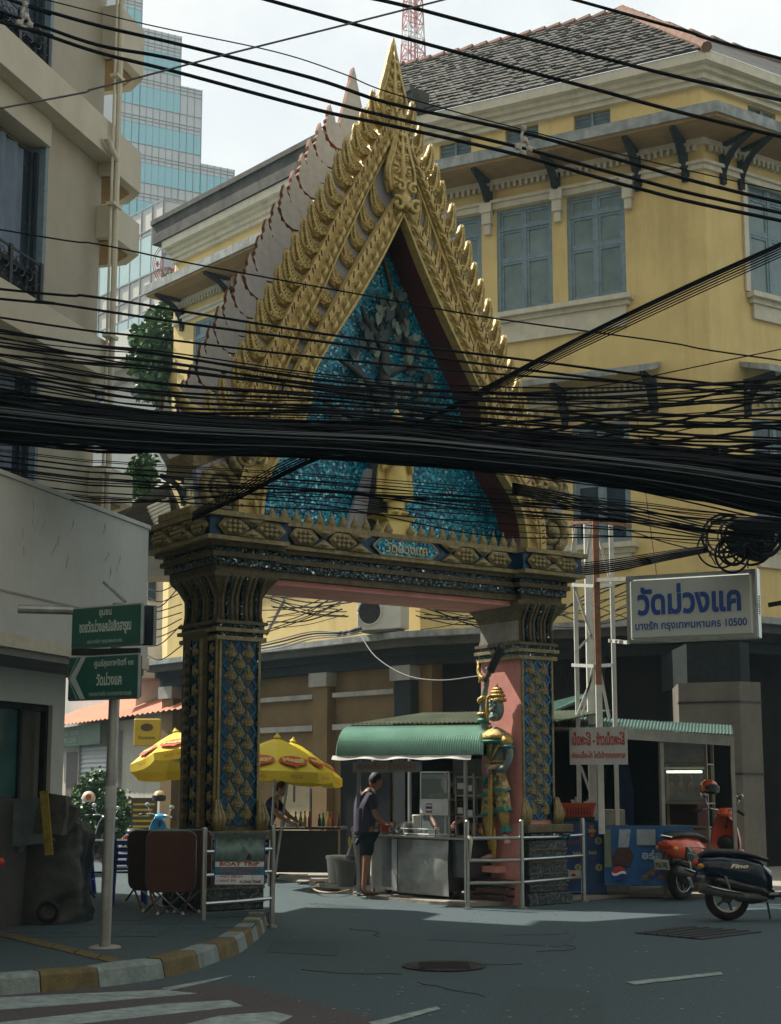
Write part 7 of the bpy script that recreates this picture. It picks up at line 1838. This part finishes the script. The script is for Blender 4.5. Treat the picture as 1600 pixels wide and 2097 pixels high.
def chair(label, px, py, rz, back=True, Y=None):
    g_ = gnd(px, py, .15); t = thing('plastic_chair' if back else 'plastic_stool', label, 'chair' if back else 'stool', (g_.x, g_.y, .15), rz, 'blue plastic seats on the left pavement')
    if back:
        MB().bev(-.21, .21, -.2, .2, .41, .44, .012).build('seat', bp, t)
        for x in (-1, 1):
            MB().tube([(x * .2, .19, 0), (x * .18, .17, .42), (x * .19, .23, .8)], [.024, .022, .018], 6).build('leg', bp, t); MB().tube([(x * .2, -.2, 0), (x * .18, -.18, .42)], .024, 6).build('leg', bp, t)
        for z in (.5, .58, .66, .74): MB().beam((-.18, .2 + (z - .42) * .13, z), (.18, .2 + (z - .42) * .13, z), .016, .05).build('back_slat', bp, t)
    else:
        MB().lathe([(.16, .0), (.165, .02), (.15, .035), (.01, .035)], 16, (0, 0, .42)).build('seat', bp, t)
        for a_ in range(4): c_, s_ = math.cos(a_ * 1.571 + .78), math.sin(a_ * 1.571 + .78); MB().tube([(c_ * .21, s_ * .21, 0), (c_ * .15, s_ * .15, .42)], [.03, .028], 6).build('leg', bp, t)
        MB().torus((0, 0, .2), .17, .012, 16, 5, 'z').build('stretcher', bp, t)
    return t
chair('blue plastic chair behind the grey sign pole beside the folded tables', 262, 1850, rad(195))
chair('round blue plastic stool left of the grey sign pole under the thin table', 166, 1832, 0, False)
gt_ = gnd(215, 1846, .15); tt2 = thing('metal_table', 'thin topped metal table standing between the sign pole and the stool', 'table', (gt_.x, gt_.y + .3, .15))
MB().bev(-.52, .55, -.3, .3, .72, .745, .008).build('table_top', steel_dull, tt2)
for x in (-.38, .4):
    MB().tube([(x - .15, -.25, 0), (x + .12, -.22, .4), (x + .1, -.2, .72)], .014, 6).build('leg', black, tt2); MB().tube([(x + .15, .25, 0), (x - .12, .22, .4), (x - .1, .2, .72)], .014, 6).build('leg', black, tt2)
MB().tube([(-.4, -.2, .35), (.4, -.2, .35)], .012, 6).build('brace', black, tt2)
# black covered cart at the left edge
tc_ = thing('covered_street_cart', 'street cart bundled under black tarpaulin at the left frame edge', 'cart', tuple(gnd(25, 1884, .15)))
tarp = mat('black_tarpaulin', (.014, .02, .022), .45, 0, .4, 3, .6, 9)
o_ = V(gnd(25, 1884, .15)); random.seed(3)
from mathutils import noise as NZ
def lump(u_, v_):
    a_ = u_ * 2 * math.pi; t_ = v_
    rx, ry = .85 - .1 * t_, .5 - .1 * t_; hgt = 1.02
    if t_ > .8: k_ = (t_ - .8) / .2; rx *= 1 - k_; ry *= 1 - k_
    z = min(1, t_ / .8) * hgt + (max(0, t_ - .8)) * .3
    p = V((rx * math.copysign(abs(math.cos(a_)) ** .6, math.cos(a_)), ry * math.copysign(abs(math.sin(a_)) ** .6, math.sin(a_)), z)); q_ = NZ.noise(p * 3.2) * .1 + NZ.noise(p * 9) * .035
    return p * (1 + q_) if z > .05 else p
mb = MB(); mb.grid(lump, 56, 30); mb.build('tarpaulin', tarp, tc_, smooth=True)
for x in (-.3, .5): MB().torus((x, -.5, .13), .1, .025, 18, 6).build('wheel', rubber, tc_, smooth=True)
MB().tube(smooth_path([(-.5, -.45, .9), (-.1, -.56, .75), (.3, -.5, .95), (.6, -.3, .8)], 5), .012, 5).build('rope', mat('grey_rope', (.14, .16, .15), .8), tc_)
for i, (px, py, s_, rx) in enumerate(((112, 1640, .3, .15), (60, 1655, .35, -.1), (140, 1650, .2, .5), (30, 1675, .3, .2))):
    c = at(px, py + 12, 15.5 + .05 * i)
    mb = MB(M.Translation(c) @ M.Rotation(rx, 4, 'Y')); mb.loft([[(s_ * w_ * x, s_ * .7 * y, z * s_) for x, y in ((-.5, -.5), (.5, -.5), (.55, .5), (-.5, .5))] for w_, z in ((1, -.9), (1.05, -.2), (.8, .42))], True)
    mb.build('cloth_bundle', [mat('grey_brown_cloth', (.07, .07, .06), .9, 0, .4, 6, .6, 12), mat('blue_grey_cloth', (.1, .14, .15), .9, 0, .3, 6, .6, 12)][i % 2], None, label=['upright dark folded bundle standing on the covered cart', 'pale grey covered bundle beneath the dark shop window', 'tilted dark board at the right end of the covered cart', 'low grey bundle at the far left on the covered cart'][i], cat='bundle')
yc = at(96, 1690, 15.2); MB(M.Translation(yc) @ M.Rotation(-.12, 4, 'Y')).box(-.04, .04, -.02, .02, -.3, .35).build('yellow_umbrella_roll', mat('faded_yellow_roll', (.2, .16, .02), .8, 0, .6, 10), None, label='narrow yellow and blue rolled cloth standing upright on the covered cart', cat='cloth')
c = at(0, 1765, 15.0); MB().ell(tuple(c), (.05, .04, .05), 8, 6).build('red_lamp', mat('tail_red', (.5, .06, .03)), None, label='small red reflector at the left frame edge', cat='reflector', smooth=True)

# ------------------------------------------------------------ air conditioner on the ledge
ac = at(729, 1290, 28.9); F = FA
pA = FA.inverted() @ at(740, 1290, 28.6)
Fac = FA @ M.Translation((pA.x + .62, -.5, 4.64))
acn = thing('air_conditioner', 'grubby cream air conditioner outdoor unit on the building ledge under the gate beam', 'air conditioner', tuple((Fac @ V((0, 0, 0)))))
AI2 = wmat(acn).inverted() @ Fac
MB(AI2).bev(-1.0, .0, -.18, .22, .05, .78, .02).build('case', offwhite, acn)
mb = MB(AI2); mb.torus((-.3, -.19, .42), .27, .022, 28, 6); mb.build('fan_ring', offwhite, acn, smooth=True)
MB(AI2).lathe([(.265, -.183), (.265, -.19), (.01, -.19)], 28, (-.3, 0, .42), 'y').build('fan_opening', black, acn)
mb = MB(AI2)
for k in range(6): mb.torus((-.3, -.2, .42), .04 + k * .04, .004, 20, 3)
for k in range(8): a_ = k * .785; mb.beam((-.3, -.205, .42), (-.3 + .26 * math.cos(a_), -.205, .42 + .26 * math.sin(a_)), .006)
mb.build('fan_grille', eng, acn)
MB(AI2).box(-.9, -.1, -.15, .2, .0, .05).build('feet', eng, acn)
MB(AI2).bev(-.75, -.05, -.1, .22, .8, 1.12, .02).build('upper_case', offwhite, acn)
MB(AI2).lathe([(.12, -.101), (.12, -.11), (.01, -.11)], 20, (-.35, 0, .96), 'y').build('fan_opening', black, acn)
# conduits on the ledge and the diagonal pipe on the yellow wall
cdt = thing('conduit_bundle', 'pale conduits snaking along the ledge left of the air conditioner', 'conduit', tuple(at(600, 1320, 29)))
for k in range(4):
    pts = [at(525, 1335 - k * 5, 31.5), at(580, 1325 - k * 6, 30.8), at(640, 1308 - k * 5, 30.2), at(700, 1303 - k * 3, 29.4), at(740, 1296 - k * 4, 28.6)]
    MB().tube(smooth_path(pts, 5), .018, 6).build('conduit', [concrete, cable_g, cable_m, concrete][k], cdt, world=True)
MB().tube([at(583, 1228, 30.4), at(545, 1300, 30.8)], .035, 7).build('drain_pipe', concrete, cdt, world=True)
wp_ = thing('hanging_wire', 'thin pale wire drooping from the ledge to the pink pillar', 'wire', tuple(at(740, 1300, 27)))
MB().tube(smooth_path([at(738, 1300, 26), at(770, 1345, 25), at(830, 1382, 24), at(900, 1393, 23), at(985, 1384, 21.5)], 6), .01, 5).build('wire', cable_g, wp_, world=True)
# ------------------------------------------------------------ overhead cables
def cable(pts, r, Y, label, group=None, m_=cable_m, name='cable', jit=0):
    """pts: (px, py[, depth]) seen along the run; extended beyond the frame on both sides"""
    P = [at(p[0], p[1], p[2] if len(p) > 2 else Y) for p in pts]
    if pts[0][0] <= 30: d = P[0] - P[1]; P = [P[0] + d.normalized() * 7 + V((0, 0, .2))] + P
    if pts[-1][0] >= 1570: d = P[-1] - P[-2]; P = P + [P[-1] + d.normalized() * 7 + V((0, 0, .2))]
    P = smooth_path(P, 7)
    return MB().tube(P, r, 6).build(name, m_, None, smooth=True, label=label, cat='cable', group=group)
cable([(0, -8), (60, 12), (200, 52), (372, 92), (640, 160), (800, 212), (1065, 270), (1300, 336), (1600, 415)], .019, 14.6, 'upper of three thick power lines crossing the gilded spire')
cable([(0, 24), (55, 42), (200, 92), (372, 125), (700, 215), (800, 240), (1065, 302), (1300, 366), (1600, 436)], .019, 14.9, 'middle of three thick power lines crossing the gilded spire')
cable([(0, 45), (60, 60), (200, 107), (360, 147), (650, 225), (800, 257), (1065, 318), (1300, 384), (1600, 452)], .019, 14.4, 'lowest of three thick power lines crossing the gilded spire')
cable([(520, -8), (800, 70), (1190, 175), (1600, 280)], .019, 14.2, 'thick line passing before the radio mast and the tiled roof')
cable([(740, -8), (850, 17), (1190, 107), (1600, 205)], .019, 14.0, 'thick line crossing above the tiled roof apex')
cable([(1165, -4), (1400, 62), (1600, 120)], .016, 14.0, 'thick line crossing only the top right corner of sky')
cable([(930, -6), (730, 45), (450, 115), (200, 180), (0, 222)][::-1] , .009, 12.5, 'thin pale line rising across the glass tower to the sky', m_=cable_g)
cable([(80, -4), (300, 50), (560, 105), (700, 150), (800, 190), (1070, 265), (1600, 392)], .007, 15.2, 'thinnest line just above the three power lines')
cable([(0, 470), (200, 500), (400, 541), (760, 607), (1000, 650), (1360, 700), (1600, 738)], .009, 15.5, 'lone thin line crossing the middle of the gilded gable')
cable([(0, 592), (185, 607), (450, 650), (720, 692), (1100, 740), (1600, 800)], .014, 15.0, 'upper cable of the pair below the university crest')
cable([(0, 612), (85, 618), (400, 665), (700, 705), (1100, 760), (1600, 812)], .014, 14.8, 'lower cable of the pair below the university crest')
cable([(0, 650), (300, 690), (700, 737), (1150, 775), (1600, 790)], .012, 15.0, 'cable next below the pair crossing the curtained window')
# spacer hardware on the thick lines
for lab, px, py in (('white insulator spacer clamping the three thick lines before the roof vents', 1072, 292), ('grey spacer clamp on the lines at the top left window', 52, 38)):
    t = thing('line_spacer', lab, 'insulator'); c = at(px, py, 14.6); place(t, M.Translation(c)); ins = mat('porcelain', (.5, .47, .42), .3, 0, .2, 8)
    MB().tube([(.0, -.02, .13), (-.025, -.03, .06), (-.01, -.02, -.0), (-.04, -.02, -.08), (.0, -.02, -.13)], .016, 7).build('clamp_arm', ins, t, smooth=True); MB().tube([(-.03, -.02, .0), (.03, -.03, .015), (.06, -.02, -.06)], .016, 7).build('clamp_arm', ins, t, smooth=True)
    for q_ in ((0, .15), (-.06, -.06), (.06, -.08), (.01, .02), (0, -.13)): MB().lathe([(.02, -.03), (.035, -.02), (.025, 0), (.037, .015), (.02, .03)], 10, (q_[0], -.02, q_[1])).build('insulator', ins, t, smooth=True)
# fans of thinner cables, upper side of the bundle
G1 = 'black cables strung above the thick bundle'
R2 = random.Random(5)
for k in range(27):
    f = k / 26
    y0 = 672 + 150 * f + R2.uniform(-8, 8); y1 = 700 + 145 * f + R2.uniform(-12, 12); ym_ = 772 + 95 * f + R2.uniform(-6, 6); y2 = 800 + 105 * f + R2.uniform(-14, 14); y3 = 775 + 190 * f + R2.uniform(-22, 22)
    if k % 7 == 3: y3 -= 60
    cable([(0, y0), (330, y1 + 20), (700, ym_), (1120, y2), (1600, y3)], R2.choice((.006, .008, .009, .013)), 13.6 + R2.uniform(0, 2), 'black cable crossing between the lone thin lines and the thick bundle', G1)
# crossing runs on the right side, before the ochre wall
for k, (a, b, c) in enumerate((((1040, 905), (1300, 845), (1600, 770)), ((1080, 925), (1300, 880), (1600, 810)), ((1150, 940), (1400, 880), (1600, 838)), ((1100, 948), (1400, 900), (1600, 870)), ((900, 900), (1200, 872), (1600, 872)), ((900, 880), (1250, 850), (1600, 850)),
        ((1200, 975), (1400, 938), (1600, 905)), ((1000, 930), (1300, 925), (1600, 935)), ((1000, 922), (1300, 917), (1600, 925)), ((700, 850), (1200, 930), (1600, 948)), ((900, 860), (1300, 912), (1600, 1010)), ((1000, 890), (1300, 925), (1600, 905)))):
    cable([a, b, c], R2.choice((.007, .009, .014)), 14 + R2.uniform(0, 1.5), 'cable crossing diagonally before the ochre wall at right', 'cables criss-crossing before the ochre wall at right')
cable([(1160, 932), (1300, 936), (1600, 936)], .035, 14.2, 'thick taped cable running level before the ochre wall at right')
# the steep strands coming down from the right
for k in range(6):
    o = k * 5
    cable([(1600, 498 + o * 1.1, 13), (1400, 588 + o * 1.1, 13.3), (1200, 684 + o, 13.6), (1000, 790 + o * .6, 13.9), (850, 868, 14.2), (640, 945 - o, 14.5), (500, 1015 - o, 14.8), (395, 1064 - o * .6, 15.5)], [.013, .011, .007, .007, .006, .006][k], 13.5,
          'black strand of the steep group descending from the right edge', 'steep strands descending from the right edge')
# the great bundle: too many to count
bp_ = [(-150, 840, 49), (0, 856, 45), (200, 876, 40), (400, 890, 35), (600, 898, 30), (800, 908, 34), (1000, 926, 35), (1200, 946, 37), (1400, 970, 45), (1600, 1000, 55), (1800, 1020, 60)]
mb = MB(); R3 = random.Random(9)
for k in range(230):
    o0 = R3.gauss(0, .42); d0 = R3.uniform(13.6, 14.8); ph = R3.uniform(0, 6.28); fr_ = R3.uniform(.5, 2.2); r_ = R3.choice((.006, .008, .01, .014, .02)); tail = R3.gauss(0, .5)
    o0 = max(-1, min(1, o0 * 1.2)); pts = []
    for i, (x, y, h_) in enumerate(bp_):
        wv = .22 * math.sin(ph + i * fr_) + R3.uniform(-.07, .07) + tail * max(0, (i - 7) / 3) * .5
        pts.append(at(x, y + h_ * max(-1.25, min(1.25, o0 + wv)), d0 + .15 * math.sin(ph + i)))
    mb.tube(smooth_path(pts, 3), r_, 5)
mb.build('cable_bundle', cable_m, None, kind='stuff', label='dense black bundle of overhead cables hanging across the gate', cat='cable bundle', smooth=True)
mb = MB()
for k in range(14):
    o0 = -.8 + 1.5 * k / 13; mb.tube(smooth_path([at(x, y + h_ * (o0 + .12 * math.sin(i * 1.1 + k * 2)), 13.7 + .5 * ((k * 7) % 5) / 5) for i, (x, y, h_) in enumerate(bp_)], 3), (.02, .034, .018, .026)[k % 4], 6)
mb.build('sheathed_trunk_cables', cable_m, None, kind='stuff', label='thick sheathed trunk cables inside the dense black bundle', cat='cable bundle', smooth=True)
# sagging cables beneath the bundle
G3 = 'thin cables sagging beneath the bundle'
for k in range(17):
    f = k / 16
    y0 = 925 + 85 * f + R2.uniform(-10, 10); ym_ = 965 + 100 * f * R2.uniform(.4, 1.1); y2 = 1000 + 120 * f * R2.uniform(.3, 1); y3 = 1060 + 60 * f + R2.uniform(-15, 15)
    cable([(0, y0 - 4), (250, y0 + 22), (640, ym_ + 6), (1000, y2), (1300, (y2 + y3) / 2 - 4), (1600, y3)], R2.choice((.005, .006, .008)), 14.2 + R2.uniform(0, 1.6), 'thin black cable sagging beneath the thick bundle', G3)
for k in range(6):
    cable([(1050, 990 + 4 * k, 14.5), (1180, 1015 + 5 * k, 15.5), (1300, 1040 + 6 * k, 17), (1450, 1075 + 5 * k, 18.6)], .01, 15, 'black cable dropping from the bundle to the coils above the wat sign', 'cables dropping to the coils above the wat sign')
for k in range(7):
    cable([(1175, 1155 + k * 4, 20.3), (1260, 1145 + k * 4, 20.2), (1370, 1128 + k * 3, 19.6), (1450, 1118 + k * 2, 19.2)], R2.choice((.008, .012)), 20, 'black cable of the sheaf between the steel tower and the coils', 'sheaf of cables between the steel tower and the coils')
cable([(1200, 1075, 20.8), (1280, 1085, 20.5), (1360, 1110, 20), (1440, 1130, 19.6)], .01, 20, 'slack cable from the steel tower top to the cable coils')
cable([(1225, 1080, 20.8), (1300, 1180, 20.9), (1400, 1240, 21)], .008, 20, 'thin slack cable hanging from the tower top behind the sign') if False else None
cable([(870, 1150, 19.5), (1000, 1125, 19.8), (1180, 1075, 20.8)], .007, 20, 'thin cable running from the beam lettering to the tower top')
# coils of spare cable
cl_ = thing('cable_coils', 'tangled coils of spare black cable hanging above the wat sign', 'cable coils', tuple(at(1500, 1110, 19.4)))
for k in range(26):
    cx, cy = R3.choice(((1480, 1100), (1510, 1095), (1545, 1115), (1470, 1120), (1505, 1130), (1560, 1100))); r_ = R3.uniform(.12, .3); c = at(cx + R3.uniform(-8, 8), cy + R3.uniform(-8, 8), 19.3 + R3.uniform(-.1, .2))
    T = M.Translation(c) @ M.Rotation(R3.uniform(-.6, .6), 4, 'Z') @ M.Rotation(R3.uniform(-.3, .3), 4, 'X')
    mb = MB(T); mb.torus((0, 0, 0), r_, R3.choice((.01, .014, .018)), 24, 5, 'y', (0, 360), 1); mb.v = [V((p.x, p.y, c.z + (p.z - c.z) * R3.uniform(.98, 1.0))) for p in mb.v]
    mb.build('coil', cable_m, cl_, world=True, smooth=True)
for k in range(12):
    c = at(R3.uniform(1450, 1590), 1075, 19.3); e = at(R3.uniform(1440, 1590), R3.uniform(1130, 1165), 19.4); m_ = c.lerp(e, .5) + V((R3.uniform(-.15, .15), 0, 0)); MB().tube(smooth_path([c, m_, e], 5), .009, 5).build('loose_end', cable_m, cl_, world=True, smooth=True)
MB().beam(at(1455, 1070, 19.4), at(1600, 1078, 19.2), .06, .05).build('hanger_bar', bracket_m, cl_, world=True)
mb = MB(); mb.ell(tuple(at(1560, 1075, 19.2)), (.5, .1, .12), 10, 6); mb.ell(tuple(at(1540, 1115, 19.6)), (.32, .08, .22), 10, 6); mb.build('coil_core', cable_m, cl_, world=True, smooth=True)
# wires on the ochre wall behind the gate opening
for k in range(15):
    x0, y0 = R3.uniform(522, 560), R3.uniform(1215, 1300); x1, y1 = R3.uniform(690, 735), R3.uniform(1210, 1275)
    pts = smooth_path([at(x0, y0, 30.6), at((x0 + x1) / 2, (y0 + y1) / 2 + R3.uniform(2, 14), 29.8), at(x1, y1, 28.9)], 5)
    MB().tube(pts, R3.choice((.008, .012, .016)), 5).build('wall_wire', cable_m, None, label='black wire drooping over the yellow wall left of the air conditioner', cat='wire', group='wires on the wall left of the air conditioner')
for k in range(14):
    x0, y0 = R3.uniform(848, 870), R3.uniform(1225, 1290); x1, y1 = R3.uniform(990, 1050), R3.uniform(1235, 1295)
    pts = smooth_path([at(x0, y0, 27.4), at((x0 + x1) / 2, (y0 + y1) / 2 + R3.uniform(0, 10), 27), at(x1, y1, 26.5)], 5)
    MB().tube(pts, R3.choice((.008, .012, .016)), 5).build('wall_wire', cable_m, None, label='black wire drooping over the wall right of the air conditioner', cat='wire', group='wires on the wall right of the air conditioner')
for k in range(10):
    pts = smooth_path([at(1135, R3.uniform(1225, 1300), 24), at(1200, R3.uniform(1215, 1290), 23.5), at(1290, R3.uniform(1190, 1270), 23)], 5)
    MB().tube(pts, R3.choice((.008, .012)), 5).build('wall_wire', cable_m, None, label='black wire crossing behind the steel tower legs', cat='wire', group='wires behind the steel tower')
for k in range(9):
    y_ = 1205 + k * 17; pts = smooth_path([at(300, y_, 22), at(330, y_ + R3.uniform(-8, 12), 21), at(372, y_ + R3.uniform(-45, 15), 20)], 5)
    MB().tube(pts, .008, 5).build('wall_wire', cable_m, None, label='thin wire strung between the grey parapet and the left pillar', cat='wire', group='wires between the parapet and the left pillar')
# vertical cable ties hanging on the right wall
MB().tube([at(1305, 860, 26), at(1316, 960, 26), at(1345, 1180, 25.6)], .012, 5).build('drop_wire', rusty, None, label='rusty vertical drop wire beside the lower ochre window', cat='wire')
# buildings on the near side of the street, behind the viewer: unseen, added to block sky light
ob_ = thing('unseen_near_terrace', 'unseen plain terrace on the near side of the street, added to dim the foreground', 'building', (0, -9, 0))
MB().box(-30, 30, -22, -9, 0, 24).build('wall', beige_wall, ob_, world=True)
for k in range(14):
    for j in range(3): MB().box(-24 + k * 3.5, -22.2 + k * 3.5, -8.99, -8.9, 4 + j * 3.2, 5.6 + j * 3.2).build('window', winpane_d, ob_, world=True)
nb = thing('unseen_right_block', 'unseen plain block added out of frame on the right to dim the street', 'building', (16, 4, 0))  # added out of frame to cut sky light from the right
MB().box(11, 24, -6, 14, 0, 20).build('wall', beige_wall, nb, world=True)
for k in range(5):
    for j in range(5): MB().box(10.95, 11.0, -4.5 + k * 3.6, -2.9 + k * 3.6, 4 + j * 3.2, 5.6 + j * 3.2).build('window', winpane_d, nb, world=True)
for k in range(6):  # pale cables carry the bundle's highlights in their colour
    f = -.9 + 1.8 * R3.random(); o2 = R3.uniform(-.2, .2)
    MB().tube(smooth_path([at(x, y + h_ * (f + o2 * i / 10), 13.3 + .02 * k) for i, (x, y, h_) in enumerate(bp_)], 4), R3.choice((.004, .005)), 5).build('cable', [cable_g, mat('highlight_teal_cable', (.06, .1, .11), .5)][k % 2], None, smooth=True,
        label='pale %s highlight cable lying along the front of the dense black bundle' % ('grey', 'teal')[k % 2], cat='cable', group='pale highlight cables on the front of the bundle')
# thin city haze, tinted blue and added to lift dark shadows
hz = bpy.data.materials.new('haze'); hz.use_nodes = True; hn = hz.node_tree
for n_ in list(hn.nodes):
    if n_.type != 'OUTPUT_MATERIAL': hn.nodes.remove(n_)
pvn = hn.nodes.new('ShaderNodeVolumePrincipled'); pvn.inputs['Color'].default_value = (.6, .88, 1, 1); pvn.inputs['Density'].default_value = .001
hn.links.new(pvn.outputs[0], hn.nodes['Material Output'].inputs['Volume'])
MB().box(-310, 310, -70, 650, -1, 95).build('haze', hz, None, kind='stuff', label='thin pale city haze filling the air over the street', cat='haze')
